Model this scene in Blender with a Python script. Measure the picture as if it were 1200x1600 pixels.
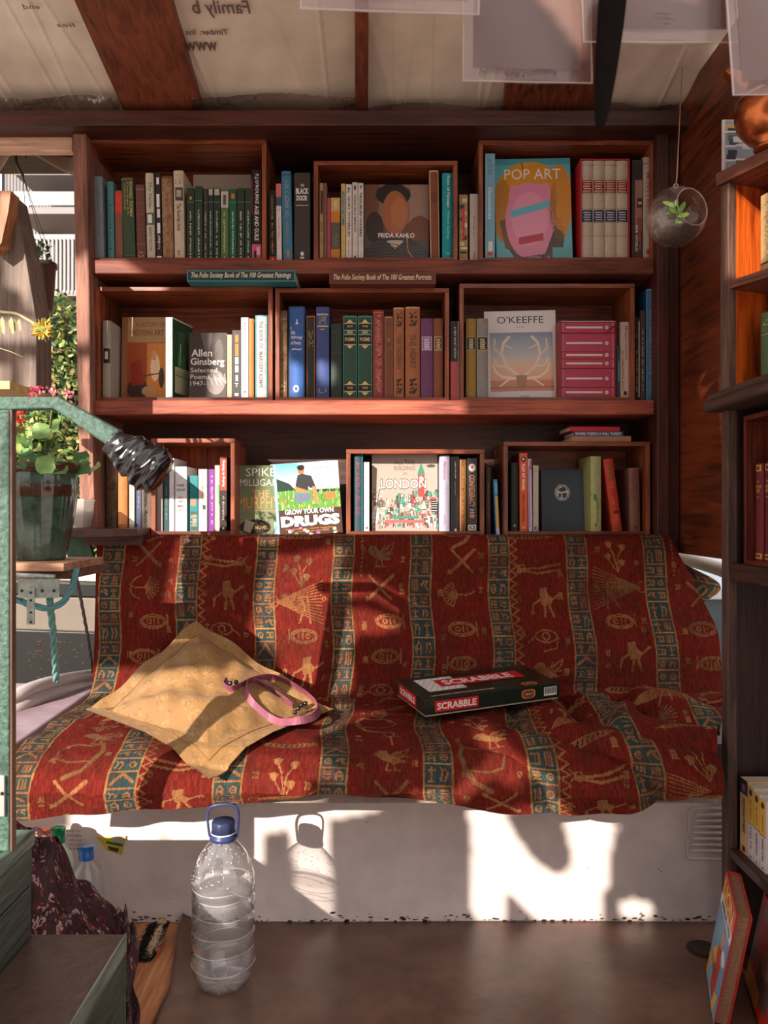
import bpy, math, random
import numpy as np
from mathutils import Vector, Matrix, noise
R = random.Random(7)
for o in list(bpy.data.objects): bpy.data.objects.remove(o)
SC = bpy.context.scene
COL = SC.collection
H, F = 0.947, 1250.0          # eye height, focal length in image units (1200x1600)

# ---------------------------------------------------------------- camera
cam_d = bpy.data.cameras.new('camera'); cam = bpy.data.objects.new('camera', cam_d); COL.objects.link(cam)
cam.location = (0, 0, H); cam.rotation_euler = (math.pi/2, 0, 0)
cam_d.sensor_fit = 'VERTICAL'; cam_d.sensor_height = 36; cam_d.lens = F/1600*36
cam_d.clip_start = 0.02; cam_d.clip_end = 200
cam_d.dof.use_dof = True; cam_d.dof.focus_distance = 2.15; cam_d.dof.aperture_fstop = 7.0
SC.camera = cam
# ---------------------------------------------------------------- light and exposure
SC.view_settings.view_transform = 'Standard'; SC.view_settings.look = 'None'
SC.view_settings.gamma = 1; SC.view_settings.use_curve_mapping = False
SC.view_settings.exposure = 0.35
SUN_DIR = Vector((0.60, 1.0, -0.45))
sun_d = bpy.data.lights.new('sun', 'SUN'); sun_d.energy = 7.4; sun_d.color = (1.0, 0.90, 0.80); sun_d.angle = math.radians(0.45)
sun = bpy.data.objects.new('sun', sun_d); COL.objects.link(sun)
sun.location = (-3, -5, 4); sun.rotation_euler = SUN_DIR.to_track_quat('-Z', 'Y').to_euler()
W = bpy.data.worlds.new('world'); SC.world = W; W.use_nodes = True
_n = W.node_tree.nodes; _l = W.node_tree.links
_bg = _n['Background']
_tc = _n.new('ShaderNodeTexCoord'); _sx = _n.new('ShaderNodeSeparateXYZ'); _cr = _n.new('ShaderNodeValToRGB')
_l.new(_tc.outputs['Generated'], _sx.inputs[0]); _l.new(_sx.outputs['Z'], _cr.inputs[0]); _l.new(_cr.outputs[0], _bg.inputs[0])
_cr.color_ramp.elements[0].position = 0.0; _cr.color_ramp.elements[0].color = (0.62, 0.50, 0.43, 1)
_cr.color_ramp.elements[1].position = 0.55; _cr.color_ramp.elements[1].color = (0.95, 0.93, 0.95, 1)
_bg.inputs[1].default_value = 1.7

def V(px, py, Y): return Vector(((px-600)*Y/F, Y, H-(py-800)*Y/F))
def X_(px, Y): return (px-600)*Y/F
def Z_(py, Y): return H-(py-800)*Y/F

# ---------------------------------------------------------------- helpers
def lin(c):
    if isinstance(c, str):
        c = c.lstrip('#'); c = tuple(int(c[i:i+2], 16)/255 for i in (0, 2, 4))
    return tuple(x/12.92 if x <= 0.04045 else ((x+0.055)/1.055)**2.4 for x in c[:3])
_M = {}
def mat(color, rough=0.6, metal=0.0, vary=0.12, scale=40.0, bump=0.0, trans=0.0, ior=1.45, coat=0.0, emit=None, spec=0.5, sheen=0.0, alpha=1.0):
    key = (color, rough, metal, vary, scale, bump, trans, ior, coat, emit, spec, sheen, alpha)
    if key in _M: return _M[key]
    m = bpy.data.materials.new('surface'); m.use_nodes = True
    nt = m.node_tree; b = nt.nodes['Principled BSDF']; c = lin(color)
    b.inputs['Base Color'].default_value = (*c, 1); b.inputs['Roughness'].default_value = rough
    b.inputs['Metallic'].default_value = metal; b.inputs['IOR'].default_value = ior
    b.inputs['Transmission Weight'].default_value = trans; b.inputs['Coat Weight'].default_value = coat
    b.inputs['Specular IOR Level'].default_value = spec; b.inputs['Sheen Weight'].default_value = sheen
    b.inputs['Alpha'].default_value = alpha
    tc = nt.nodes.new('ShaderNodeTexCoord'); no = nt.nodes.new('ShaderNodeTexNoise')
    no.inputs['Scale'].default_value = scale; no.inputs['Detail'].default_value = 6; no.inputs['Roughness'].default_value = .65
    nt.links.new(tc.outputs['Object'], no.inputs['Vector'])
    if vary:
        cr = nt.nodes.new('ShaderNodeValToRGB')
        cr.color_ramp.elements[0].position = .3; cr.color_ramp.elements[1].position = .7
        cr.color_ramp.elements[0].color = (*[x*(1-vary*1.6) for x in c], 1); cr.color_ramp.elements[1].color = (*[min(1, x*(1+vary)) for x in c], 1)
        nt.links.new(no.outputs['Fac'], cr.inputs[0]); nt.links.new(cr.outputs[0], b.inputs['Base Color'])
    if bump:
        bp = nt.nodes.new('ShaderNodeBump'); bp.inputs['Strength'].default_value = bump; bp.inputs['Distance'].default_value = .004
        nt.links.new(no.outputs['Fac'], bp.inputs['Height']); nt.links.new(bp.outputs[0], b.inputs['Normal'])
    _M[key] = m; return m

def wood(dark, light, axis='x', rough=0.45, scale=1.0, bump=0.35, spec=0.5):
    key = ('wood', dark, light, axis, rough, scale, bump)
    if key in _M: return _M[key]
    m = bpy.data.materials.new('wood_grain'); m.use_nodes = True
    nt = m.node_tree; b = nt.nodes['Principled BSDF']
    b.inputs['Specular IOR Level'].default_value = spec
    tc = nt.nodes.new('ShaderNodeTexCoord'); mp = nt.nodes.new('ShaderNodeMapping')
    s = {'x': (1.6, 22, 22), 'y': (22, 1.6, 22), 'z': (22, 22, 1.6)}[axis]
    mp.inputs['Scale'].default_value = tuple(q*scale for q in s)
    nt.links.new(tc.outputs['Object'], mp.inputs[0])
    n1 = nt.nodes.new('ShaderNodeTexNoise'); n1.inputs['Scale'].default_value = 3.4; n1.inputs['Detail'].default_value = 8; n1.inputs['Roughness'].default_value = .62; n1.inputs['Distortion'].default_value = .8
    nt.links.new(mp.outputs[0], n1.inputs['Vector'])
    n2 = nt.nodes.new('ShaderNodeTexNoise'); n2.inputs['Scale'].default_value = 3.5; n2.inputs['Detail'].default_value = 4
    nt.links.new(tc.outputs['Object'], n2.inputs['Vector'])
    ad = nt.nodes.new('ShaderNodeMath'); ad.operation = 'MULTIPLY_ADD'; ad.inputs[1].default_value = .6
    nt.links.new(n2.outputs['Fac'], ad.inputs[0]); nt.links.new(n1.outputs['Fac'], ad.inputs[2])
    cr = nt.nodes.new('ShaderNodeValToRGB'); e = cr.color_ramp.elements
    e[0].position = .6; e[0].color = (*[q*.75 for q in lin(dark)], 1); e[1].position = .95; e[1].color = (*[min(1, q*1.08) for q in lin(light)], 1)
    nt.links.new(ad.outputs[0], cr.inputs[0]); nt.links.new(cr.outputs[0], b.inputs['Base Color'])
    b.inputs['Roughness'].default_value = rough
    bp = nt.nodes.new('ShaderNodeBump'); bp.inputs['Strength'].default_value = bump; bp.inputs['Distance'].default_value = .003
    nt.links.new(n1.outputs['Fac'], bp.inputs['Height']); nt.links.new(bp.outputs[0], b.inputs['Normal'])
    _M[key] = m; return m

def attr_mat(rough=0.5, sheen=0.0, bump=0.0, spec=0.5, bscale=(600, 600, 60)):
    key = ('attr', rough, sheen, bump, spec)
    if key in _M: return _M[key]
    m = bpy.data.materials.new('printed_surface'); m.use_nodes = True
    nt = m.node_tree; b = nt.nodes['Principled BSDF']
    a = nt.nodes.new('ShaderNodeAttribute'); a.attribute_name = 'Col'
    nt.links.new(a.outputs['Color'], b.inputs['Base Color'])
    b.inputs['Roughness'].default_value = rough; b.inputs['Sheen Weight'].default_value = sheen; b.inputs['Specular IOR Level'].default_value = spec
    if bump:
        tc = nt.nodes.new('ShaderNodeTexCoord'); mp = nt.nodes.new('ShaderNodeMapping'); mp.inputs['Scale'].default_value = bscale
        no = nt.nodes.new('ShaderNodeTexNoise'); no.inputs['Scale'].default_value = 1; no.inputs['Detail'].default_value = 3
        bp = nt.nodes.new('ShaderNodeBump'); bp.inputs['Strength'].default_value = bump; bp.inputs['Distance'].default_value = .003
        nt.links.new(tc.outputs['Object'], mp.inputs[0]); nt.links.new(mp.outputs[0], no.inputs[0])
        nt.links.new(no.outputs['Fac'], bp.inputs['Height']); nt.links.new(bp.outputs[0], b.inputs['Normal'])
    _M[key] = m; return m

def film(color, opacity, rough=0.15, gloss=0.25):
    """clear plastic film or bottle skin: mostly see-through, with a soft shine"""
    key = ('film', color, opacity, rough, gloss)
    if key in _M: return _M[key]
    m = bpy.data.materials.new('clear_plastic'); m.use_nodes = True; nt = m.node_tree
    for n in list(nt.nodes): nt.nodes.remove(n)
    out = nt.nodes.new('ShaderNodeOutputMaterial'); tr = nt.nodes.new('ShaderNodeBsdfTransparent')
    df = nt.nodes.new('ShaderNodeBsdfDiffuse'); df.inputs[0].default_value = (*lin(color), 1)
    gl = nt.nodes.new('ShaderNodeBsdfGlossy'); gl.inputs['Roughness'].default_value = rough
    lw = nt.nodes.new('ShaderNodeLayerWeight'); lw.inputs[0].default_value = .5
    pw = nt.nodes.new('ShaderNodeMath'); pw.operation = 'POWER'; pw.inputs[1].default_value = 2.5
    mu = nt.nodes.new('ShaderNodeMath'); mu.operation = 'MULTIPLY_ADD'; mu.inputs[1].default_value = gloss*1.6; mu.inputs[2].default_value = gloss*.12
    nt.links.new(lw.outputs['Facing'], pw.inputs[0]); nt.links.new(pw.outputs[0], mu.inputs[0])
    m1 = nt.nodes.new('ShaderNodeMixShader'); m1.inputs[0].default_value = opacity
    m2 = nt.nodes.new('ShaderNodeMixShader')
    nt.links.new(tr.outputs[0], m1.inputs[1]); nt.links.new(df.outputs[0], m1.inputs[2])
    nt.links.new(mu.outputs[0], m2.inputs[0]); nt.links.new(m1.outputs[0], m2.inputs[1]); nt.links.new(gl.outputs[0], m2.inputs[2])
    nt.links.new(m2.outputs[0], out.inputs[0])
    _M[key] = m; return m

class MB:
    def __init__(s): s.v = []; s.f = []; s.mi = []; s.sm = []; s.mats = []
    def add(s, verts, faces, m, smooth=False):
        if m not in s.mats: s.mats.append(m)
        k = s.mats.index(m); o = len(s.v); s.v += [tuple(v) for v in verts]
        for f in faces: s.f.append(tuple(i+o for i in f)); s.mi.append(k); s.sm.append(smooth)
        return s
    def hexa(s, p, m):  # p: 8 corners, bottom 0-3 ccw, top 4-7
        return s.add(p, [(0, 3, 2, 1), (4, 5, 6, 7), (0, 1, 5, 4), (1, 2, 6, 5), (2, 3, 7, 6), (3, 0, 4, 7)], m)
    def box(s, x0, x1, y0, y1, z0, z1, m):
        return s.hexa([(x0, y0, z0), (x1, y0, z0), (x1, y1, z0), (x0, y1, z0), (x0, y0, z1), (x1, y0, z1), (x1, y1, z1), (x0, y1, z1)], m)
    def obox(s, o, a, b, c, m):
        o, a, b, c = map(Vector, (o, a, b, c))
        return s.hexa([o, o+a, o+a+b, o+b, o+c, o+a+c, o+a+b+c, o+b+c], m)
    def prism(s, poly, vec, m):  # poly 3d points, extruded by vec
        n = len(poly); p = [Vector(q) for q in poly]; v = Vector(vec)
        return s.add(p+[q+v for q in p], [tuple(range(n))[::-1], tuple(range(n, 2*n))]+[(i, (i+1) % n, n+(i+1) % n, n+i) for i in range(n)], m)
    def tube(s, pts, r, m, n=8, closed=False, caps=True, flat=None):
        P = [Vector(p) for p in pts]; L = len(P); rs = r if isinstance(r, (list, tuple)) else [r]*L
        vs = []; up = None
        for i in range(L):
            a = P[(i-1) % L] if (closed or i > 0) else P[i]; b = P[(i+1) % L] if (closed or i < L-1) else P[i]
            t = (b-a).normalized()
            if up is None: up = t.orthogonal().normalized()
            up = (up-t*up.dot(t)).normalized(); w = t.cross(up)
            for k in range(n):
                an = 2*math.pi*k/n; vs.append(P[i]+up*math.cos(an)*rs[i]+w*math.sin(an)*rs[i]*(flat or 1))
        fs = []
        for i in range(L if closed else L-1):
            j = (i+1) % L
            for k in range(n): fs.append((i*n+k, i*n+(k+1) % n, j*n+(k+1) % n, j*n+k))
        if caps and not closed: fs += [tuple(range(n))[::-1], tuple(range((L-1)*n, L*n))]
        return s.add(vs, fs, m, True)
    def lathe(s, prof, c, m, n=32, axis=None, warp=None, cap0=False, cap1=False):
        vs = []; c = Vector(c); q = (Vector(axis).to_track_quat('Z', 'Y') if axis else None)
        for (r, z) in prof:
            for k in range(n):
                an = 2*math.pi*k/n; rr = r*(warp(an, z) if warp else 1)
                p = Vector((rr*math.cos(an), rr*math.sin(an), z)); vs.append(c+(q@p if q else p))
        fs = []
        for i in range(len(prof)-1):
            for k in range(n): fs.append((i*n+k, i*n+(k+1) % n, (i+1)*n+(k+1) % n, (i+1)*n+k))
        if cap0: fs.append(tuple(range(n))[::-1])
        if cap1: fs.append(tuple(range((len(prof)-1)*n, len(prof)*n)))
        return s.add(vs, fs, m, True)
    def grid(s, fn, nu, nv, m, smooth=True):
        vs = [fn(i/nu, j/nv) for j in range(nv+1) for i in range(nu+1)]
        return s.add(vs, [(j*(nu+1)+i, j*(nu+1)+i+1, (j+1)*(nu+1)+i+1, (j+1)*(nu+1)+i) for j in range(nv) for i in range(nu)], m, smooth)
    def ball(s, c, r, m, n=12, sx=1, sy=1, sz=1):
        c = Vector(c); vs = []; nv = n//2+1
        for j in range(nv):
            th = math.pi*j/(nv-1)
            for k in range(n):
                a = 2*math.pi*k/n; vs.append(c+Vector((math.sin(th)*math.cos(a)*sx, math.sin(th)*math.sin(a)*sy, math.cos(th)*sz))*r)
        return s.add(vs, [(j*n+k, (j+1)*n+k, (j+1)*n+(k+1) % n, j*n+(k+1) % n) for j in range(nv-1) for k in range(n)], m, True)
    def build(s, name, parent=None, bevel=0.0, solid=0.0, subsurf=0):
        me = bpy.data.meshes.new(name); me.from_pydata(s.v, [], s.f)
        for m in s.mats: me.materials.append(m)
        me.polygons.foreach_set('material_index', s.mi); me.polygons.foreach_set('use_smooth', s.sm)
        me.update()
        o = bpy.data.objects.new(name, me); COL.objects.link(o)
        if parent: o.parent = parent
        if solid: q = o.modifiers.new('thick', 'SOLIDIFY'); q.thickness = solid; q.offset = 0
        if subsurf: q = o.modifiers.new('smooth', 'SUBSURF'); q.levels = subsurf; q.render_levels = subsurf
        if bevel: q = o.modifiers.new('edge', 'BEVEL'); q.width = bevel; q.segments = 2; q.limit_method = 'ANGLE'; q.angle_limit = .7
        return o

def thing(name, label, cat, loc=(0, 0, 0), group=None):
    o = bpy.data.objects.new(name, None); COL.objects.link(o); o.location = loc; o.empty_display_size = .02
    o['label'] = label; o['category'] = cat
    if group: o['group'] = group
    return o
def tag(o, label, cat, group=None):
    o['label'] = label; o['category'] = cat
    if group: o['group'] = group
    return o
def struct(o): o['kind'] = 'structure'; return o
def shift(mb, loc):
    loc = Vector(loc); mb.v = [tuple(Vector(v)-loc) for v in mb.v]; return mb

_TXT = {}
def text_geo(s, bold=0.0, shear=0.0):
    """letters as flat faces, scaled to the unit square"""
    k = (s, bold, shear)
    if k in _TXT: return _TXT[k]
    cu = bpy.data.curves.new('t', 'FONT'); cu.body = s; cu.size = 1; cu.offset = bold; cu.shear = shear; cu.resolution_u = 2
    cu.align_x = 'CENTER'
    ob = bpy.data.objects.new('t', cu); COL.objects.link(ob)
    dg = bpy.context.evaluated_depsgraph_get(); me = ob.evaluated_get(dg).to_mesh()
    vs = [(v.co.x, v.co.y) for v in me.vertices]; fs = [tuple(p.vertices) for p in me.polygons]
    ob.evaluated_get(dg).to_mesh_clear(); bpy.data.objects.remove(ob); bpy.data.curves.remove(cu)
    if not vs: vs = [(0, 0), (1, 0), (1, 1)]; fs = []
    x0 = min(v[0] for v in vs); x1 = max(v[0] for v in vs); y0 = min(v[1] for v in vs); y1 = max(v[1] for v in vs)
    vs = [((x-x0)/max(x1-x0, 1e-6), (y-y0)/max(y1-y0, 1e-6)) for x, y in vs]
    _TXT[k] = (vs, fs); return _TXT[k]
def put_text(mb, s, fn, m, bold=0.01, shear=0.0):
    """fn(u, v) maps the unit square to 3d"""
    vs, fs = text_geo(s, bold, shear); mb.add([fn(u, v) for u, v in vs], fs, m)

# ---------------------------------------------------------------- picture canvas, colours per face
class Canvas:
    def __init__(s, w, h, c): s.w, s.h = w, h; s.a = np.empty((h, w, 3)); s.a[:] = lin(c)
    def _bb(s, x0, x1, y0, y1):
        x0 = max(0, int(x0*s.w)-1); x1 = min(s.w, int(x1*s.w)+2); y0 = max(0, int(y0*s.h)-1); y1 = min(s.h, int(y1*s.h)+2)
        if x1 <= x0 or y1 <= y0: return None
        ys, xs = np.mgrid[y0:y1, x0:x1]; return slice(y0, y1), slice(x0, x1), (xs+.5)/s.w, (ys+.5)/s.h
    def poly(s, pts, c):
        b = s._bb(min(p[0] for p in pts), max(p[0] for p in pts), min(p[1] for p in pts), max(p[1] for p in pts))
        if b is None: return
        sy, sx, X, Y = b; m = np.zeros(X.shape, bool)
        for (xa, ya), (xb, yb) in zip(pts, pts[1:]+pts[:1]):
            if ya == yb: continue
            m ^= ((Y < ya) != (Y < yb)) & (X < xa+(Y-ya)*(xb-xa)/(yb-ya))
        s.a[sy, sx][m] = lin(c)
    def rect(s, x0, y0, x1, y1, c): s.poly([(x0, y0), (x1, y0), (x1, y1), (x0, y1)], c)
    def ell(s, cx, cy, rx, ry, c):
        b = s._bb(cx-rx, cx+rx, cy-ry, cy+ry)
        if b is None: return
        sy, sx, X, Y = b; s.a[sy, sx][((X-cx)/rx)**2+((Y-cy)/ry)**2 < 1] = lin(c)
    def line(s, pts, w, c):  # w in pixels
        col = lin(c); wx = w/s.w; wy = w/s.h
        for (xa, ya), (xb, yb) in zip(pts, pts[1:]):
            b = s._bb(min(xa, xb)-wx, max(xa, xb)+wx, min(ya, yb)-wy, max(ya, yb)+wy)
            if b is None: continue
            sy, sx, X, Y = b; X = X*s.w; Y = Y*s.h; ax, ay, bx, by = xa*s.w, ya*s.h, xb*s.w, yb*s.h
            dx, dy = bx-ax, by-ay; L = dx*dx+dy*dy or 1e-9
            t = np.clip(((X-ax)*dx+(Y-ay)*dy)/L, 0, 1)
            s.a[sy, sx][(X-ax-t*dx)**2+(Y-ay-t*dy)**2 < (w/2)**2] = col
    def ring(s, cx, cy, rx, ry, w, c, a0=0, a1=360):
        n = 20; s.line([(cx+rx*math.cos(math.radians(a0+(a1-a0)*i/n)), cy+ry*math.sin(math.radians(a0+(a1-a0)*i/n))) for i in range(n+1)], w, c)
    def grad(s, y0, y1, c0, c1, x0=0, x1=1):
        a, b = np.array(lin(c0)), np.array(lin(c1)); i0, i1 = int(y0*s.h), max(int(y0*s.h)+1, int(round(y1*s.h)))
        for i in range(i0, min(i1, s.h)):
            t = (i-i0)/max(1, i1-i0-1); s.a[i, int(x0*s.w):int(x1*s.w)] = a*(1-t)+b*t
    def mottle(s, amt, seed=1):
        rs = np.random.RandomState(seed); s.a *= 1+amt*(rs.rand(s.h, s.w, 1)-.5)
    def plane(s, name, parent, P, U, Vd, m):
        """face grid spanning corner P (top left), U (to the right), Vd (down)"""
        us = np.linspace(0, 1, s.w+1); vs = np.linspace(0, 1, s.h+1); P, U, Vd = map(np.array, (P, U, Vd))
        co = (P+vs[:, None, None]*Vd+us[None, :, None]*U).reshape(-1, 3)
        return face_grid(name, parent, co, s.w, s.h, s.a.reshape(-1, 3), m)
def face_grid(name, parent, co, w, h, cols, m, smooth=False, flip=False):
    i = np.arange(w*h); r, c = i//w, i % w; a = r*(w+1)+c
    f = np.stack([a, a+w+1, a+w+2, a+1], 1).astype(np.int32)
    if flip: f = f[:, ::-1]
    me = bpy.data.meshes.new(name); me.vertices.add(len(co)); me.vertices.foreach_set('co', np.asarray(co, np.float32).ravel())
    me.loops.add(w*h*4); me.loops.foreach_set('vertex_index', f.ravel())
    me.polygons.add(w*h); me.polygons.foreach_set('loop_start', np.arange(0, w*h*4, 4, dtype=np.int32))
    me.polygons.foreach_set('use_smooth', np.full(w*h, smooth)); me.update(calc_edges=True)
    at = me.attributes.new('Col', 'FLOAT_COLOR', 'FACE'); at.data.foreach_set('color', np.hstack([np.clip(cols, 0, 1), np.ones((w*h, 1))]).astype(np.float32).ravel())
    me.materials.append(m); o = bpy.data.objects.new(name, me); COL.objects.link(o)
    if parent: o.parent = parent
    return o
# ---------------------------------------------------------------- palette
W_DARK = wood('2e140e', '4e241a', 'x'); W_DARKZ = wood('32180f', '56281e', 'z'); W_DARKY = wood('32180f', '502a1e', 'y')
W_CR = wood('4c2012', '924a2a', 'x', .4); W_CRZ = wood('56260f', '9c5230', 'z', .4); W_CRY = wood('4c2012', '8c482c', 'y', .4)
W_SHELF = wood('742e20', 'b05c42', 'x', .6, 1, .8)
W_POST = wood('6a4438', '9c6a58', 'z', .7, 1, .9)
W_RED = wood('6a2410', 'a8481c', 'z', .3); W_REDW = wood('4c2014', '7c3a20', 'x', .35)
W_PALE = wood('b08468', 'd8b096', 'x', .7)
M_BLACK = mat('17110f', .5)

# ---------------------------------------------------------------- added unseen panel behind the viewer, holes shaped to cast the sun patches
WY = -0.8
def back(p):  # where the ray to point p crosses the added mask panel
    t = p.y-WY; return (p.x-0.6*t, p.z+0.45*t)
def onY(Y): return lambda x, y: V(x, y, Y)
def onZ(z): return lambda x, y: V(x, y, (H-z)*F/(y-800))
def onX(X): return lambda x, y: V(x, y, X*F/(x-600))
LIT = [
 (onY(2.27), [(138, 405), (190, 405), (228, 430), (138, 430)]),
 (onY(2.25), [(108, 405), (142, 405), (146, 530), (118, 540)]),
 (onY(2.28), [(150, 436), (258, 440), (250, 456), (150, 456)]),
 (onY(2.31), [(215, 490), (272, 490), (272, 622), (248, 622), (235, 596), (215, 590)]),
 (onY(2.31), [(320, 515), (352, 480), (424, 480), (424, 624), (318, 624), (326, 560)]),
 (onY(2.31), [(431, 500), (440, 500), (450, 560), (450, 624), (431, 624)]),
 (onY(2.30), [(452, 562), (472, 572), (470, 618), (452, 620)]),
 (onY(2.30), [(496, 562), (512, 566), (526, 575), (524, 595), (505, 600), (496, 585)]),
 (onY(2.27), [(142, 620), (726, 626), (726, 652), (142, 652)]),
 (onY(2.25), [(124, 560), (146, 560), (140, 660), (128, 640)]),
 (onY(2.30), [(235, 680), (368, 680), (368, 800), (340, 838), (235, 838)]),
 (onY(2.31), [(388, 690), (400, 690), (424, 700), (404, 800), (392, 838), (378, 838)]),
 (onY(2.31), [(424, 660), (700, 660), (700, 840), (404, 840), (404, 800)]),
 (onY(2.31), [(718, 700), (738, 730), (728, 790), (716, 838)]),
 (onY(2.34), [(146, 700), (236, 700), (236, 800), (222, 840), (190, 838), (160, 800)]),
 (onY(2.18), [(150, 1050), (260, 1049), (240, 1095), (150, 1095)]),
 (onY(2.19), [(415, 864), (450, 862), (470, 856), (500, 850), (530, 850), (522, 900), (516, 1000), (545, 1110), (470, 1098), (448, 1026), (396, 997), (402, 930)]),
 (onY(2.235), [(300, 838), (440, 838), (440, 848), (300, 848)]),
 (onY(2.19), [(547, 950), (596, 958), (622, 972), (630, 988), (596, 996), (570, 996), (556, 1018), (566, 1046), (575, 1090), (514, 1108), (512, 1060), (540, 1010)]),
 (onY(2.19), [(368, 980), (378, 964), (378, 992)]),
 (onY(2.03), [(150, 1066), (280, 1056), (440, 1064), (560, 1104), (560, 1122), (150, 1122)]),
 (onY(2.1), [(-40, 1050), (150, 1050), (150, 1110), (-40, 1180)]),
 (onZ(.455), [(0, 1100), (150, 1100), (600, 1112), (548, 1130), (486, 1152), (482, 1206), (0, 1206)]),
 (onY(1.63), [(-60, 1180), (200, 1180), (206, 1296), (-60, 1296)]),
 (onY(1.63), [(262, 1180), (478, 1180), (494, 1250), (262, 1300)]),
 (onZ(.45), [(744, 1140), (772, 1132), (800, 1172), (826, 1214), (760, 1196)]),
 (onY(1.63), [(760, 1180), (805, 1180), (824, 1240), (775, 1216), (735, 1256), (706, 1256), (738, 1206)]),
 (onY(1.63), [(842, 1206), (868, 1212), (874, 1248), (916, 1284), (856, 1284), (855, 1236)]),
 (onY(1.85), [(92, 1296), (245, 1250), (258, 1340), (120, 1340)]),
 (onY(1.85), [(262, 1250), (414, 1252), (408, 1296), (412, 1350), (386, 1352), (366, 1352), (262, 1352)]),
 (onY(1.85), [(443, 1250), (510, 1238), (512, 1340), (520, 1360), (528, 1452), (470, 1452), (462, 1392), (458, 1352)]),
 (onY(1.85), [(728, 1250), (780, 1250), (800, 1296), (830, 1340), (860, 1362), (880, 1364), (892, 1352), (894, 1338), (884, 1300), (880, 1270), (946, 1270), (960, 1302), (950, 1345), (950, 1384), (943, 1392), (943, 1438), (836, 1438), (792, 1394), (788, 1440), (745, 1440), (736, 1420), (736, 1376), (738, 1330)]),
 (onY(1.85), [(966, 1412), (985, 1404), (1014, 1408), (1020, 1424), (1012, 1436), (972, 1434)]),
 (onY(1.72), [(1134, 300), (1160, 300), (1200, 322), (1200, 440), (1134, 450)]),
 (onY(1.72), [(1136, 464), (1198, 516), (1198, 590), (1136, 570)]),
 (onX(.84), [(1092, 590), (1118, 572), (1128, 600), (1128, 720), (1104, 700)]),
 (onY(1.72), [(-40, 600), (50, 600), (40, 700), (36, 860), (-40, 870)]),
 (onY(1.75), [(20, 600), (96, 610), (84, 722), (20, 722)]),
 (onY(1.65), [(-40, 866), (56, 866), (50, 898), (-40, 910)]),
 (onY(1.33), [(-90, 600), (80, 600), (180, 668), (270, 730), (262, 752), (200, 720), (80, 652), (18, 660), (8, 1240), (-90, 1240)]),
]
def build_sun_mask():
    x0, x1, z0, z1, st = -2.75, 0.05, 0.0, 3.1, 0.008
    nx, nz = int((x1-x0)/st), int((z1-z0)/st)
    Z, X = np.mgrid[0:nz, 0:nx]; X = x0+(X+.5)*st; Z = z0+(Z+.5)*st; hole = np.zeros(X.shape, bool)
    for fn, pl in LIT:
        pts = []
        for (xa, ya), (xb, yb) in zip(pl, pl[1:]+pl[:1]): pts.append(back(fn(xa, ya)))
        m = np.zeros(X.shape, bool)
        for (xa, ya), (xb, yb) in zip(pts, pts[1:]+pts[:1]):
            if ya != yb: m ^= ((Z < ya) != (Z < yb)) & (X < xa+(Z-ya)*(xb-xa)/(yb-ya))
        hole |= m
    mb = MB(); wd = mat('6b4a3c', .8)
    runs = {}
    for j in range(nz):
        i = 0; cur = {}
        while i < nx:
            if hole[j, i]: i += 1; continue
            k = i
            while k < nx and not hole[j, k]: k += 1
            cur[(i, k)] = runs.pop((i, k), j); i = k
        for (a, b), js in runs.items(): mb.box(x0+a*st, x0+b*st, WY-.004, WY, z0+js*st, z0+j*st, wd)
        runs = cur
    for (a, b), js in runs.items(): mb.box(x0+a*st, x0+b*st, WY-.004, WY, z0+js*st, z0+nz*st, wd)
    struct(mb.build('sun_mask'))
build_sun_mask()

# ---------------------------------------------------------------- ceiling, beams, floor, right wall
def roofz(Y): return 2.106+.176*(2.3-Y)
def onroof(px, py, dz=0):
    Y = (2.106-H+.176*2.3+dz)/((800-py)/F+.176); return V(px, py, Y)
mb = MB(); foil = mat('e2d2c0', .34, 0, .10, 6, .5)
RIDGES = [(R.uniform(-1.2, 1.1), R.uniform(-.1, .25)) for _ in range(26)]
def cf(u, v):
    Y = .745+(2.42-.745)*v; X = -1.9+3.3*u
    w = math.exp(-((Y-2.22)/.09)**2)
    return (X, Y, roofz(Y)+.010*math.sin(X*5+1)*v-.010*w*(.5+.5*math.sin(X*9+2*math.sin(X*4)))+.0010*math.sin(X*70+3*math.sin(Y*9))*(.3+.7*v)-sum(.0035*math.exp(-((X-xk-sk*(Y-2.2))/.0035)**2) for xk, sk in RIDGES))
mb.grid(cf, 900, 50, foil)
ceil = struct(mb.build('ceiling', solid=.006))
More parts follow.
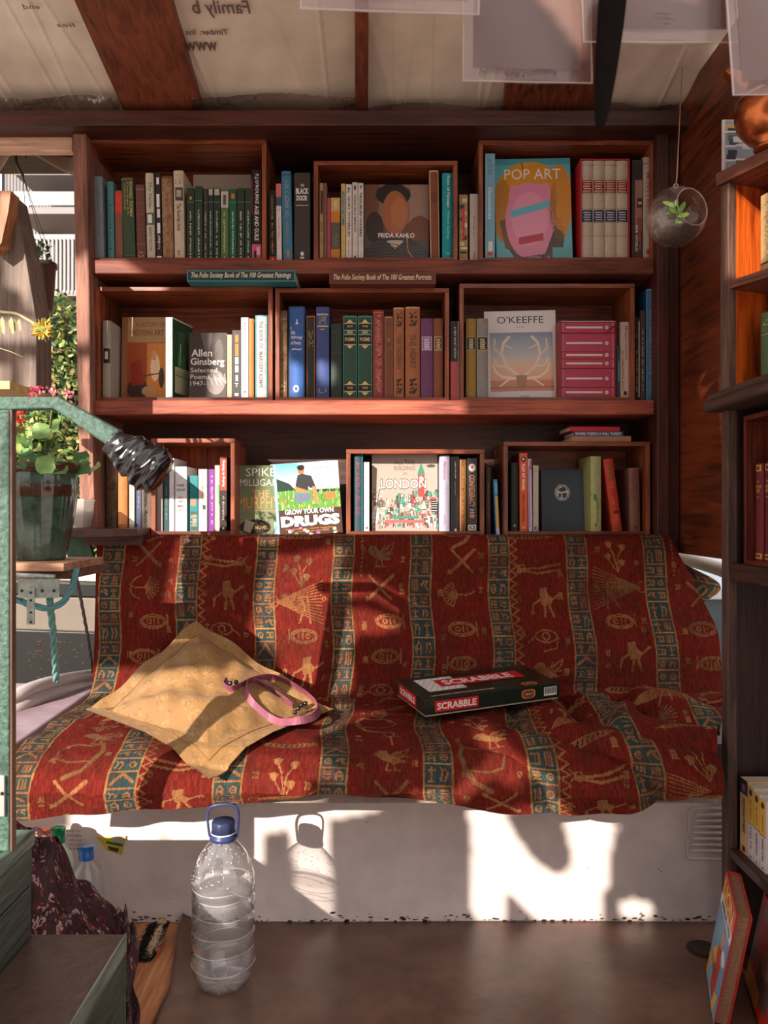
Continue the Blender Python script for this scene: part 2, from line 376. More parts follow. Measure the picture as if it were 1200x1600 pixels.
# folded plastic film edges on the ceiling sheets
film_m = film('5c483a', .42, .12, 1.0)
mb = MB(); 
for k, (a, b, y0, y1) in enumerate([(0, 186, 128, 178), (300, 556, 125, 180), (574, 790, 140, 184), (920, 1060, 140, 180)]):
    def ff(u, v, a=a, b=b, y0=y0, y1=y1, k=k):
        p = onroof(a+(b-a)*u, y0+(y1-y0)*v, 0)
        p.z = roofz(p.y)-.040+.028*(1-v)*0-.006*math.sin(u*7+v*5+k)-.004*abs(math.sin(u*23+v*9+k*2))*v-.012*v-.010*abs(noise.noise(Vector((u*(b-a)/22, v*2.2, k*7.1))))*(.4+v)-.005*abs(noise.noise(Vector((u*(b-a)/8, v*5, k*3.3)))); return p
    mb.grid(ff, 260, 26, film_m)
struct(mb.build('trim_1'))
W_RAFT = wood('4a2216', '7c4028', 'y', .5)
def rafter(n, bl, br, tl, tr, name):
    mb = MB(); a = onroof(bl[0], bl[1], -.045); b = onroof(br[0], br[1], -.045)
    c = onroof(tr[0], tr[1], -.045); d = onroof(tl[0], tl[1], -.045)
    c = b+(c-b)*3.2; d = a+(d-a)*3.2
    a -= (d-a)*.25; b -= (c-b)*.25
    mb.hexa([a, b, c, d, a+Vector((0, 0, .044)), b+Vector((0, 0, .044)), c+Vector((0, 0, .044)), d+Vector((0, 0, .044))], W_RAFT)
    struct(mb.build(name, bevel=.003))
rafter(1, (192, 172), (316, 172), (115, 0), (265, 0), 'trim_2')
rafter(2, (555, 178), (575, 178), (554, 0), (576, 0), 'trim_3')
rafter(3, (786, 176), (926, 176), (800, 0), (960, 0), 'trim_4')
mb = MB(); mb.box(-1.35, X_(1118, 2.2), 2.2, 2.52, Z_(196, 2.2), Z_(178, 2.2)+.012, W_DARK)
struct(mb.build('trim_5', bevel=.004))
# pale fascia board at the left under the roof beam
mb = MB(); mb.box(-1.35, X_(113, 2.27), 2.27, 2.30, Z_(236, 2.27), Z_(197, 2.27), W_PALE)
struct(mb.build('trim_6', bevel=.002))
canvas_m = mat('9c8474', .8, 0, .15, 12, .3)
mb = MB()
mb.grid(lambda u, v: (X_(0+125*u, 2.36)-.1*(1-u), 2.36+.04*math.sin(u*9), Z_(232, 2.36)-(.045+.02*math.sin(u*7+1))*v), 40, 6, canvas_m)
struct(mb.build('trim_7', solid=.003))

# ceiling sheet lettering, seen mirrored from below
mb = MB(); ink = mat('6e5a50', .7)
def roof_text(s, x0, x1, y0, y1, slant=0.0):
    def fn(u, v):
        p = onroof(x1-(x1-x0)*u+slant*(1-v), y1+(y0-y1)*v+(x1-x0)*.12*(1-u)*0, -.0); p.z = roofz(p.y)-.016; return p
    put_text(mb, s, fn, ink, .012, .25)
roof_text('Family b', 300, 392, -10, 18); roof_text('Timber, Ins', 290, 356, 36, 46); roof_text('www', 288, 338, 56, 70)
roof_text('end', 34, 62, -4, 4); roof_text('lies', 88, 118, 26, 32)
o = mb.build('printed_words', ceil)

# floor
FL = mat('684a3c', .36, 0, .30, 7, .3)
mb = MB(); mb.box(-1.2, 1.05, .5, 1.9, -.05, -.004, wood('a8603c', 'c88858', 'y', .6))
struct(mb.build('floor'))
mb = MB()
def fe(u, v):
    Y = .55+(1.852-.55)*v
    px = 238+(Y-1.48)*0; e = [(1.0, 150), (1.48, 240), (1.58, 264), (1.72, 273), (1.86, 286)]
    for (ya, xa), (yb, xb) in zip(e, e[1:]):
        if ya <= Y <= yb or (Y < ya and ya == 1.0): px = xa+(xb-xa)*(Y-ya)/(yb-ya); break
    xl = X_(px, max(Y, .9)) if Y > .9 else X_(150, .9)
    X = xl+(1.02-xl)*u
    return (X, Y, .0+.0012*math.sin(X*7+Y*3)+.018*math.exp(-u*60)*(1 if v > .9 else .3))
mb.grid(fe, 90, 60, FL)
mat_o = tag(mb.build('floor_covering', solid=.003), 'brown vinyl sheet covering the cabin floor, its left edge curling up by the bottle', 'floor mat')
mat_o.location.z = -.0005
# a recessed finger pull in the floor
mb = MB(); c = V(1098, 1476, 1.73); mb.lathe([(.034, .004), (.031, .0065), (.026, .004), (.0, .002)], (c.x, c.y, -.001), mat('3a2c22', .4, .6), 20)
tag(mb.build('hatch_pull'), 'small round sunken metal hatch pull in the floor beside the leaning annuals', 'hatch pull')

# right side wall panel
mb = MB(); mb.box(.84, .86, 1.735, 2.55, .83, 2.12, wood('48200f', '7a381c', 'y', .32, .8))
struct(mb.build('wall_right'))
mb = MB(); mb.box(X_(1046, 2.27), .838, 2.27, 2.3, .83, 2.05, W_DARKZ)
struct(mb.build('trim_8', bevel=.002))

# ---------------------------------------------------------------- main bookcase
bc = thing('bookcase', 'long wall bookcase of rough dark timber holding wooden crates of books above the bench', 'bookcase')
ZS = [1.664, 1.265, .882]
mb = MB()
p0 = [V(113, 196, 2.25), V(134, 196, 2.25), V(149, 850, 2.25), V(126, 850, 2.25)]
mb.prism(p0, (0, .27, 0), W_POST); mb.build('side_post', bc, bevel=.003)
mb = MB(); mb.box(X_(1027, 2.25), X_(1046, 2.25), 2.25, 2.52, .80, Z_(196, 2.25), W_DARKZ); mb.build('side_post', bc, bevel=.003)
mb = MB(); 
mb.box(-.9, .838, 2.519, 2.535, .62, 2.08, W_DARK)
mb.build('back_board', bc)
for z, t in zip(ZS, (.041, .042, .038)):
    mb = MB(); mb.box(X_(140 if z > 1.5 else 147, 2.27), X_(1027, 2.25)-.001, 2.27, 2.518, z-t, z, W_SHELF if z < 1.6 else wood('54261a', '86442f', 'x', .6, 1, .8)); mb.build('shelf', bc, bevel=.004)

# ---------------------------------------------------------------- crates
def crate(x0, x1, yt, zb, label, slats=1, depth=.2, Y0=2.285):
    xa, xb = X_(x0, Y0), X_(x1, Y0); zt = Z_(yt, Y0); t = .0125
    c = thing('wooden_crate', label, 'crate', ((xa+xb)/2, Y0, zb), 'wooden crates on the wall bookcase'); w = (xb-xa)/2; h = zt-zb; d = depth
    wx, wz, wy = W_CR, W_CRZ, W_CRY
    MB().box(-w, -w+t, 0, d, .0, h-t, wz).build('side_panel', c, bevel=.0012)
    MB().box(w-t, w, 0, d, .0, h-t, wz).build('side_panel', c, bevel=.0012)
    MB().box(-w, w, 0, d, h-t, h, wx).build('top_panel', c, bevel=.0012)
    MB().box(-w+t, w-t, 0, d, 0, t*.8, wx).build('bottom_panel', c, bevel=.0012)
    if slats == 2:
        MB().box(-w+t, -.001, d-.008, d, t, h-t, W_RED).build('back_plank', c)
        MB().box(.001, w-t, d-.008, d, t, h-t, W_RED).build('back_plank', c)
    else: MB().box(-w+t, w-t, d-.008, d, t, h-t, wx).build('back_panel', c)
    for zz in (.2, .75):
        m2 = MB(); m2.box(w-.002, w+.0006, -.001, .004, h*zz, h*zz+.012, M_BLACK)
    return c
crate(135, 416, 217, ZS[0], 'wide wooden crate at the left end of the top shelf, holding the green paperbacks')
crate(490, 715, 251, ZS[0], 'lower wooden crate in the middle of the top shelf around the portrait cover')
crate(748, 1024, 219, ZS[0], 'wooden crate at the right end of the top shelf around the pop art cover')
crate(148, 426, 448, ZS[1], 'wooden crate at the left of the middle shelf with face-out covers in sun')
crate(430, 702, 450, ZS[1], 'wooden crate in the middle of the second shelf filled with cloth-bound spines')
crate(718, 992, 443, ZS[1], 'wooden crate at the right of the middle shelf with the antler cover')
crate(236, 367, 685, ZS[2], 'narrow upright wooden crate on the bottom shelf with an orange sunlit rim', 2)
crate(541, 757, 702, ZS[2], 'wooden crate in the middle of the bottom shelf around the city drawing book')
crate(787, 1016, 690, ZS[2], 'wooden crate at the right of the bottom shelf with three books lying on its top')
# ---------------------------------------------------------------- books
PAGE = mat('cdb99c', .85, 0, .15, 300)
PAGEW = mat('dccdb6', .85, 0, .12, 300)
NAVYT = '1a2430'
def prof_y(x, w, b): return -b*(1-min(1, (2*x/w)**2))
class Book:
    """upright book: spine towards -Y, origin at the middle of the spine's foot"""
    def __init__(s, name, label, X, Y, Z, w, h, d, color, hard=True, lean=0.0, yaw=0.0, group='books on the wall bookcase', rough=None, page=None, texture=.1):
        s.w, s.h, s.d = w, h, d; s.b = min(w*.13, .004) if hard else 0.0; s.layer = 0
        s.root = thing(name, label, 'book', (X, Y, Z), group); s.root.rotation_euler = (0, lean, yaw)
        c = mat(color, rough if rough is not None else (.62 if hard else .42), 0, texture, 60 if hard else 30, .12 if hard else 0)
        t = .0025 if hard else .0008; t = min(t, w*.2); n = 6 if hard else 1
        out = [(-w/2, d)]+[(-w/2+w*i/n, prof_y(-w/2+w*i/n, w, s.b)) for i in range(n+1)]+[(w/2, d)]
        iw = w-2*t; inn = [(-iw/2, d)]+[(-iw/2+iw*i/n, prof_y(-iw/2+iw*i/n, w, s.b)+t) for i in range(n+1)]+[(iw/2, d)]
        m = MB(); k = len(out); P = [(x, y, 0) for x, y in out]+[(x, y, 0) for x, y in inn]+[(x, y, h) for x, y in out]+[(x, y, h) for x, y in inn]
        fs = []
        for i in range(k-1):
            fs += [(i, i+1, 2*k+i+1, 2*k+i), (k+i+1, k+i, 3*k+i, 3*k+i+1), (i+1, i, k+i, k+i+1), (2*k+i, 2*k+i+1, 3*k+i+1, 3*k+i)]
        fs += [(0, 2*k, 3*k, k), (k-1, 2*k-1, 4*k-1, 3*k-1)]
        m.add(P, fs, c); m.build('cover', s.root)
        o = .003 if hard else .0004
        MB().box(-w/2+t*1.02, w/2-t*1.02, t*1.3, d-o, o, h-o, page or (PAGE if hard else PAGEW)).build('pages', s.root)
        s.pm = MB()
    def pt(s, u, v, lift):
        x = (u-.5)*s.w; return (x, prof_y(x, s.w, s.b)-.0002-lift*.00012, v*s.h)
    def band(s, v0, v1, color, u0=0.0, u1=1.0, rough=.5):
        s.layer += 1; L = s.layer; n = 6 if s.b else 1
        vs = [s.pt(u0+(u1-u0)*i/n, v, L) for v in (v0, v1) for i in range(n+1)]
        s.pm.add(vs, [(i, i+1, n+2+i, n+1+i) for i in range(n)], mat(color, rough, 0, .05)); return s
    def text(s, str_, v0, v1, color, u0=.25, u1=.75, h=False, bold=.015, shear=0.0):
        s.layer += 1; L = s.layer
        if h: fn = lambda a, b: s.pt(u0+(u1-u0)*a, v0+(v1-v0)*b, L)
        else: fn = lambda a, b: s.pt(u0+(u1-u0)*b, v1+(v0-v1)*a, L)
        put_text(s.pm, str_, fn, mat(color, .45, 0, 0), bold, shear); return s
    def marks(s, v0, v1, color, u0=.35, u1=.65, n=14, seed=1):
        """lettering too small to read"""
        s.layer += 1; r = random.Random(seed*31+n); m = mat(color, .5, 0, 0)
        v = v1
        st = (v1-v0)/n
        for i in range(n):
            if r.random() < .16: v -= st; continue
            for q in range(2):
                a = v-st*(.1+.45*q); b = a-st*r.uniform(.15, .3); ua = u0+(u1-u0)*r.choice((0, 0, .3)); ub = u1-(u1-u0)*r.choice((0, 0, .35))
                s.pm.add([s.pt(ua, b, s.layer), s.pt(ub, b, s.layer), s.pt(ub, a, s.layer), s.pt(ua, a, s.layer)], [(0, 1, 2, 3)], m)
            v -= st
        return s
    def poly(s, pts, color):
        s.layer += 1; s.pm.add([s.pt(u, v, s.layer) for u, v in pts], [tuple(range(len(pts)))], mat(color, .5, 0, 0)); return s
    def done(s):
        if s.pm.f: s.pm.build('spine_print', s.root)
        return s.root

def bk(x0, x1, yt, zb, color, label, kind='h', dx=0, prints='', Y=2.305, d=None, yaw=0, name=None, **kw):
    xa, xb = X_(x0, Y), X_(x1, Y); h = Z_(yt, Y)-zb; hard = kind == 'h'
    lean = math.atan2(dx*Y/F, h)
    b = Book(name or ('hardback_book' if hard else 'paperback_book'), label, (xa+xb)/2, Y, zb, (xb-xa)*.97, h, d or (.15 if hard else .125), color, hard, lean, yaw, **kw)
    for p in prints:
        f, a = p[0], p[1:]; kk = a[-1] if a and isinstance(a[-1], dict) else {}; a = a[:-1] if kk else a
        getattr(b, f)(*a, **kk)
    return b.done()

def cover_book(name, label, x0, x1, yt, zb, th, cv, dxtop=0, Y=2.34, leanback=.08, yaw=0, edge='ddd0c0', texts=(), group='books shown cover outwards', cat='book', spine='cfc4b4', gloss=.28, w=None):
    """a book standing with its front cover towards the room"""
    xa, xb = X_(x0, Y), X_(x1, Y); ww = w or xb-xa; h = (Z_(yt, Y)-zb)/math.cos(leanback)
    r = thing(name, label, cat, ((xa+xb)/2, Y, zb), group); r.rotation_euler = (-leanback, math.atan2(dxtop*Y/F, h), yaw)
    c = mat(spine, .4, 0, .05)
    m = MB(); m.box(-ww/2, ww/2, 0, .0016, 0, h, c); m.box(-ww/2, ww/2, th-.0016, th, 0, h, c); m.box(-ww/2, -ww/2+.0016, .0016, th-.0016, 0, h, c); m.build('cover', r)
    MB().box(-ww/2+.0017, ww/2-.002, .0017, th-.0017, .002, h-.002, PAGEW).build('pages', r)
    cv.plane('cover_print', r, (-ww/2, -.0003, h), (ww, 0, 0), (0, 0, -h), attr_mat(gloss))
    if texts:
        m = MB()
        for i, t in enumerate(texts):
            s, u0, u1, v0, v1, col = t[:6]; bold = t[6] if len(t) > 6 else .01
            put_text(m, s, lambda a, b, u0=u0, u1=u1, v0=v0, v1=v1, i=i: (-ww/2+ww*(u0+(u1-u0)*a), -.0006-.0001*i, h*(1-(v1+(v0-v1)*b))), mat(col, .4, 0, 0), bold)
        m.build('title', r)
    return r

CF = .0101   # thickness of a crate's floor
z1, z2, z3 = ZS; z1c, z2c, z3c = z1+CF, z2+CF, z3+CF
T, B, K = 'text', 'band', 'marks'
# ---- top shelf, left crate
bk(149.5, 163, 276, z1c, '7f8c96', 'tall faded grey-blue hardback, first at the left of the top left crate', dx=-3, prints=[(K, .3, .9, '5b6874', .4, .62, 16, 1)])
bk(169, 179, 284, z1c, '4f8791', 'slim teal-blue hardback beside the faded grey-blue one in the top left crate', dx=-2, prints=[(K, .08, .75, '1d3a48', .25, .75, 15, 2)])
bk(180.5, 192, 298, z1c, '8a5a46', 'short brown hardback with a red-orange title label near its head', dx=-1.5, prints=[(B, .67, .97, 'd2402a'), (K, .7, .93, 'f0b060', .15, .85, 7, 3)])
bk(193, 212, 278, z1c, '3c4f3a', 'thick dark green cloth hardback with gilt lines of title near its head', dx=-4, prints=[(T, 'EDWARD THOMAS', .52, .95, 'c8b070', .68, .92), (T, 'A Last Singer & A', .55, .95, 'b8a468', .44, .6), (T, 'Critical Study', .6, .93, 'b8a468', .2, .36), (B, .045, .05, '8a8450'), (B, .975, .985, '8a8450')])
bk(214, 228, 289, z1c, '6c4238', 'mauve-brown ribbed hardback between the thick green book and the cream one', dx=-2.5, prints=[(B, .93, .94, 'a07868'), (B, .75, .755, '8a6658'), (B, .6, .605, '8a6658'), (B, .4, .405, '8a6658'), (B, .2, .21, '8a6658'), (K, .02, .1, 'd8b080', .2, .8, 4, 5)])
bk(230, 242.5, 271, z1c, 'c9bba8', 'cream hardback titled The Valley with a green band across its spine', dx=-3, prints=[(B, .4, .54, '3d7060'), (T, 'The Valley', .58, .9, '3a8488', .3, .78, {'shear': .3}), (B, .42, .52, 'e6ddd0', .2, .75), (T, 'BARRY PILTON', .1, .37, '3c8088', .35, .7)])
bk(245, 253, 269, z1c, '2b2226', 'slim black book with white panels down its spine', 'p', dx=-2.5, prints=[(B, .86, .94, 'e8e4e8', .2, .7), (B, .6, .75, 'e8e4e8', .15, .75), (B, .48, .58, 'ddd8e0', .2, .8), (B, .3, .42, 'e0dce4', .2, .8), (K, .08, .28, 'f0eef4', .25, .75, 6, 7), (B, .01, .04, 'e8e4e8')])
bk(254.5, 271.5, 276, z1c, '9a7454', 'tan mottled old hardback left of the tall cream novel', dx=-2.5, prints=[(B, .97, 1, '6a4c34'), (K, .05, .92, 'b89878', .2, .8, 18, 8), (K, .1, .8, '7c5a40', .4, .7, 12, 9)], texture=.35)
bk(273, 288.5, 267, z1c, 'c8b8a2', 'tall cream novel with a black and white photo on its spine', dx=-2, prints=[(B, .66, .81, '4a4440', .15, .95), (B, .7, .78, 'a8a098', .3, .8), (K, .84, .96, '50403a', .2, .7, 4, 11), (T, 'The Favorite Uncle', .32, .63, '4a3c34', .3, .75), (K, .04, .1, '4a3c34', .3, .6, 2, 12)])
cover_book('hardback_book', 'pale book lying behind the row of green paperbacks, only its top showing', 302, 392, 273, z1c, .02, Canvas(30, 40, 'b5a698'), 0, 2.45, 0.0, group='books on the wall bookcase')
gp = [(292, 303.5, 294, '24382c', 'leftmost green-black paperback beside the tall cream novel'), (304.5, 316.5, 291, '26402e', 'tallest dark green paperback, second of the green row'), (318, 324.5, 295, '3a3a30', 'thin brownish paperback third in the green row'), (325.5, 333, 294, '243830', 'thin dark green paperback with a pale square at its head, fourth in the green row'), (334, 344, 294, '20362c', 'dark green paperback fifth in the green row'), (345, 357, 296, '56703c', 'olive green paperback with a pale portrait at the head of its spine'), (358, 369.5, 295, '0f5c40', 'bright green paperback with an orange spot on its spine'), (370.5, 382, 294, '2a3830', 'grey-green paperback right of the bright green one'), (383, 392.5, 294, '25402e', 'last green paperback, beside the tall black spine')]
for i, (a, b, yt, c, lb) in enumerate(gp):
    pr = [(K, .06, .68, 'd8d8c8', .38, .62, 18, 20+i), (B, .8, .81, '6a8070')]
    if i == 5: pr = [(B, .74, .97, 'b8b0a8'), (B, .78, .92, '57504a', .3, .7), (K, .1, .68, 'd0d8b8', .35, .6, 16, 33)]
    if i in (3, 4): pr.append((B, .9, .99, 'b0a8a0', .1, .9))
    if i == 6: pr.append((B, .86, .93, 'e06030', .3, .75))
    if i == 0: pr.append((B, .84, .88, 'c8a040', .4, .65))
    pr += [(B, .02, .045, 'c8c8b8', .4, .6)]
    bk(a, b, yt, z1c, c, lb, 'p', prints=pr)
bk(393.5, 408.5, 265, z1c, '1c1416', 'tall black spine reading AGE AND GUILE with a pink picture at its foot', 'p', dx=-.5, prints=[(B, .005, .17, 'c85a78'), (B, .02, .1, '2a2030', .2, .5), (B, .05, .14, 'e8b0b8', .5, .85), (T, "P.J.O'ROURKE", .62, .95, 'e8e4e0', .3, .75), (T, 'AGE AND GUILE', .21, .6, 'e8e4e0', .3, .75), (B, .5, .9, 'b02838', 0, .06)])
# ---- top shelf between crates
bk(420.5, 431.5, 297, z1, '1e1815', 'short black spine with a red foot just right of the top left crate', 'p', dx=-1, prints=[(B, .01, .09, 'c8281c'), (B, .03, .07, 'f0c040', .4, .6), (K, .12, .55, 'b89858', .35, .65, 16, 41), (K, .6, .93, 'b09868', .35, .65, 12, 42)])
bk(432.5, 440.5, 287, z1, 'd9d0cc', 'slim white spine with a pink head beside the red-footed black one', 'p', dx=-1.5, prints=[(B, .83, 1, 'd06a6e'), (B, .72, .83, '3a4f6c'), (K, .3, .68, 'b05a50', .35, .65, 14, 43)])
bk(442.5, 457.5, 268, z1, '3c7898', 'tall blue hardback left of THE BLACK DOOR', dx=-3, prints=[(K, .5, .9, 'b0a890', .35, .75, 20, 44), (K, .2, .48, 'a87850', .4, .7, 14, 45), (B, .95, .97, '2a5878'), (B, .04, .14, '9a7858', .4, .7)])
bk(459.5, 485, 270, z1, '3a3434', 'broad charcoal spine titled THE BLACK DOOR', 'p', prints=[(T, 'THE', .845, .875, 'e0dcd8', .38, .62, {'h': True}), (T, 'BLACK', .765, .83, 'e8e4e0', .1, .9, {'h': True, 'bold': .03}), (T, 'DOOR', .69, .75, 'e8e4e0', .14, .82, {'h': True, 'bold': .03}), (B, .635, .642, 'c0b8b0', .1, .9), (K, .6, .625, 'b8b0a8', .2, .8, 1, 47), (B, .05, .07, 'd8d4d0', .38, .62), (T, '\u2660', .08, .13, 'd8d4d0', .38, .62, {'h': True})])
# ---- top shelf, middle crate
bk(499.5, 505.3, 286, z1c, 'b89870', 'thin cream and brown spine, first in the middle top crate', 'p', prints=[(B, .6, .9, '5c2c20', .2, .9), (K, .2, .5, '7a5038', .3, .8, 12, 51)])
bk(506, 510.6, 286, z1c, '7c5a4a', 'very thin brown spine, second in the middle top crate', 'p')
bk(511.3, 516.4, 309, z1c, 'b2425a', 'thin crimson pink spine in the middle top crate', 'p')
bk(517, 531.5, 309, z1c, '6e5640', 'short fat paperback banded cream, orange and grey', 'p', prints=[(B, .78, 1, 'c0a468'), (B, .6, .78, 'c87828'), (B, .17, .6, '5a5048'), (B, .01, .17, 'b87a30'), (K, .82, .95, 'e8dcb0', .2, .8, 4, 52), (K, .2, .55, '807058', .2, .8, 8, 53)])
bk(533, 539.7, 287, z1c, 'c8a868', 'slim cream and teal spine left of QUIET WATERS BY', 'p', prints=[(B, .45, .9, '4a8088', .2, .8), (K, .5, .85, 'c8c090', .35, .65, 10, 54)])
bk(540.5, 549.7, 288, z1c, 'd3cbc2', 'white spine numbered 7, QUIET WATERS BY', 'p', prints=[(T, '7', .88, .95, '2a2420', .25, .7, {'h': True, 'bold': .03}), (T, 'QUIET WATERS BY', .3, .84, '2c2622', .3, .7, {'bold': .02}), (K, .05, .26, 'b04a3c', .4, .6, 8, 55), (B, .3, .5, 'c06048', .15, .2)])
bk(550.5, 559, 285, z1c, 'ccc4bc', 'white spine numbered 8, HOLD IN A MINUTE', 'p', prints=[(T, '8', .9, .96, '2a2420', .25, .7, {'h': True, 'bold': .03}), (T, 'HOLD IN A MINUTE', .36, .84, '3a322c', .3, .7, {'bold': .02}), (B, .02, .05, '2a2420', .35, .65)])
bk(559.6, 567.8, 286, z1c, 'd0cac4', 'white spine numbered 9, TROUBLED WATERS', 'p', prints=[(T, '9', .92, .97, '2a2420', .3, .7, {'h': True, 'bold': .03}), (T, 'TROUBLED WATERS', .3, .88, '2c3c40', .25, .7, {'bold': .03}), (K, .05, .26, '6a8890', .4, .6, 8, 56)])
cv = Canvas(110, 118, '5c4034')   # portrait cover: a plain stand-in of warm and dark shapes
cv.grad(0, .5, '8a6a58', '7a6052'); cv.poly([(0, 0), (.25, 0), (.2, .55), (0, .6)], '6e4434'); cv.poly([(.72, 0), (1, 0), (1, .5), (.7, .48)], '8c7468')
cv.ell(.16, .55, .14, .2, '2b2220'); cv.ell(.86, .62, .2, .22, '6e3a24'); cv.ell(.88, .85, .14, .16, '4a4038'); cv.poly([(0, 1), (0, .82), (.3, .68), (.7, .68), (1, .85), (1, 1)], '2c2a28')
cv.ell(.45, .13, .27, .14, '15100f'); cv.ell(.48, .36, .2, .28, '9c5c38'); cv.ell(.54, .36, .13, .2, 'a8683e'); cv.ell(.48, .78, .24, .07, 'b8a898')
cv.poly([(.22, .74), (.34, .72), (.48, .82), (.62, .72), (.76, .76), (.78, 1), (.2, 1)], '2a2826')
for q in range(5): cv.line([(.05, .95-.05*q), (.3, .9-.04*q), (.7, .92-.03*q), (.95, .98-.05*q)], 1.2, '4a4238')
cv.line([(.78, .02), (.9, .2), (.74, .34)], 1.8, 'b8702c'); cv.line([(.66, .68), (.68, .85), (.8, .98)], 1.6, 'b8803c'); cv.mottle(.25, 3)
cover_book('paperback_book', 'face-out dark brown painting cover in the middle top crate', 569, 670, 287, z1c, .02, cv, 0, 2.335, .03, texts=[('FRIDA KAHLO', .22, .78, .62, .68, 'e8e0d8', .02)])
bk(672.5, 687, 267, z1c, '7a4428', 'tall brown boxed book with a cream outline, right of the portrait cover', dx=-2, prints=[(B, .0, 1, 'c8b098', 0, .09), (B, 0, 1, 'c8b098', .92, 1), (B, .985, 1, 'c8b098'), (K, .68, .72, 'c89868', .3, .7, 2, 57)]+[(B, .04, .94 if q % 2 else .9, '9a6038', .2+q*.13, .23+q*.13) for q in range(5)]+[(B, .64, .76, '6e3a22', .15, .85)])
bk(690.8, 707.5, 271, z1c, '13909c', 'turquoise hardback Rites of Passage at the right of the middle top crate', prints=[(T, 'Rites of Passage', .6, .97, 'd8dcc8', .4, .72), (T, 'William Golding', .24, .56, '8ad0d0', .4, .7), (K, .05, .1, '9ad0d0', .4, .7, 3, 58)])
bk(717.5, 731, 304, z1, 'a08460', 'collage-patterned cream, black and red spine on the shelf right of the middle top crate', 'p', prints=[(B, .25+.09*i, .31+.09*i, ['d8c898', '2a2420', 'c8a040', 'e0d8c8', '6a4a38', 'd0b070', '3a3430'][i % 7], .05+.3*(i % 2), .6+.3*(i % 2)) for i in range(8)]+[(B, .35, .8, 'c83a44', .35, .65)]+[(B, .02+.06*i, .05+.06*i, ['e8dcb8', 'b88840', '3a3028'][i % 3], .1, .9) for i in range(4)])
bk(734, 747, 303, z1, 'b8aca2', 'plain cream-grey paperback on the shelf against the right crate', 'p', prints=[(K, .3, .68, '5a3c34', .4, .6, 18, 60), (K, .06, .16, '8a4a3c', .35, .65, 4, 61)])
# ---- top shelf, right crate
bk(758, 773.5, 240, z1c, '7ab0c8', 'tall sky-blue book, leftmost in the top right crate', 'p', prints=[(T, 'Geometries', .38, .68, 'e8f0f4', .3, .65, {'shear': .2}), (T, 'ATLAS', .8, .95, '5a8cac', .3, .7), (B, .04, .07, 'c05048', .2, .8), (B, .08, .17, 'e0e4e8', .3, .75), (B, 0, 1, 'a8d0e0', .02, .12)])
cv = Canvas(130, 150, '5cb0bc')   # pop art cover: plain stand-in in the same flat colours
cv.rect(0, 0, 1, .06, '4a98a8'); cv.ell(.46, .33, .45, .3, 'd09022'); cv.ell(.84, .4, .18, .34, 'c8861e'); cv.ell(.1, .5, .14, .3, 'b87a1c'); cv.ell(.82, .62, .14, .18, 'c8861e')
cv.poly([(.05, .6), (.2, .56), (.26, .9), (.12, .86)], '6a4a20'); cv.poly([(.74, .62), (.9, .74), (.88, .88), (.72, .98), (.6, .98)], '4e2c24'); cv.ell(.45, .6, .32, .37, 'd884a4'); cv.poly([(.2, .26), (.72, .24), (.76, .6), (.14, .6)], 'd884a4'); cv.poly([(.34, .93), (.66, .86), (.72, 1), (.4, 1)], 'd884a4')
cv.poly([(.14, .84), (.34, .95), (.64, .92), (.78, .66), (.8, .76), (.68, .95), (.4, 1), (.24, .96)], '47262c'); cv.ell(.45, .58, .24, .26, 'e094b0')
cv.poly([(.2, .5), (.72, .4), (.72, .47), (.2, .57)], '60b4c4'); cv.poly([(.3, .76), (.62, .72), (.62, .79), (.3, .83)], 'b02c3c'); cv.rect(.74, .86, 1, 1, '52a8a8')
for q in range(7): cv.ring(.84, .5, .05+.012*q, .1+.03*q, 1.1, '8a5a18', 60, 250)
cv.line([(.36, .04), (.4, .2)], 2, '7a4a18')
cover_book('paperback_book', 'face-out turquoise, yellow and pink cover reading POP ART', 776, 895, 245, z1c, .02, cv, -3, 2.33, .04, spine='3a90a0', texts=[('POP ART', .13, .87, .1, .2, 'e8e4e4', .0), ('TASCHEN', .42, .58, .945, .965, 'e8e4e4', .01)])
# boxed set of four cream volumes in a red slipcase
Yb = 2.295; xa, xb = X_(907, Yb), X_(984, Yb); zt = Z_(248, Yb); t = .0035
sl = thing('boxed_set_slipcase', 'red slipcase holding four cream volumes in the top right crate', 'slipcase', (xa, Yb, z1c)); w = xb-xa; h = zt-z1c; rd = mat('b02028', .45, 0, .06)
MB().box(0, t, 0, .155, 0, h, rd).box(w-t, w, 0, .155, 0, h, rd).box(t, w-t, 0, .155, h-t, h, rd).box(t, w-t, 0, .155, 0, t, rd).box(t, w-t, .152, .155, t, h-t, rd).build('case', sl)
for i, lb in enumerate(('first', 'second', 'third', 'last')):
    ww = (w-2*t)/4; b = Book('hardback_book', lb+' from the left of the four cream volumes in the red slipcase', xa+t+ww*(i+.5), Yb+.006, z1c+t+.0002, ww*.97, h-2*t-.001, .142, 'c4b6a2', True, group='cream volumes in the red slipcase')
    b.band(.67, .8, '8c2024', .04, .96).band(.37, .49, '24365a', .04, .96)
    for q, vv in enumerate((.785, .76, .735, .71, .685)): b.band(vv-.006, vv+.004, 'd8c0a8', .12+.05*(q % 2), .88-.06*(q % 3))
    for q, vv in enumerate((.465, .44, .415, .39)): b.band(vv-.006, vv+.004, 'c8c8cc', .15+.07*(q % 2), .8)
    for vv in (.95, .82, .655, .5, .36, .22): b.band(vv, vv+.004, 'a08e78')
    b.done()
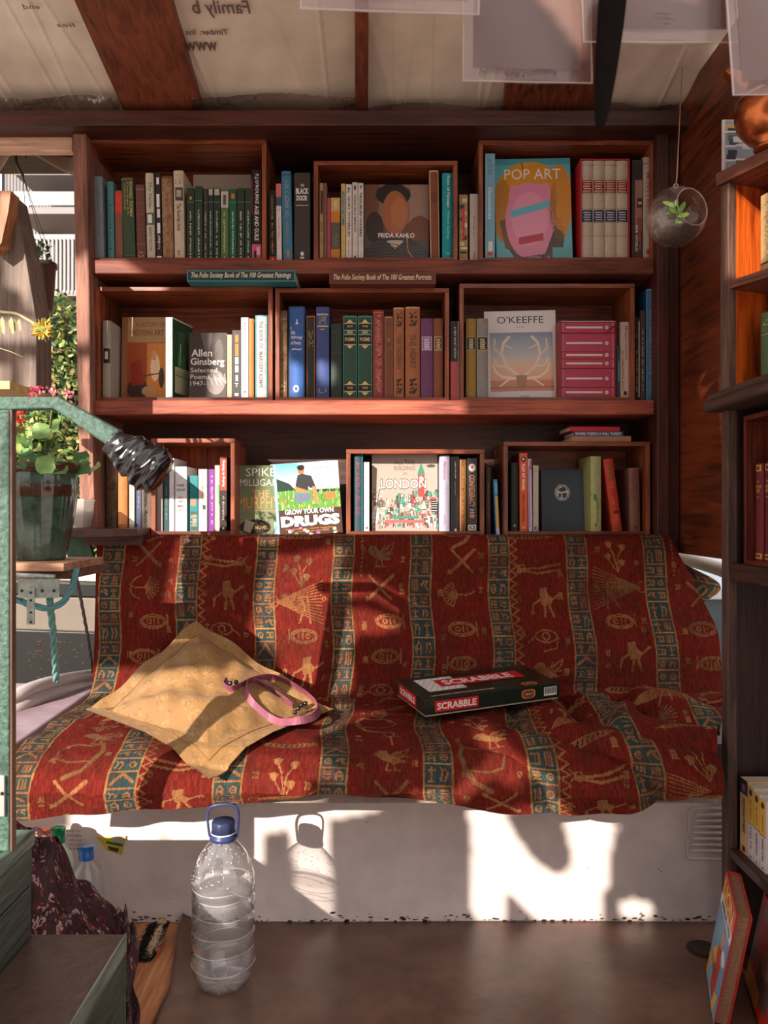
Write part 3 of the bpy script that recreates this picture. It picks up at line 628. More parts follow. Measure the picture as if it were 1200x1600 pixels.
bk(986.5, 1003, 250, z1c, '38302c', 'dark spine showing part of a woman\'s face, right of the red slipcase', 'p', dx=1, prints=[(B, .12, .8, 'a07460', .3, 1), (B, .52, .62, '4a3028', .5, 1), (B, .555, .58, 'c8b8a8', .6, .95), (B, .3, .42, '8a4c3c', .5, 1), (B, .8, .96, '2c2624'), (B, .02, .3, '4a3630'), (T, 'THE WORLD', .08, .35, 'e0dcd4', .35, .6), (T, 'CAME TO', .1, .3, 'b86848', .68, .88)])
bk(1004.5, 1018.5, 246, z1c, 'a8a098', 'silver-grey spine with red lettering at the right end of the top right crate', 'h', prints=[(T, 'MINSTREL', .45, .85, 'b03a34', .35, .75), (B, .93, .94, '6a6460'), (B, .05, .1, 'a83838', .35, .7)])

# ---- middle shelf: two boxed books lying on crate tops
def lying(name, label, x0, x1, yb_, yt, Yf, d, color, side, text, tcol, z=None, group=None, edge=None, yaw=0, pg=None, cat='book'):
    xa, xb = X_(x0, Yf), X_(x1, Yf); za = z if z is not None else Z_(yb_, Yf); zt = Z_(yt, Yf); w = xb-xa; h = zt-za
    r = thing(name, label, cat, ((xa+xb)/2, Yf, za), group); r.rotation_euler = (0, 0, yaw); c = mat(color, .55, 0, .08); t = min(.002, h*.15); s = mat(side, .5, 0, .05)
    MB().box(-w/2, w/2, 0, d, 0, t, s).box(-w/2, w/2, 0, d, h-t, h, s).box(-w/2, w/2, 0, .002, t, h-t, c).build('cover', r)
    MB().box(-w/2+.002, w/2-.002, .0022, d-.003, t*1.01, h-t*1.01, pg or PAGE).build('pages', r)
    m = MB(); mb_band = lambda u0, u1, v0, v1, col, L: m.add([(-w/2+w*u0, -.0002*L, h*v0), (-w/2+w*u1, -.0002*L, h*v0), (-w/2+w*u1, -.0002*L, h*v1), (-w/2+w*u0, -.0002*L, h*v1)], [(0, 1, 2, 3)], mat(col, .5, 0, 0))
    if edge: mb_band(0, 1, 0, 1, edge, 1); mb_band(.012, .988, .1, .9, color, 2)
    if text: put_text(m, text, lambda a, b: (-w/2+w*(.04+.92*a), -.0008, h*(.2+.62*b)), mat(tcol, .5, 0, 0), .01, .25)
    if m.f: m.build('spine_print', r)
    return r
zt1 = Z_(448, 2.285)+.0003
lying('boxed_book', 'dark teal boxed book lying on the middle left crate, titled The 100 Greatest Paintings', 292, 461.5, 0, 422.5, 2.235, .2, '1c3a40', '2c7478', 'The Folio Society Book of The 100 Greatest Paintings', 'e0d8b8', zt1, 'boxed art books lying under the top shelf', '3a8488')
lying('boxed_book', 'brown boxed book lying on the middle crate, titled The 100 Greatest Portraits', 514.5, 681, 0, 425.5, 2.245, .2, '5a2c20', '6e3a2a', 'The Folio Society Book of The 100 Greatest Portraits', 'e0d0a8', Z_(450, 2.285)+.0003, 'boxed art books lying under the top shelf', '6e3a28')
# ---- middle shelf, left crate
bk(160.5, 173, 501, z2c, '9c9488', 'grey and tan book, leftmost in the middle left crate, small portrait on its spine', 'h', prints=[(B, .45, .64, '1e1a18', .1, .95), (B, .5, .6, 'c8c0b8', .3, .7), (K, .7, .93, '7890a0', .25, .75, 8, 71), (K, .05, .38, 'b0a898', .3, .6, 10, 72)], d=.12)
cv = Canvas(90, 126, '8a3018')
cv.grad(.3, 1, 'a04a20', '7c3c18'); cv.rect(0, 0, 1, .3, 'a8865c'); cv.rect(.0, 0, .12, 1, '8c5c3c')
cv.rect(.55, .31, 1, 1, 'c88038'); cv.ell(.72, .6, .1, .16, 'e8c8a0'); cv.ell(.7, .46, .05, .06, 'c8986c'); cv.ell(.86, .72, .06, .12, '3c2c28'); cv.ell(.35, .86, .22, .12, '3c2a24'); cv.poly([(.2, .55), (.4, .5), (.5, .8), (.22, .82)], '8c2c1c'); cv.line([(.5, .7), (.9, .66)], 2, '5c3018'); cv.ell(.6, .88, .16, .06, 'b89060'); cv.mottle(.25, 5)
cover_book('hardback_book', 'face-out art history cover, red-brown with a tan title panel, half in sun', 189, 262, 494, z2c, .035, cv, 0, 2.37, .05, texts=[('A HISTORY OF', .3, .92, .06, .12, '7a5838'), ('WESTERN ART', .16, .9, .15, .22, '7a5030')])
cv = Canvas(70, 110, '1f4a36'); cv.ell(.45, .58, .22, .3, '3c7a50'); cv.rect(.3, .14, .62, .45, '2f6644'); cv.rect(.12, .6, .95, .93, 'b4b898'); cv.rect(.0, .0, 1, .02, 'c8d0b8'); cv.line([(.4, .3), (.35, .56)], 3, '9ac8a0'); cv.line([(.15, .66), (.8, .66)], 1.5, '7a8468'); cv.mottle(.15, 6)
r = thing('hardback_book', 'white-spined book turned to show a green bottle cover, in the middle left crate', 'book', (X_(259.8, 2.305), 2.3, z2c), 'books shown cover outwards'); hh = Z_(496, 2.3)-z2c; r.rotation_euler = (0, 0, -math.radians(68)+math.radians(22))
cwhite = mat('d8d2cc', .45, 0, .04)
r.rotation_euler = (0, 0, math.radians(0))
# local frame: spine runs along -Y face, cover faces +X, the whole turned clockwise
r.rotation_euler = (0, 0, math.radians(-13)); tb = .021
MB().box(0, tb, 0, .0015, 0, hh, cwhite).box(0, .0015, .0015, .125, 0, hh, cwhite).box(tb-.0015, tb, .0015, .125, 0, hh, cwhite).build('cover', r)
MB().box(.0016, tb-.0016, .0017, .122, .001, hh-.001, PAGEW).build('pages', r)
cv.plane('cover_print', r, (tb+.0003, 0, hh), (0, .125, 0), (0, 0, -hh), attr_mat(.25))
m = MB(); put_text(m, 'Norwegian', lambda a, b: (tb+.0008, .02+.085*a, hh*(.27+.05*b)), mat('3c4c38', .5, 0, 0)); put_text(m, 'Sackville', lambda a, b: (.006+.009*b, -.0004, hh*(.75-.35*a)), mat('9a948c', .5, 0, 0)); m.build('title', r)
cv = Canvas(90, 112, '39322f'); cv.grad(0, 1, '3c3431', '4a4441'); cv.poly([(.3, .0), (.62, .0), (.55, .3), (.5, .5), (.44, .3)], '6a625e'); cv.ell(.72, .75, .25, .18, '8a807c'); cv.ell(.8, .3, .12, .2, '5c5450')
for q in range(16): cv.line([(.5+.03*q, .62+.02*(q % 5)), (.56+.03*q, .7+.03*(q % 4))], 1.4, 'b8b0ac')
cv.mottle(.3, 7)
cover_book('paperback_book', 'face-out grey cover reading Selected Poems 1947', 295, 353, 519, z2c, .02, cv, 0, 2.325, .04, spine='c8c0b8', w=.108, texts=[('Allen', .06, .62, .25, .36, 'ece8e4', .015), ('Ginsberg', .04, .95, .38, .52, 'ece8e4', .015), ('Selected', .04, .76, .53, .6, 'd8d4d0', .008), ('Poems', .04, .56, .63, .7, 'd8d4d0', .008), ('1947-', .04, .44, .73, .8, 'd8d4d0', .008)])
bk(355, 362.3, 523, z2c, 'b8a088', 'thin cream and wood-coloured spine right of the grey poetry cover', 'p', prints=[(K, .3, .8, '9a6040', .4, .6, 10, 73)])
bk(362.8, 376, 516, z2c, '3a3432', 'charcoal spine with orange and white blocks', 'p', prints=[(B, .82, .93, 'e07818', .35, .75), (B, .62, .8, 'e07818', .35, .75), (B, .5, .6, 'e8e4e0', .35, .75), (B, .38, .48, 'd8d4d0', .35, .75), (B, .25, .34, 'e8e4e0', .4, .7), (T, 'T', .16, .22, 'e8e4e0', .3, .75, {'h': True}), (B, .03, .07, 'e0dcd8', .3, .75)])
bk(376.6, 388.2, 496, z2c, 'd2c8c6', 'tall white spine with small red letters in the middle left crate', 'p', prints=[(T, 'PHIL', .8, .93, 'c05050', .4, .65), (K, .62, .72, 'c86060', .45, .6, 3, 74), (B, .07, .085, '2a2a40', .35, .65)])
bk(388.8, 396.5, 498, z2c, 'b4743c', 'orange-tan slim spine beside the tall white one', 'h')
bk(398.5, 419, 493, z2c, 'c9bfb6', 'white spine framed in teal reading THE BOOK OF, right end of the middle left crate', 'h', prints=[(B, 0, 1, '2c8088', 0, .12), (B, 0, 1, '2c8088', .9, 1), (B, .985, 1, '2c8088'), (T, 'THE BOOK OF', .6, .93, '584844', .3, .6), (T, 'MARGERY KEMPE', .12, .56, '584844', .3, .6), (K, .1, .9, 'b8acc0', .7, .85, 12, 75)])
# ---- middle shelf, middle crate
bk(432.8, 449, 486, z2c, '8a6a4c', 'worn tan old hardback, first in the second shelf\'s middle crate', dx=0, prints=[(B, .96, 1, '5c4434'), (B, .9, .91, 'b89870'), (K, .06, .2, 'd8c0a0', .2, .8, 5, 76)], texture=.4)
b = [(B, 0, 1, '1c3660', 0, .08), (B, 0, 1, '1c3660', .93, 1), (B, .985, 1, '1c3660'), (T, '\u2042', .8, .86, 'e8e4f0', .45, .6, {'h': True}), (T, 'A', .75, .78, 'e8e4f0', .12, .22, {'h': True}), (T, 'Folio', .69, .735, 'e8e4f0', .16, .42, {'h': True, 'shear': .3}), (T, 'Anthology', .635, .68, 'e8e4f0', .12, .88, {'h': True, 'shear': .3}), (T, 'of Poetry', .57, .62, 'e8e4f0', .14, .8, {'h': True, 'shear': .3}), (T, '~', .52, .54, 'e8e4f0', .2, .8, {'h': True, 'bold': .03}), (T, '\u25ce', .06, .14, 'e0d8c8', .3, .66, {'h': True})]
bk(450.5, 476.5, 479, z2c, '3560a4', 'broad bright blue spine reading Anthology of Poetry', prints=b)
bk(479, 492.5, 494, z2c, '26302a', 'dark green spine with an orange edge between the two blue ones', prints=[(B, 0, 1, 'b0602c', .92, 1), (B, 0, 1, 'b0602c', 0, .06), (B, .985, 1, 'b0602c'), (K, .62, .82, 'a89868', .2, .8, 7, 78)])
bk(493.8, 514.5, 480, z2c, '3c4e84', 'slate-blue hardback with two gold rules near its head', prints=[(B, .91, .925, 'c8b078', .06, .94), (B, .78, .795, 'c8b078', .06, .94), (K, .81, .9, 'c8b078', .25, .75, 5, 79), (K, .72, .76, 'c8b078', .3, .7, 2, 80), (K, .05, .1, 'a89888', .2, .8, 2, 81)])
bk(517, 534.5, 506, z2c, '26342c', 'very dark green old hardback with faint titles, second shelf', prints=[(B, .88, .885, '4a5a48'), (K, .74, .8, '5a6650', .2, .8, 2, 82), (B, .6, .605, '4a5a48')])
for q, (a, b_) in enumerate(((535.7, 558), (559, 581.8))):
    pr = [(B, .985, 1, '3c9080'), (B, 0, 1, '3c9080', 0, .05), (B, 0, 1, '3c9080', .95, 1), (B, .83, .9, '15100f', .06, .94), (B, .66, .76, '15100f', .06, .94), (B, .09, .15, '15100f', .06, .94)]
    for v in (.905, .82, .77, .645, .158, .075): pr.append((B, v, v+.007, 'd8c088', .08, .92))
    for v, s_ in ((.915, 1), (.638, -1), (.165, 1), (.068, -1)): pr.append(('poly', [(.25, v), (.75, v), (.5, v+.04*s_)], 'd8c088'))
    pr += [(T, 'THE' if q else 'SELECTED', .86, .88, 'd8c088', .3, .7, {'h': True}), (T, 'POEMS', .69, .735, 'd8c088', .14, .86, {'h': True}), (T, 'TALES', .11, .135, 'd8c088', .3, .7, {'h': True}), (B, .78, .815, '8aa088', .3, .7)]
    bk(a, b_, 494, z2c, '2f4e40', ('left' if q == 0 else 'right')+' one of the twin green spines with black and gold panels', prints=pr)
bk(582.5, 599.8, 485, z2c, '8c3a38', 'rose-red hardback with a gold leafy vine down its spine', prints=[(B, .97, .975, 'c08858')]+[(K, .1, .9, 'b87858', .2, .5, 26, 85), (K, .06, .95, 'c89068', .4, .8, 30, 86)])
bk(600.8, 613.5, 495, z2c, '7c4630', 'brown boxed spine with a pale outline, right of the rose-red one', prints=[(B, 0, 1, 'b89070', 0, .07), (B, 0, 1, 'b89070', .93, 1), (B, .985, 1, 'b89070'), (B, .65, .655, '4a2c20', .1, .9), (K, .68, .74, 'c89868', .3, .7, 2, 87), (B, .9, .905, '4a2c20', .1, .9)])
for q, (a, b_, yt) in enumerate(((614.5, 631.5, 481), (633, 656.2, 480))):
    pr = [(B, .985, 1, 'c8a888')]
    for base in (.84, .1):
        sw = '2e2018'
        pr += [('poly', [(.25, base+.1), (.8, base+.12), (.7, base+.09), (.35, base+.075)], sw), ('poly', [(.35, base+.06), (.55, base+.09), (.5, base+.03), (.3, base+.03)], sw), ('poly', [(.55, base+.055), (.85, base+.06), (.75, base+.03)], sw), ('poly', [(.25, base-.0), (.6, base+.02), (.5, base-.01)], sw), ('poly', [(.5, base-.02), (.85, base+.02), (.7, base-.05), (.45, base-.055)], sw), ('poly', [(.25, base-.03), (.45, base-.02), (.35, base-.06)], sw)]
    pr += [(T, 'THE TALISMAN' if q == 0 else 'THE HEART', .32, .7, '6a4a34', .3, .75)]
    bk(a, b_, yt, z2c, 'a2623c', ('narrower' if q == 0 else 'broader')+' one of the two orange-brown spines with black flame ornaments', prints=pr)
for a, b_, c, lc, tc, lb in ((657, 676.7, '6c3c62', '8c5a9a', 'd8c8e0', 'purple spine with a lilac title label'), (677.3, 692.3, '80492e', '3c2018', 'd8b080', 'brown spine with a dark round-cornered label, beside the purple one')):
    bk(a, b_, 498, z2c, c, lb, prints=[(B, .6, .77, 'e0d0b0', .1, .9), (B, .607, .763, lc, .14, .86)]+[(B, .62+.022*i, .632+.022*i, tc, .3-.04*(i % 2), .7+.05*(i % 3 == 0)) for i in range(6)])
bk(703.8, 717.5, 502, z2, '1b1614', 'black spine with a coral pink lower half, between two crates on the middle shelf', 'p', prints=[(B, .02, .5, 'c4545a', 0, .85), (B, 0, 1, 'd8d0c8', .86, .93), (T, 'A VERY SHORT HISTORY', .53, .93, 'd0ccc8', .4, .66)])
# ---- middle shelf, right crate
for a, b_, c, lc, lb in ((728, 743.8, '9a7a30', '20342c', 'mustard yellow spine with a dark green label'), (744.6, 763, '8a8480', '1a1615', 'grey cloth spine with a black label, left of the antler cover')):
    bk(a, b_, 498, z2c, c, lb, prints=[(B, .6, .77, 'b8a878', .04, .96), (B, .607, .763, lc, .08, .92)]+[(B, .62+.022*i, .632+.022*i, 'c8bc98', .3-.04*(i % 2), .7+.05*(i % 3 == 0)) for i in range(6)])
cv = Canvas(120, 140, 'd5cfca')   # antler cover: plain stand-in, a sky fading to sand with pale branches
cv.rect(.07, .245, .95, .9, '7c8ca0'); cv.grad(.245, .55, '6c8098', 'b8b4b0', .07, .95); cv.grad(.55, .78, 'd0b098', 'd8a078', .07, .95); cv.grad(.78, .9, 'c07848', 'b87850', .07, .95)
for sx_ in (-1, 1):
    bx_ = lambda a_: .5+sx_*a_
    cv.line([(bx_(.05), .72), (bx_(.2), .62), (bx_(.27), .48), (bx_(.24), .36), (bx_(.16), .29)], 4, 'd8c8b0'); cv.line([(bx_(.27), .5), (bx_(.37), .42), (bx_(.36), .32)], 3, 'd0bca4')
    cv.line([(bx_(.2), .62), (bx_(.33), .62), (bx_(.38), .54)], 3, 'd8c8b0'); cv.line([(bx_(.06), .76), (bx_(.26), .74), (bx_(.36), .68), (bx_(.39), .6)], 3.4, 'e0d0bc'); cv.line([(bx_(.16), .76), (bx_(.3), .84)], 2.6, 'e0d0bc'); cv.line([(bx_(.24), .38), (bx_(.12), .42)], 2.4, 'd0bca4')
cv.poly([(.42, .72), (.58, .72), (.56, .86), (.5, .88), (.44, .86)], '9a6a40'); cv.line([(.07, .86), (.95, .855)], 2, '9a5830')
cover_book('paperback_book', 'face-out white cover with pale branching antlers , right of the grey cloth spine', 760, 872, 484, z2c, .015, cv, -3, 2.345, .05, spine='d8d0cc', texts=[("O'KEEFFE", .18, .83, .06, .14, '2c2624', .0), ('TASCHEN', .47, .6, .95, .965, '4a4240', .005), ('Georgia', .44, .56, .175, .19, '6a6260', .0)])
Yb = 2.305; xa, xb = X_(873.5, Yb), X_(963, Yb); zt = Z_(501.5, Yb); w = xb-xa; h = zt-z2c; t = .003
sl = thing('boxed_set_slipcase', 'crimson slipcase holding six pink volumes lying flat, middle right crate', 'slipcase', (xa, Yb, z2c)); rd = mat('8c1420', .4, 0, .06)
MB().box(0, t*1.6, -.004, .15, 0, h, rd).box(w-t, w, 0, .15, 0, h, rd).box(t*1.6, w-t, 0, .15, h-t*.6, h, mat('d8c8b8', .6)).box(t*1.6, w-t, 0, .15, 0, t*.6, rd).build('case', sl)
hs = [.15, .26, .095, .13, .26, .14]; tot = sum(hs); zz = z2c+h-t*.6-.0004; wd = w-2.6*t
for i, q in enumerate(hs):
    hh = (h-1.2*t-.001)*q/tot; zz -= hh
    r = lying('hardback_book', ['topmost', 'second', 'thin third', 'fourth', 'thick fifth', 'lowest'][i]+' of the six pink volumes stacked in the crimson slipcase', 600, 601, 0, 500, Yb+.002, .14, 'b8405a', 'a83450', None, 'fff', zz, 'pink volumes in the crimson slipcase')
    r.location = (xa+t*1.6+wd/2, Yb+.002, zz)
    for c_ in list(r.children): bpy.data.objects.remove(c_)
    c = mat('b5405c', .5, 0, .1, 80); ww = wd*.99; g = hh*.97
    MB().box(-ww/2, ww/2, .0015, .138, 0, .0015, c).box(-ww/2, ww/2, .0015, .138, g-.0015, g, c).box(-ww/2, ww/2, 0, .0015, 0, g, c).build('cover', r, bevel=.0008)
    MB().box(-ww/2+.001, ww/2-.001, .002, .136, .0017, g-.0017, PAGE).build('pages', r)
    m = MB(); cr_ = mat('e0d4c0', .5, 0, 0)
    m.add([(-ww*.40, -.0003, g*.42), (ww*.27, -.0003, g*.42), (ww*.27, -.0003, g*.42+.0055), (-ww*.40, -.0003, g*.42+.0055)], [(0, 1, 2, 3)], cr_)
    cz = g*.42+.0027; m.add([(ww*.35+.0052*math.cos(a*math.pi/8), -.0003, cz+.0052*math.sin(a*math.pi/8)) for a in range(16)], [tuple(range(16))], cr_)
    put_text(m, '&', lambda a, b: (ww*.335+ww*.03*a, -.0006, cz-.002+.004*b), mat('8c2c40', .5, 0, 0))
    for sx_ in (-.47, -.455, .455, .47): m.add([(ww*sx_, -.0003, .001), (ww*sx_+.0008, -.0003, .001), (ww*sx_+.0008, -.0003, g-.001), (ww*sx_, -.0003, g-.001)], [(0, 1, 2, 3)], mat('d8a0a0', .5, 0, 0))
    m.build('spine_print', r)
m = MB(); p = V(945, 522, 2.30); m.tube([p, p+Vector((.02, -.002, .018)), p+Vector((.034, -.001, .026))], [.0018, .0025, .0012], mat('8c2030', .4), 6)
tag(m.build('ribbon_marker'), 'dark red ribbon end over the crimson slipcase\'s upper right corner', 'ribbon')
bk(964.3, 968.5, 540, z2c, '2c4c58', 'thin dark teal spine between the crimson slipcase and the cream paperback', 'p', prints=[(B, .3, .7, '2a9090', .3, 1)])
bk(969.3, 982, 503, z2c, 'c0aea0', 'cream paperback with red lettering at the right of the middle right crate', 'p', prints=[(T, 'Margaret Atwood', .5, .95, '4a3c38', .55, .85, {'shear': .2}), (T, 'BLUEBEARDS EGG', .1, .62, 'b04030', .15, .42), (B, .04, .09, '2a2420', .4, .8)])
bk(992.5, 999.8, 495, z2, '26201e', 'thin black and white spine outside the middle right crate', 'p', prints=[(B, .05, .95, 'b8b0a4', .7, 1), (K, .1, .8, 'a8a098', .2, .5, 14, 90)])
bk(1000.6, 1008, 485, z2, '54463c', 'slim brown spine with white type, between the thin black one and CIVILISATION', 'p', prints=[(K, .12, .8, 'd0c8c0', .35, .65, 20, 91)])
bk(1009.5, 1027, 452, z2, '2c6c98', 'tall blue boxed spine reading CIVILISATION at the right end of the middle shelf', 'h', prints=[(B, 0, 1, '5a90a8', 0, .07), (B, 0, 1, '4a88a0', .93, 1), (B, .985, 1, '5a90a8'), (T, 'CIVILISATION', .24, .82, 'b08860', .28, .72), (T, 'CLARK', .05, .2, '9a8468', .28, .72), (T, 'KENNETH', .85, .97, '8a8070', .3, .7)])
# ---- bottom shelf, left of the crates (standing on the lower ledge)
ZL = Z_(824, 2.32)
bk(147.5, 157, 690, ZL, '2a5058', 'dark teal spine reading THE IMPENDING GLEAM, far left of the bottom row', 'h', Y=2.32, prints=[(T, 'THE IMPENDING GLEAM', .38, .95, 'a8b8b0', .3, .7), (T, 'Coelho', .15, .33, 'a8b8b0', .35, .7)])
bk(166, 182.5, 707, ZL, '5c4430', 'mottled brown hardback behind the taped end of the handrail', 'h', Y=2.32, texture=.5)
bk(184.5, 199, 710, ZL, 'b0703a', 'orange-tan hardback beside the mottled brown one', 'h', Y=2.32)
bk(202, 210, 733, ZL, 'b8ae a4'.replace(' ', ''), 'slim white paperback under the taped handrail end', 'p', Y=2.32, prints=[(K, .3, .8, '7a706a', .35, .65, 12, 92)])
bk(213, 220.5, 735, ZL, '44506c', 'slim dusty blue spine left of The Whitehall Mandarin', 'p', Y=2.32, prints=[(K, .3, .8, '8890a0', .35, .65, 12, 93)])
bk(221.5, 236, 738, z3, 'b5a594', 'cream spine reading The Whitehall Mandarin against the narrow upright crate', 'h', prints=[(T, 'The Whitehall Mandarin', .1, .88, '4a3e38', .3, .72)])
# ---- bottom shelf, narrow crate
bk(243.5, 254, 748, z3c, '9c948c', 'grey-white spine, leftmost in the narrow upright crate', 'p', prints=[(K, .06, .12, '5a544e', .35, .6, 2, 94)])
bk(256.5, 263.5, 743, z3c, '1f4448', 'dark teal slim spine in the narrow upright crate', 'p', prints=[(K, .2, .8, '6a8c8c', .35, .65, 14, 95)])
bk(264.5, 272, 716, z3c, 'd4ccd0', 'tall plain white spine at the tip of the taped handrail', 'h')
bk(273.5, 292, 729, z3c, 'cfd3d4', 'white spine reading ALL THAT MAN IS', 'p', prints=[(T, 'DAVID', .69, .73, '3a4448', .15, .8, {'h': True, 'bold': .02}), (T, 'SZALAY', .62, .66, '3a4448', .12, .9, {'h': True, 'bold': .02}), (T, 'ALL', .5, .54, 'd86a30', .25, .7, {'h': True, 'bold': .02}), (T, 'THAT', .44, .48, '3a4448', .2, .8, {'h': True, 'bold': .02}), (T, 'MAN', .37, .41, 'd83a20', .22, .75, {'h': True, 'bold': .02}), (T, 'IS', .3, .34, 'd86a30', .35, .6, {'h': True, 'bold': .02}), (B, .9, 1, 'a0c4cc')])
bk(296.5, 309, 743, z3c, '1a7a80', 'teal patterned spine right of ALL THAT MAN IS', 'p', prints=[(B, .02, .35, '3a4a40', .1, .9), (K, .05, .3, 'b8b098', .1, .9, 9, 96), (B, .45, .58, 'a8785a', .1, .8)])
bk(310, 323.5, 733, z3c, 'd2c6bc', 'white spine with orange-red lettering and a small blue bird', 'p', prints=[(T, 'AUTUMN IN THE', .4, .9, 'd87858', .35, .6), (B, .35, .42, '243c5c', .5, .85)])
bk(324.5, 335, 733, z3c, '7c2c8c', 'bright purple spine in the narrow upright crate', 'p', prints=[(K, .1, .9, 'd8b8e0', .5, .8, 22, 97), (B, 0, 1, '3a1840', 0, .2)])
bk(335.6, 343.3, 727, z3c, 'c8b8a0', 'cream spine with a green mark beside the red and black one', 'p', prints=[(B, .4, .7, '3a9050', .75, 1)])
bk(343.8, 354.3, 714, z3c, '2a1a18', 'spine half orange-red, half black, at the right of the narrow crate', 'p', prints=[(B, .55, .98, 'c83818'), (T, 'Buying up Buying', .6, .95, 'f0e8e0', .3, .75, {'bold': .02}), (K, .15, .5, 'b0a8a0', .35, .65, 14, 98), (B, .02, .06, 'd0c8c0', .35, .65)])
# ---- bottom shelf, open middle
cv = Canvas(70, 108, '5a6444'); cv.grad(0, 1, '5c6646', '7c8462'); cv.ell(.42, .9, .36, .11, '24241c'); cv.poly([(.15, .95), (.2, .78), (.42, .84), (.3, .99)], 'a8a890'); cv.rect(.04, .33, .96, .335, 'a88450'); cv.rect(.04, .66, .96, .665, 'a88450'); cv.mottle(.15, 9)
cover_book('hardback_book', 'face-out olive green cover reading THE MURPHY A NOVEL', 370, 438, 727, z3, .03, cv, 0, 2.36, .03, texts=[('SPIKE', .2, .88, .04, .16, 'c8ccc0', .0), ('MILLIGAN', .06, .95, .2, .3, 'c0c4b4', .0), ('THE', .35, .75, .36, .46, 'c08c54', .01), ('MURPHY', .02, .98, .46, .63, 'c88a4a', .0), ('A NOVEL', .32, .72, .88, .93, 'b89048', .01)])
def drugs():
    cv = Canvas(110, 140, '7ab4d0'); cv.grad(0, .42, '58a8cc', 'c8d4d8'); cv.poly([(.35, 0), (1, 0), (1, .42), (.5, .42)], 'c8ccd4'); cv.ell(.78, .18, .14, .04, 'a8acb4'); cv.poly([(0, .2), (.2, .28), (.35, .42), (0, .42)], '20342c'); cv.rect(0, .38, 1, .64, '5c8c3c'); cv.poly([(.62, .38), (1, .4), (1, .42), (.6, .42)], '2c3c34')
    rr = random.Random(4)
    for i in range(150):
        x, y = rr.random(), rr.uniform(.42, .64); cv.line([(x, y), (x+rr.uniform(-.02, .02), y-rr.uniform(.02, .07))], 1.1, rr.choice(['3f7030', '7cac58', '8cbc70', '4c8448', 'c8c890']))
    cv.ell(.4, .1, .055, .065, '9c6844'); cv.ell(.4, .065, .06, .04, '1c1614'); cv.poly([(.34, .17), (.42, .15), (.56, .19), (.62, .34), (.54, .36), (.5, .33), (.5, .4), (.32, .4), (.3, .3)], '2f3030')
    cv.poly([(.28, .32), (.34, .34), (.52, .4), (.5, .43), (.3, .4)], 'b07a50'); cv.poly([(.56, .34), (.62, .33), (.66, .56), (.6, .58)], 'b07a50'); cv.poly([(.26, .42), (.5, .42), (.54, .52), (.34, .56), (.27, .5)], '5c7484')
    cv.ell(.84, .48, .1, .05, 'b8703c'); 
    for i in range(22): cv.ell(rr.random(), rr.uniform(.46, .68), .014, .012, rr.choice(['d83a28', 'e8602c', 'd84838', 'e8b030']))
    cv.rect(0, .64, 1, 1, '463028'); cv.mottle(.12, 11)
    for i in range(14): cv.ell(rr.random(), rr.uniform(.9, 1), .03, .02, rr.choice(['e0d8e0', '9a5c9c', '7c5a4a', 'b8a8a0', '5c7c40']))
    return cv
dlab = ['rearmost copy of the gardening book leaning right, only its left edge showing', 'middle copy of the gardening book leaning right, behind the front one', 'front copy of the face-out gardening book reading GROW YOUR OWN DRUGS']
for i in range(3):
    o = [(-9, .034), (-4.5, .017), (0, 0)][i]
    tx = [('GROW YOUR OWN', .1, .88, .64, .71, 'f0ecf0', .03), ('DRUGS', .03, .97, .73, .88, 'f4f0f4', .06), ('Easy recipes for natural remedies', .1, .85, .905, .925, 'e8882c', .01), ('and beauty fixes', .3, .68, .94, .957, 'e8882c', .01), ('JAMES WONG', .64, .95, .07, .1, '2c6c98', .0)]
    cover_book('paperback_book', dlab[i], 439+o[0], 534+o[0], 722, z3, .0145, drugs() if i == 2 else Canvas(6, 6, '8cc0d8'), -8, 2.325+o[1], .05, spine='d4ccd0' if i else '88b8cc', texts=tx if i == 2 else (), w=.182)
# ---- bottom shelf, middle crate
bk(552.5, 567, 710, z3c, '1f3f48', 'dark teal hardback with red lettering, leftmost in the bottom middle crate', 'h', prints=[(T, 'MISERABLES', .2, .9, '7a3038', .3, .75), (B, 0, 1, '2c8890', .88, 1)])
bk(568.5, 577, 722, z3c, 'cfc2b8', 'slim white spine with a tiny black mark, left of the city drawing book', 'p', prints=[(B, .03, .06, '2a2420', .4, .7), (B, .85, .855, '9c8c80'), (K, .3, .6, 'e0b0a8', .4, .6, 5, 99)])
cv = Canvas(120, 142, 'a69488'); rr = random.Random(12)
cv.line([(.5, .1), (.52, .09)], 2, '4a4440')
for i in range(260):
    y = rr.uniform(.52, .98); x = rr.random(); w_, h_ = rr.uniform(.015, .06), rr.uniform(.02, .09); c = rr.choice(['b04440', '3f8c70', '4a423e', 'd8ccc0', '3f8c70', 'b85048', 'ddd4c8', '5c544e'])
    if y > .6 or abs(x-.7) < .3:
        (cv.rect(x, y-h_, x+w_, y, c) if rr.random() < .6 else cv.poly([(x, y), (x+w_, y), (x+w_/2, y-h_)], c))
        if rr.random() < .5: cv.line([(x, y), (x, y-h_), (x+w_, y-h_), (x+w_, y)], 1, '3a3430')
cv.rect(.7, .27, .8, .56, 'a8403c'); cv.poly([(.69, .28), (.81, .28), (.75, .12)], '3a7c64'); cv.ell(.75, .34, .035, .035, 'e4dcd0'); cv.rect(.7, .42, .8, .43, 'e0d4c8'); cv.rect(.9, .6, .99, .76, '2c2826')
for i in range(5): cv.line([(.9, .62+.03*i), (.99, .62+.03*i)], 1, 'c8c0b8')
cv.ell(.06, .8, .05, .12, 'd8ccc0'); cv.rect(.2, .86, .8, .9, 'b85a58'); cv.rect(.3, .81, .72, .845, '3f7c68'); cv.ell(.9, .17, .07, .02, '4a4440'); cv.line([(.03, .98), (.1, .55), (.14, .4)], 1.5, '4a4440')
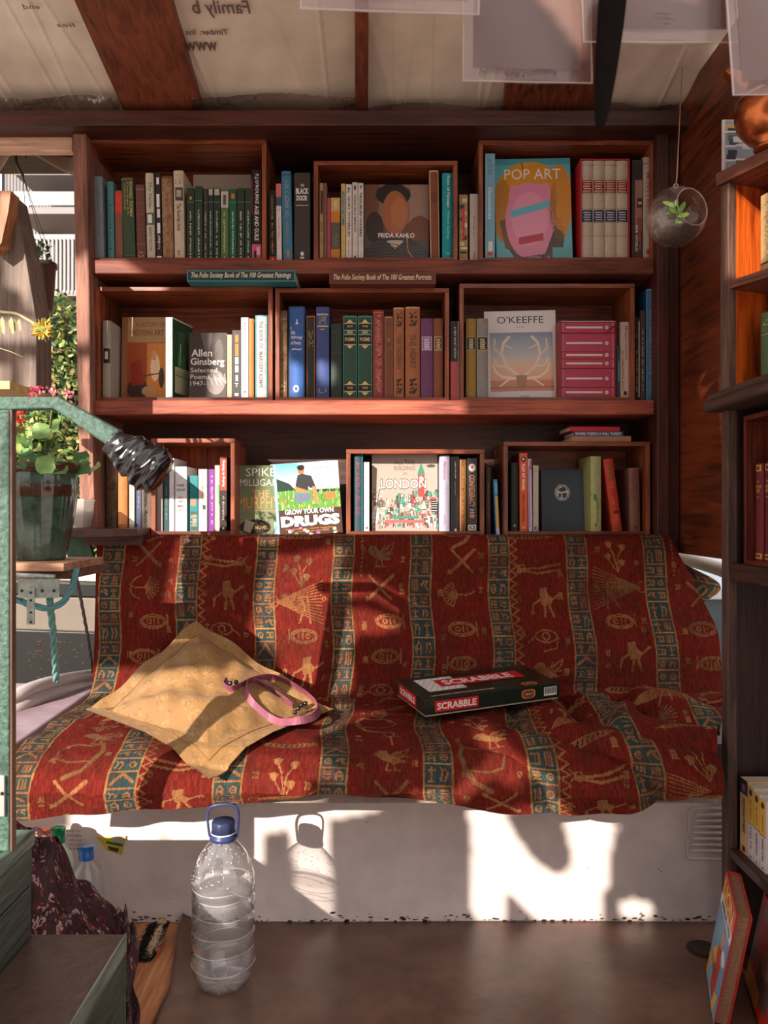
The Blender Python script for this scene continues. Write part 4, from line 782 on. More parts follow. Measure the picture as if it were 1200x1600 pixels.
for i in range(30): cv.ell(rr.uniform(.02, .16), rr.uniform(.45, .95), .012, .01, rr.choice(['b85a58', '3f8c70', 'e8e0d8']))
cover_book('hardback_book', 'face-out cream cover with a red and green city drawing reading ALL THE BUILDINGS IN LONDON', 581, 684, 707, z3c, .025, cv, 0, 2.335, .04, spine='b8a090', texts=[('ALL THE', .34, .65, .1, .15, '5c524c', .0), ('BUILDINGS', .34, .66, .17, .225, '5c524c', .0), ('IN', .48, .53, .25, .285, '6c625c', .0), ('LONDON', .13, .83, .33, .47, '2e2824', .05), ('LONDON', .135, .825, .34, .46, 'd0c0b4', .015)])
bk(686.5, 702.5, 712, z3c, 'a9a4b4', 'lilac-grey spine with pink script at its head, right of the city drawing book', 'h', prints=[(T, 'Malaysia', .68, .93, 'b04a7c', .3, .65, {'shear': .4}), (K, .08, .22, 'a86a90', .4, .6, 6, 101)])
bk(703.8, 717.3, 713, z3c, '191312', 'black spine with small white type in the bottom middle crate', 'p', prints=[(T, 'JAMES WILLIAMS', .7, .93, 'd0ccc8', .45, .65), (T, 'Cultural History', .48, .67, 'a8a4a0', .45, .62), (B, .0, .03, 'd0ccc8', .5, .7)])
bk(718.3, 728.6, 718, z3c, '6a4020', 'orange and black spine left of CONFEDERACY', 'h', prints=[(B, 0, 1, 'c87828', 0, .18), (K, .1, .9, 'b87838', .3, .6, 24, 102), (B, 0, 1, '8c7040', .7, .8)])
bk(729.8, 745.5, 716, z3c, '342c2a', 'charcoal spine reading CONFEDERACY with a round badge at its head', 'p', prints=[('poly', [(.5+.36*math.cos(a*.52), .87+.055*math.sin(a*.52)) for a in range(12)], 'c8c4c0'), (B, .86, .9, 'c05060', .35, .65), (T, 'CONFEDERACY', .33, .77, 'c89068', .2, .78, {'bold': .02}), (T, 'HO', .18, .3, 'b0bcc0', .25, .75, {'bold': .02}), ('poly', [(.5+.18*math.cos(a*.52), .215+.03*math.sin(a*.52)) for a in range(12)], 'd86030'), (B, .01, .085, 'e0dcd4', .1, .9), (T, 'IOI', .02, .075, '1c1614', .2, .8, {'h': True, 'bold': .03})])
bk(759.5, 767, 730, z3, '4a3424', 'dull brown spine on the shelf just right of the bottom middle crate', 'h', Y=2.33, prints=[(K, .2, .9, '8a6c40', .3, .6, 18, 103)])
bk(774.5, 780.8, 749, z3, '3a78a0', 'thin blue and yellow spine leaning in the gap between the two right-hand bottom crates', 'p', dx=-4, Y=2.31, prints=[(B, .1, .7, 'd8a830', .3, .9), (B, .0, .12, 'c8c0c8', .2, 1), (B, .75, .95, '5ab0c8', .3, 1)])
# ---- bottom shelf, right crate
bk(798.5, 809.5, 723, z3c, '24261f', 'very dark green spine, leftmost in the bottom right crate', 'h', prints=[(B, .86, .865, '4c5040'), (T, 'o', .06, .1, 'c0b890', .35, .65, {'h': True})])
bk(812, 824.5, 708, z3c, 'd6521c', 'orange spine reading PLAY AT WORK', 'p', dx=-.5, prints=[('poly', [(.5+.33*math.cos(a*.52), .92+.035*math.sin(a*.52)) for a in range(12)], '2c3434'), (B, .91, .935, 'e8e4e0', .35, .6), (T, 'PLAY AT WORK', .52, .86, 'f0e8e0', .28, .68, {'bold': .025}), (T, 'Adam L. Penenberg', .12, .48, '3a1c10', .3, .65), (B, .03, .06, 'b8a890', .3, .7)])
bk(826, 831.8, 717, z3c, 'c8b4c8', 'thin white and pink spine beside PLAY AT WORK', 'p', dx=-1.5, prints=[(B, .05, .9, 'a05c98', .2, .45), (B, .85, .98, 'c84c50', .5, .9)])
bk(833, 841.5, 727, z3c, 'b4a898', 'cream spine with a black K at its foot', 'p', prints=[(B, .9, .905, '6a6058'), (T, 'K', .02, .07, '1c1614', .25, .8, {'h': True, 'bold': .03})])
cv = Canvas(70, 96, '3a434c'); cv.ell(.47, .38, .17, .135, 'c8c4bc'); cv.ell(.47, .38, .155, .12, '3a434c'); cv.ell(.47, .38, .14, .108, 'c8c4bc')
cv.poly([(.36, .33), (.5, .28), (.58, .33), (.52, .36), (.42, .36)], '333b42'); cv.rect(.38, .4, .44, .46, '333b42'); cv.poly([(.46, .4), (.57, .38), (.56, .46), (.48, .47)], '333b42'); cv.mottle(.1, 13)
cover_book('hardback_book', 'face-out slate blue cloth book with a small white oval emblem', 847, 917, 733, z3c, .03, cv, 0, 2.375, .1, spine='2c343a', gloss=.6)
bk(923, 939.5, 713, z3c, 'a9aa6c', 'pale yellow-green spine reading WATERWAYS with a blue canal line', 'h', dx=-.5, prints=[(T, 'WATERWAYS', .52, .95, '8c9490', .3, .72), (T, 'JASPER WINN', .12, .42, '4c5848', .45, .72), ('poly', [(0, .52), (1, .42), (1, .38), (0, .48)], '2c5c84'), ('poly', [(.2, .5), (.6, .48), (.55, .4), (.25, .42)], '3c7c50'), ('poly', [(.3, .1), (.6, .09), (.45, .05)], '3c5848')])
bk(957, 972.5, 716, z3c, 'b83a20', 'orange-red hardback leaning left in the bottom right crate', 'h', dx=-15, prints=[(B, .7, .92, '8a4a20', .3, .8), (K, .1, .9, 'c87838', .3, .7, 18, 105), (B, .955, .96, '8a2c18'), (B, .24, .28, '5c1c14', .3, .9), (B, .04, .05, '8a2c18')])
bk(984, 1000.5, 731, z3c, '7a5044', 'brown ribbed spine at the right end of the bottom right crate', 'h', dx=-2, prints=[(K, .5, .9, '5a3830', .3, .7, 10, 106), (B, .04, .08, '4c3028', .4, .7)])
# ---- three books lying on the bottom right crate
zt = Z_(690, 2.285)+.0004
a = lying('paperback_book', 'tan paperback at the bottom of the little stack on the bottom right crate', 893, 986, 0, 681.3, 2.30, .13, 'a87c54', '8c6444', None, 'fff', zt, 'books lying on the bottom right crate', pg=PAGE)
a = lying('paperback_book', 'blue and white-lettered paperback in the middle of the little stack on the bottom right crate', 896, 974, 0, 674.4, 2.30, .12, '2c4c88', '34508c', 'WHERE THERE\'S A WILL THERE\'S', 'e8d8c0', Z_(681.3, 2.30)+.0003, 'books lying on the bottom right crate', yaw=.02)
a = lying('paperback_book', 'red paperback with a dark end, topmost of the little stack on the bottom right crate', 890, 969, 0, 666.5, 2.30, .12, 'c0242c', '8c1c24', None, 'fff', Z_(674.4, 2.30)+.0003, 'books lying on the bottom right crate', yaw=.05)
# ---------------------------------------------------------------- bench with its loose throw
hull = mat('d6c8c2', .55, 0, .10, 9, .12)
bench = thing('bench', 'long white-painted built-in bench under the patterned throw', 'bench', (0, 1.85, 0))
m = MB(); m.box(-.98, 1.02, 1.85, 1.87, -.002, .395, hull); shift(m, bench.location).build('base_panel', bench)
m = MB(); m.box(-.76, .69, 1.655, 1.80, .345, .425, mat('8c7c70', .8)); m.box(-.76, .83, 1.80, 2.2, .345, .425, mat('8c7c70', .8)); shift(m, bench.location).build('seat', bench)
m = MB(); m.hexa([(-.78, 2.16, .42), (.80, 2.16, .42), (.80, 2.21, .42), (-.78, 2.21, .42), (-.775, 2.245, .86), (.77, 2.245, .86), (.77, 2.285, .86), (-.775, 2.285, .86)], mat('6a5040', .8)); shift(m, bench.location).build('backrest', bench)
# rust and dirt along the foot of the panel
m = MB(); dirt = mat('4a2c20', .9, 0, .3, 120)
for i in range(260):
    x = R.uniform(-.8, .9); z = abs(R.gauss(0, .008))+.001; a = R.uniform(.0008, .0035)
    if abs(math.sin(x*5.1+1)) < .35 and z > .006: continue
    m.add([(x-a*2, 1.8494, z-a*.5), (x+a*1.4, 1.8494, z-a*.6), (x+a*1.8, 1.8494, z+a*.4), (x-a, 1.8494, z+a*.6)], [(0, 1, 2, 3)], dirt)
for i in range(40):
    x = R.uniform(-.8, .75); z = R.uniform(.02, .28); a = R.uniform(.0005, .0012); m.add([(x-a*2, 1.8494, z), (x, 1.8494, z-a), (x+a*2, 1.8494, z+a*.5), (x, 1.8494, z+a)], [(0, 1, 2, 3)], dirt)
shift(m, bench.location).build('rust_marks', bench)
# vent with seven louvres
m = MB(); vx0, vx1 = X_(1072, 1.85), X_(1150, 1.85); vz0, vz1 = Z_(1341, 1.85), Z_(1262, 1.85)
m.tube([(vx1, 1.848, vz1), (vx0+.012, 1.848, vz1), (vx0+.007, 1.848, vz1-.006), (vx0, 1.848, vz0+.006), (vx0+.006, 1.848, vz0), (vx1, 1.848, vz0)], .003, hull, 8)
for i in range(7):
    z = vz1-.014-i*.0138; x = vx0+.018-.002*i
    m.tube([(x, 1.8475, z), (x+.006, 1.845, z), (vx1, 1.845, z)], [.0015, .0042, .0042], hull, 8, flat=.8)
shift(m, bench.location).build('louvre_vent', bench)

# --- pattern on the throw: u across (metres), v along the cloth from its top edge (metres)
PW, PH, RES = 1.86, 1.26, 0.00215
cw, ch = int(PW/RES), int(PH/RES)
cv = Canvas(cw, ch, '762820')
RED, DRED, GOLD, TEAL, PALE = '742a22', '561a14', '9c6c44', '3a4c4a', '84603f'
def U(x): return x/PW
def Vv(y): return y/PH
rs = np.random.RandomState(3)
def mot(kind, x, y, s, c=GOLD, w=2.2, flip=1):
    L = lambda pts, ww=w: cv.line([(U(x+s*a*flip), Vv(y+s*b)) for a, b in pts], ww, c)
    P = lambda pts: cv.poly([(U(x+s*a*flip), Vv(y+s*b)) for a, b in pts], c)
    Rg = lambda a, b, ra, rb, a0=0, a1=360: cv.ring(U(x+s*a*flip), Vv(y+s*b), U(s*ra), Vv(s*rb), w, c, a0, a1)
    if kind == 'ankh': Rg(0, -.25, .14, .2); L([(0, -.05), (0, .5)]); L([(-.28, 0), (.28, 0)])
    elif kind == 'cartouche':
        Rg(0, 0, .5, .26); Rg(0, 0, .42, .19); Rg(-.15, 0, .08, .08); L([(.05, -.1), (.05, .1)]); L([(.2, -.08), (.2, .08)]); L([(.56, -.26), (.56, .26)])
    elif kind == 'bird':
        P([(-.45, -.1), (-.3, -.3), (-.1, -.28), (0, -.05), (.45, .2), (.1, .25), (-.2, .12)]); L([(-.05, .2), (-.1, .45), (.05, .45)]); L([(.1, .2), (.12, .45), (.25, .45)]); L([(0, -.05), (.5, -.4), (.45, -.2), (.3, .05)])
        for q in range(4): L([(.08*q, -.02+.02*q), (.2+.09*q, -.3+.1*q)], 1.4)
    elif kind == 'fan':
        for q in range(9): a = math.radians(-70+17*q); L([(0, 0), (.5*math.cos(a+math.pi), .42*math.sin(a+math.pi))], 1.8)
        Rg(0, 0, .5, .42, 110, 250); L([(0, 0), (.3, .02), (.55, -.1)])
    elif kind == 'pyramid':
        for q in range(8): f = q/8; L([(-.45+.45*f, .35-.6*f), (.45-.45*f, .35-.6*f)], 1.8)
        L([(-.5, .38), (0, -.35), (.5, .38)])
    elif kind == 'feather':
        P([(-.7, 0), (-.45, -.09), (.6, -.11), (.75, 0), (.6, .11), (-.45, .09)])
        cv2 = c; 
        for q in range(8): cv.line([(U(x+s*(-.4+.13*q)*flip), Vv(y-s*.05)), (U(x+s*(-.36+.13*q)*flip), Vv(y+s*.05))], 1.6, DRED)
    elif kind == 'rays':
        for q in range(13): L([(-.55, 0), (.55, -.5+q*.085)], 1.3)
        Rg(-.6, 0, .1, .13); L([(-.02, .5), (.15, .1), (.02, -.1), (.2, -.12), (.25, .5)], 2.4)
    elif kind == 'bow':
        L([(.5, -.7), (.6, -.3), (.5, .1), (.3, .45), (-.1, .65)], 4.5); L([(-.35, -.5), (-.1, -.62), (.2, -.55), (.5, -.7)], 3); P([(-.5, -.65), (-.3, -.5), (-.5, -.3), (-.2, -.42)]); L([(-.5, -.3), (-.4, .1), (-.1, .2), (.4, .15)], 2.4)
    elif kind == 'flowers':
        for a, b in ((-.2, -.3), (.25, -.2), (-.25, .15), (.2, .35)):
            P([(a-.13, b-.1), (a, b-.16), (a+.13, b-.1), (a+.05, b+.08), (a-.05, b+.08)]); L([(a, b), (a*.3, b+.3), (.05, .6)], 1.6)
    elif kind == 'bee':
        L([(-.6, .05), (.1, 0), (.7, -.14)], 3); L([(-.6, .05), (0, .18), (.7, .06)], 3); P([(-.75, -.22), (-.5, .02), (-.78, .25), (-.62, .02)]); Rg(-.5, .02, .1, .12)
    elif kind == 'eye':
        Rg(0, 0, .36, .2); Rg(0, 0, .12, .12); L([(-.4, .05), (-.3, .4), (.1, .5)]); L([(.36, 0), (.6, .2)])
    elif kind == 'scribe':
        P([(-.15, -.45), (.1, -.5), (.12, -.28), (.3, -.1), (.2, .1), (-.1, .1), (-.15, -.1)]); L([(.0, .1), (-.05, .5)], 3.2); L([(.14, .1), (.25, .5)], 3.2); L([(.3, -.1), (.55, -.3)], 2.6); L([(-.1, -.1), (-.4, .1), (-.45, .4)], 2.6)
    elif kind == 'cross': L([(-.4, -.4), (.4, .4)], 4); L([(.4, -.4), (-.35, .4)], 3); P([(.3, .35), (.5, .3), (.5, .5)])
def glyph(x, y, w, h, c, ww0=1.6):
    k = rs.randint(0, 9); q = lambda pts, ww=1.8: cv.line([(U(x+w*a), Vv(y+h*b)) for a, b in pts], ww, c)
    if k == 0: q([(.1, .3), (.25, .1), (.4, .3), (.55, .1), (.7, .3), (.85, .1)]); q([(.1, .65), (.25, .45), (.4, .65), (.55, .45), (.7, .65), (.85, .45)]); q([(.1, .92), (.9, .92)])
    elif k == 1: q([(.5, .05), (.5, .95)]); q([(.15, .3), (.85, .3)]); q([(.25, .95), (.75, .95)])
    elif k == 2: q([(.15, .9), (.3, .3), (.6, .2), (.85, .5), (.6, .9)]); q([(.3, .3), (.1, .15)])
    elif k == 3: cv.ring(U(x+w*.5), Vv(y+h*.5), U(w*.3), Vv(h*.3), 1.8, c); cv.ell(U(x+w*.5), Vv(y+h*.5), U(w*.1), Vv(h*.1), c)
    elif k == 4: q([(.2, .1), (.2, .9)]); q([(.5, .1), (.5, .9)]); q([(.8, .1), (.8, .9)])
    elif k == 5: q([(.1, .2), (.9, .2), (.9, .8), (.1, .8)]); q([(.5, .2), (.5, .8)])
    elif k == 6: q([(.2, .95), (.2, .4), (.5, .1), (.8, .4), (.8, .95)]); q([(.2, .6), (.8, .6)])
    elif k == 7: q([(.1, .5), (.4, .2), (.9, .25), (.6, .5), (.9, .8)], 2.4)
    else: q([(.15, .15), (.85, .15)]); q([(.15, .4), (.85, .4)]); q([(.15, .65), (.6, .9), (.85, .65)])
SP, SW = .2135, .058
MOT = [['bird', 'bow', 'cross', 'fan', 'cartouche', 'cartouche', 'ankh', 'bird', 'bow', 'flowers'], ['pyramid', 'feather2', 'bee', 'scribe', 'eye', 'bird', 'pyramid', 'bee', 'scribe'], ['fan', 'feather', 'flowers', 'rays', 'cartouche', 'scribe', 'feather', 'flowers', 'rays'], ['bow', 'ankh', 'bird', 'cross', 'cartouche', 'cartouche', 'eye', 'bow', 'fan']]
for k in range(-1, 10):
    xs = .055+k*SP
    for q in range(300):   # woven tone streaks in the red ground
        pass
    # hieroglyph strip
    cv.rect(U(xs), 0, U(xs+SW), 1, TEAL)
    y = -.01*(k % 3)
    while y < PH:
        h = .034 if rs.rand() < .8 else .05
        cv.rect(U(xs), Vv(y), U(xs+SW), Vv(y+.0042), GOLD if rs.rand() < .8 else 'b08a50')
        if rs.rand() < .1: cv.line([(U(xs+.008), Vv(y+h-.006)), (U(xs+SW*.5), Vv(y+.008)), (U(xs+SW-.008), Vv(y+h-.01))], 3, GOLD)
        else:
            glyph(xs+.006, y+.008, .02, h-.012, GOLD); glyph(xs+.032, y+.008, .02, h-.012, GOLD)
        y += h
    for xx in (xs-.001, xs+SW-.002): cv.rect(U(xx), 0, U(xx+.0042), 1, 'a07444')
    # zigzag beside some strips, dots beside others
    if k % 4 == 1:
        y = 0
        while y < PH: cv.line([(U(xs+SW+.004), Vv(y)), (U(xs+SW+.022), Vv(y+.012)), (U(xs+SW+.004), Vv(y+.024))], 2, GOLD); y += .024
    if k % 4 == 3:
        for q in range(14): cv.ell(U(xs+SW+.022), Vv(.12+q*.012), U(.003), Vv(.0035), GOLD)
    ml = MOT[k % 4]; cx = xs+SW+(SP-SW)/2+.004
    for i, kd in enumerate(ml*3):
        yy = .03+i*.093+(k % 3)*.02
        if yy > PH: break
        kk = 'feather' if kd == 'feather2' else kd
        sz = {'feather': .085, 'rays': .115, 'bow': .085, 'bee': .085, 'cartouche': .072, 'pyramid': .085}.get(kk, .08)
        for q_ in range(2): glyph(cx+rs.choice([-.062, .048])+rs.uniform(-.004, .004), yy+rs.uniform(-.03, .02), .014, .018, rs.choice([GOLD, PALE]))
        mot(kk, cx+rs.uniform(-.016, .016), yy, sz, GOLD if rs.rand() < .7 else PALE, 1.8 if kk != 'rays' else 1.4, -1 if (i+k) % 3 == 0 else 1)
# faded patches, then woven streaks
lf = rs.rand(40, 56); yy, xx = np.mgrid[0:ch, 0:cw]; fy = yy*38/ch; fx = xx*54/cw; y0_ = fy.astype(int); x0_ = fx.astype(int); ty = fy-y0_; tx = fx-x0_
fn_ = (lf[y0_, x0_]*(1-tx)+lf[y0_, x0_+1]*tx)*(1-ty)+(lf[y0_+1, x0_]*(1-tx)+lf[y0_+1, x0_+1]*tx)*ty
fa = np.clip((fn_-.35)*1.1, 0, .55)[:, :, None]; cv.a = cv.a*(1-fa)+np.array(lin('5a2a20'))*fa
# woven streaks and wear
st = rs.rand(ch//6+2, cw//1+1)
yy, xx = np.mgrid[0:ch, 0:cw]; a = st[yy//6, xx]; b = st[(yy//6+3) % (ch//6), (xx*7) % cw]
cv.a *= (.62+.62*a*(.6+.4*b))[:, :, None]
# --- cloth surface
prof = [(2.335, .80), (2.325, .868), (2.29, .8825), (2.245, .884), (2.226, .872), (2.205, .80), (2.165, .62), (2.135, .50), (2.115, .462), (2.06, .456), (1.90, .455), (1.74, .452), (1.665, .440), (1.625, .415), (1.608, .38)]
hemx = [(-60, 1284), (20, 1282), (130, 1276), (250, 1264), (400, 1258), (508, 1238), (600, 1246), (740, 1262), (870, 1274), (980, 1266), (1060, 1248), (1128, 1222), (1200, 1200)]
pv = np.array(prof); seg_ = np.r_[0, np.cumsum(np.hypot(*np.diff(pv, axis=0).T))]
Larc = seg_[-1]; nv_main = int(Larc/RES); nu = cw
sv = np.linspace(0, Larc, nv_main); Yp = np.interp(sv, seg_, pv[:, 0]); Zp = np.interp(sv, seg_, pv[:, 1])
ker = np.hanning(19); ker /= ker.sum(); Yp[12:-12] = np.convolve(Yp, ker, 'same')[12:-12]; Zp[12:-12] = np.convolve(Zp, ker, 'same')[12:-12]
nh = 48; nvt = nv_main+nh-1
uu = np.linspace(0, 1, nu+1)[None, :]; rows = nvt+1
YY = np.zeros((rows, nu+1)); ZZ = np.zeros((rows, nu+1)); VV = np.zeros(rows)
YY[:nv_main] = Yp[:, None]; ZZ[:nv_main] = Zp[:, None]; VV[:nv_main] = sv
tb = np.clip((2.2-YY)/(.5), 0, 1)
bk_ = np.zeros(rows); bk_[:nv_main] = np.clip((Zp-.5)/.38, 0, 1); bk_[nv_main:] = 0
XL = -.797+.02*(1-bk_); XR_back = .795+.11*np.clip((1-bk_)*1.5, 0, 1)
XRr = np.where(np.arange(rows) < nv_main, XR_back, .70)
Yr = np.r_[Yp, np.full(nh, 1.6)]
XRr = np.where(Yr < 2.10, np.interp(Yr, [1.6, 1.66, 1.74, 1.95, 2.10], [.668, .69, .725, .84, .90]), XRr)
XRr = np.convolve(np.pad(XRr, 10, 'edge'), np.ones(21)/21, 'valid')[:rows]
XX = XL[:, None]+(XRr-XL)[:, None]*uu
zh = H-(np.interp(600+XX[nv_main-1]*F/1.605, [a for a, b in hemx], [b for a, b in hemx])-800)*1.612/F
for j in range(nh+1):
    t = (j+1)/(nh+1)
    if nv_main+j < rows:
        ZZ[nv_main+j] = Zp[-1]+(zh-Zp[-1])*t; YY[nv_main+j] = Yp[-1]+.006*t; VV[nv_main+j] = Larc+.075*t
def ss(a, b, x): x = np.clip((x-a)/(b-a), 0, 1); return x*x*(3-2*x)
seatw = np.zeros(rows); seatw[:] = ss(2.13, 2.05, Yr)*1.0; seatw = seatw[:, None]
# swags and folds gathering towards the right end of the seat
Rr = np.sqrt((XX-.78)**2+((YY-1.98)*1.25)**2+((ZZ-.45)*1.6)**2)
fold = np.abs(np.sin(Rr*17.5+.8*np.sin(XX*6)+.4*np.sin(YY*20)))**.7
wr = ss(.0, .5, XX)*seatw
lift = .042*wr*(fold-.35)
front = ss(1.72, 1.63, YY)
ZZ += lift*(1-front); YY -= lift*1.1*front
# rucked cloth heap near the right end
ZZ += .035*np.exp(-((XX-.68)/.09)**2-((YY-1.93)/.10)**2)*seatw+.02*np.exp(-((XX-.58-.5*(YY-1.9))/.025)**2-((YY-1.9)/.14)**2)*seatw
# gentle wrinkles everywhere
n1 = np.sin(XX*23+YY*9)*np.sin(YY*31+XX*6)+.6*np.sin(XX*51+ZZ*17+1.3)*np.sin(ZZ*23+YY*28)
ZZ += .0022*n1*seatw*(1-front); YY -= .0028*(n1+np.sin(XX*34+ZZ*5))*np.where(seatw > .5, front, bk_[:, None]*.9)
# long diagonal tension folds across the back near the right and a soft crease line
d1 = (XX-.55)+.35*(ZZ-.6); YY -= .010*np.exp(-(d1/.02)**2)*bk_[:, None]*(1-bk_[:, None])*4
d2 = (ZZ-.47)-.02*np.sin(XX*5); YY += .008*np.exp(-(d2/.012)**2)*(1-seatw)*ss(-.3, .2, XX)
d3 = (YY-1.9-.12*np.sin(XX*3+2)); ZZ += .006*np.exp(-(d3/.016)**2)*seatw
ZZ += .010*np.exp(-((YY-2.0+.03*np.sin(XX*7))/.014)**2)*seatw*ss(.1, .3, XX)
YY[nv_main-10:] += .006*np.sin(XX[nv_main-10:]*19)*np.linspace(0, 1, rows-nv_main+10)[:, None]+.004*np.sin(XX[nv_main-10:]*47)*np.linspace(0, 1, rows-nv_main+10)[:, None]
YY = np.where((np.arange(rows)[:, None] < nv_main) & (bk_[:, None] > .02), np.minimum(YY, 2.34), YY)
co = np.stack([XX, YY, ZZ], -1).reshape(-1, 3)
# colours by cloth position
vc = .5*(VV[1:]+VV[:-1]); xc = .5*(XX[1:, 1:]+XX[:-1, :-1])+.83
warp = .006*np.sin(vc*9)[:, None]+.004*np.sin(vc*23)[:, None]
skew = np.where(vc[:, None] < .62, .03*(vc[:, None]-.1)*np.sin(xc*2.2), .0)
ix = np.clip(((xc+warp+skew)/RES).astype(int), 0, cw-1); iy = np.clip((vc/RES).astype(int), 0, ch-1)[:, None]
cols = cv.a[np.broadcast_to(iy, ix.shape), ix].reshape(-1, 3)*np.array([.76, .74, .74])
throw = face_grid('throw_blanket', None, co, nu, nvt, cols, attr_mat(.95, 0, .55, .04, (500, 500, 90)), smooth=True, flip=False)
tag(throw, 'dark red throw woven with gold and teal hieroglyph strips covering the bench seat and back', 'throw')
# corner of the throw hanging over the right end of the backrest
m = MB(); cr = attr_mat(.85, .25, .5, .25)
nu2, nv2 = 60, 110
pc = [(.79, 2.24, .87), (.835, 2.20, .83)]
def flap(u, v):
    x = .785+.125*u*math.exp(-((v-.28)/.2)**2)+.10*v*u; y = 2.262-.03*u+.02*math.sin(u*5+v*4)*u; z = .868-.34*v-.045*u*(1-v)
    return (x, y, z)
co2 = np.array([flap(i/nu2, j/nv2) for j in range(nv2+1) for i in range(nu2+1)])
jj, ii = np.mgrid[0:nv2, 0:nu2]; c2 = cv.a[np.clip((.1/RES+jj*1.5).astype(int), 0, ch-1), np.clip(((1.5+ii*.0016)/RES).astype(int), 0, cw-1)].reshape(-1, 3)
fl = face_grid('hanging_corner', throw, co2, nu2, nv2, c2, attr_mat(.95, 0, .55, .04, (500, 500, 90)), smooth=True)

# ---------------------------------------------------------------- cushion
cL, cB, cR, cT = V(133, 1118, 1.93), V(326, 1216, 1.575), V(522, 1112, 1.93), V(307, 970, 2.135)
n = 90; cs = 130
cvc = Canvas(cs, cs, '8e6a40')
rs2 = np.random.RandomState(9)
for q in range(420):
    x, y = rs2.rand(2); r_ = rs2.uniform(.008, .022); a0 = rs2.uniform(0, 360)
    cvc.ring(x, y, r_, r_*.8, 1.3, ['98744a', '80603a', '9a784e'][q % 3], a0, a0+230)
cvc.mottle(.1, 4)
def cush(side):
    pts = np.zeros((cs+1, cs+1, 3))
    for j in range(cs+1):
        for i in range(cs+1):
            u, v = i/cs, j/cs
            p = cL*(1-u)*(1-v)+cB*u*(1-v)+cR*u*v+cT*(1-u)*v
            e = min(u, 1-u, v, 1-v); f = max(0, min(1, (e-.085)/.30)); puff = math.sin(f*math.pi/2)**.8
            up = Vector((0, -.35, 1)).normalized(); k = 1.0 if side > 0 else .25
            # the back half rises against the backrest: crease across the middle
            d = u-v
            rise = max(0, (.5-abs(u+(1-v)-1)-0)) 
            p = p+up*(side*.052*puff*k)
            fold_ = math.exp(-((u-v+.08)/.12)**2)
            p = p+Vector((0, .0, -.020*fold_*min(1, e*8)))
            p.z += .004*math.sin(u*31+v*7)*math.sin(v*25)*min(1, e*10)+.007*math.sin(u*13-v*19)*f
            p.z += .010*math.sin((u+v)*16)*max(0, 1-e/.09)*.6
            if side > 0: p.z += .012*0
            pts[j, i] = p
    return pts
top = cush(1); bot = cush(-1)
def fixz(P):   # rest on the cloth: never below the seat or behind the backrest
    seat = np.interp(P[..., 1], [1.58, 1.605, 1.625, 1.665, 1.74, 2.115], [.36, .40, .432, .456, .468, .474]); over = P[..., 1] > 1.60
    P[..., 2] = np.where(over, np.maximum(P[..., 2], seat), P[..., 2])
    by = np.interp(P[..., 2], [.46, .62, .87], [2.10, 2.145, 2.2]); P[..., 1] = np.minimum(P[..., 1], by)
    return P
bot = fixz(bot); top = fixz(top); top[..., 2] = np.maximum(top[..., 2], bot[..., 2]+.0015)
cu = thing('cushion', 'gold damask cushion with a flat flange lying slumped on the left of the bench', 'cushion', (float(cB.x), float(cR.y), .46))
cm = attr_mat(.55, .05, .5, .35, (70, 70, 70))
o1 = face_grid('cushion_top', cu, (top-np.array(cu.location)).reshape(-1, 3), cs, cs, cvc.a.reshape(-1, 3), cm, True, True)
o2 = face_grid('cushion_underside', cu, (bot-np.array(cu.location)).reshape(-1, 3), cs, cs, cvc.a.reshape(-1, 3), cm, True, False)
m = MB(); k = int(cs*.085); hl = mat('8a6434', .6)
ring = [Vector(top[k, i])+Vector((0, 0, .001)) for i in range(k, cs-k)]+[Vector(top[j, cs-k])+Vector((0, 0, .001)) for j in range(k, cs-k)]+[Vector(top[cs-k, i])+Vector((0, 0, .001)) for i in range(cs-k, k, -1)]+[Vector(top[j, k])+Vector((0, 0, .001)) for j in range(cs-k, k, -1)]
m.tube([p-cu.location for p in ring[::2]], .0012, hl, 5, closed=True); m.build('flange_stitching', cu)
def cush_z(X, Y):
    d = (top[..., 0]-X)**2+(top[..., 1]-Y)**2; k = np.unravel_index(np.argmin(d), d.shape); return float(top[k][2]) if d[k] < .001 else .46
# ---------------------------------------------------------------- pink strap with dark studs
st = thing('leather_strap', 'dusty pink leather strap coiled on the gold cushion with a row of dark metal beads', 'strap', (X_(440, 1.9), 1.9, .5))
pk = mat('86485a', .5, 0, .12, 60, .1)
zp = [(356, 1066), (352, 1074), (360, 1080), (372, 1076), (384, 1070), (398, 1064), (412, 1061), (430, 1062), (452, 1070), (474, 1083), (490, 1096), (498, 1108), (496, 1118), (484, 1126), (464, 1130), (440, 1132), (424, 1126), (408, 1114), (394, 1100), (386, 1086), (384, 1074), (390, 1067), (402, 1068), (416, 1076), (432, 1086), (446, 1096), (458, 1106)]
from mathutils.bvhtree import BVHTree
_tv = [tuple(p) for p in top.reshape(-1, 3)]; _tf = [(a, a+1, a+cs+2, a+cs+1) for j in range(cs) for a in range(j*(cs+1), j*(cs+1)+cs)]
_bv = BVHTree.FromPolygons(_tv, _tf); EYE = Vector((0, 0, H))
def onto_cushion(x, y):
    hit = _bv.ray_cast(EYE, (V(x, y, 1)-EYE).normalized())[0]
    return hit if hit else None
pts = []; lastY = 2.0
for i, (x, y) in enumerate(zp):
    h_ = onto_cushion(x, y); p = h_ if h_ else V(x, y, (H-.480)*F/(y-800))
    pts.append(p+Vector((0, -.005, .006)))
def smoothp(P, k=4):
    out = []
    for i in range(len(P)-1):
        a, b, c, d = P[max(i-1, 0)], P[i], P[i+1], P[min(i+2, len(P)-1)]
        for q in range(k):
            t = q/k; out.append(.5*((2*b)+(c-a)*t+(2*a-5*b+4*c-d)*t*t+(3*b-a-3*c+d)*t**3))
    return out+[P[-1]]
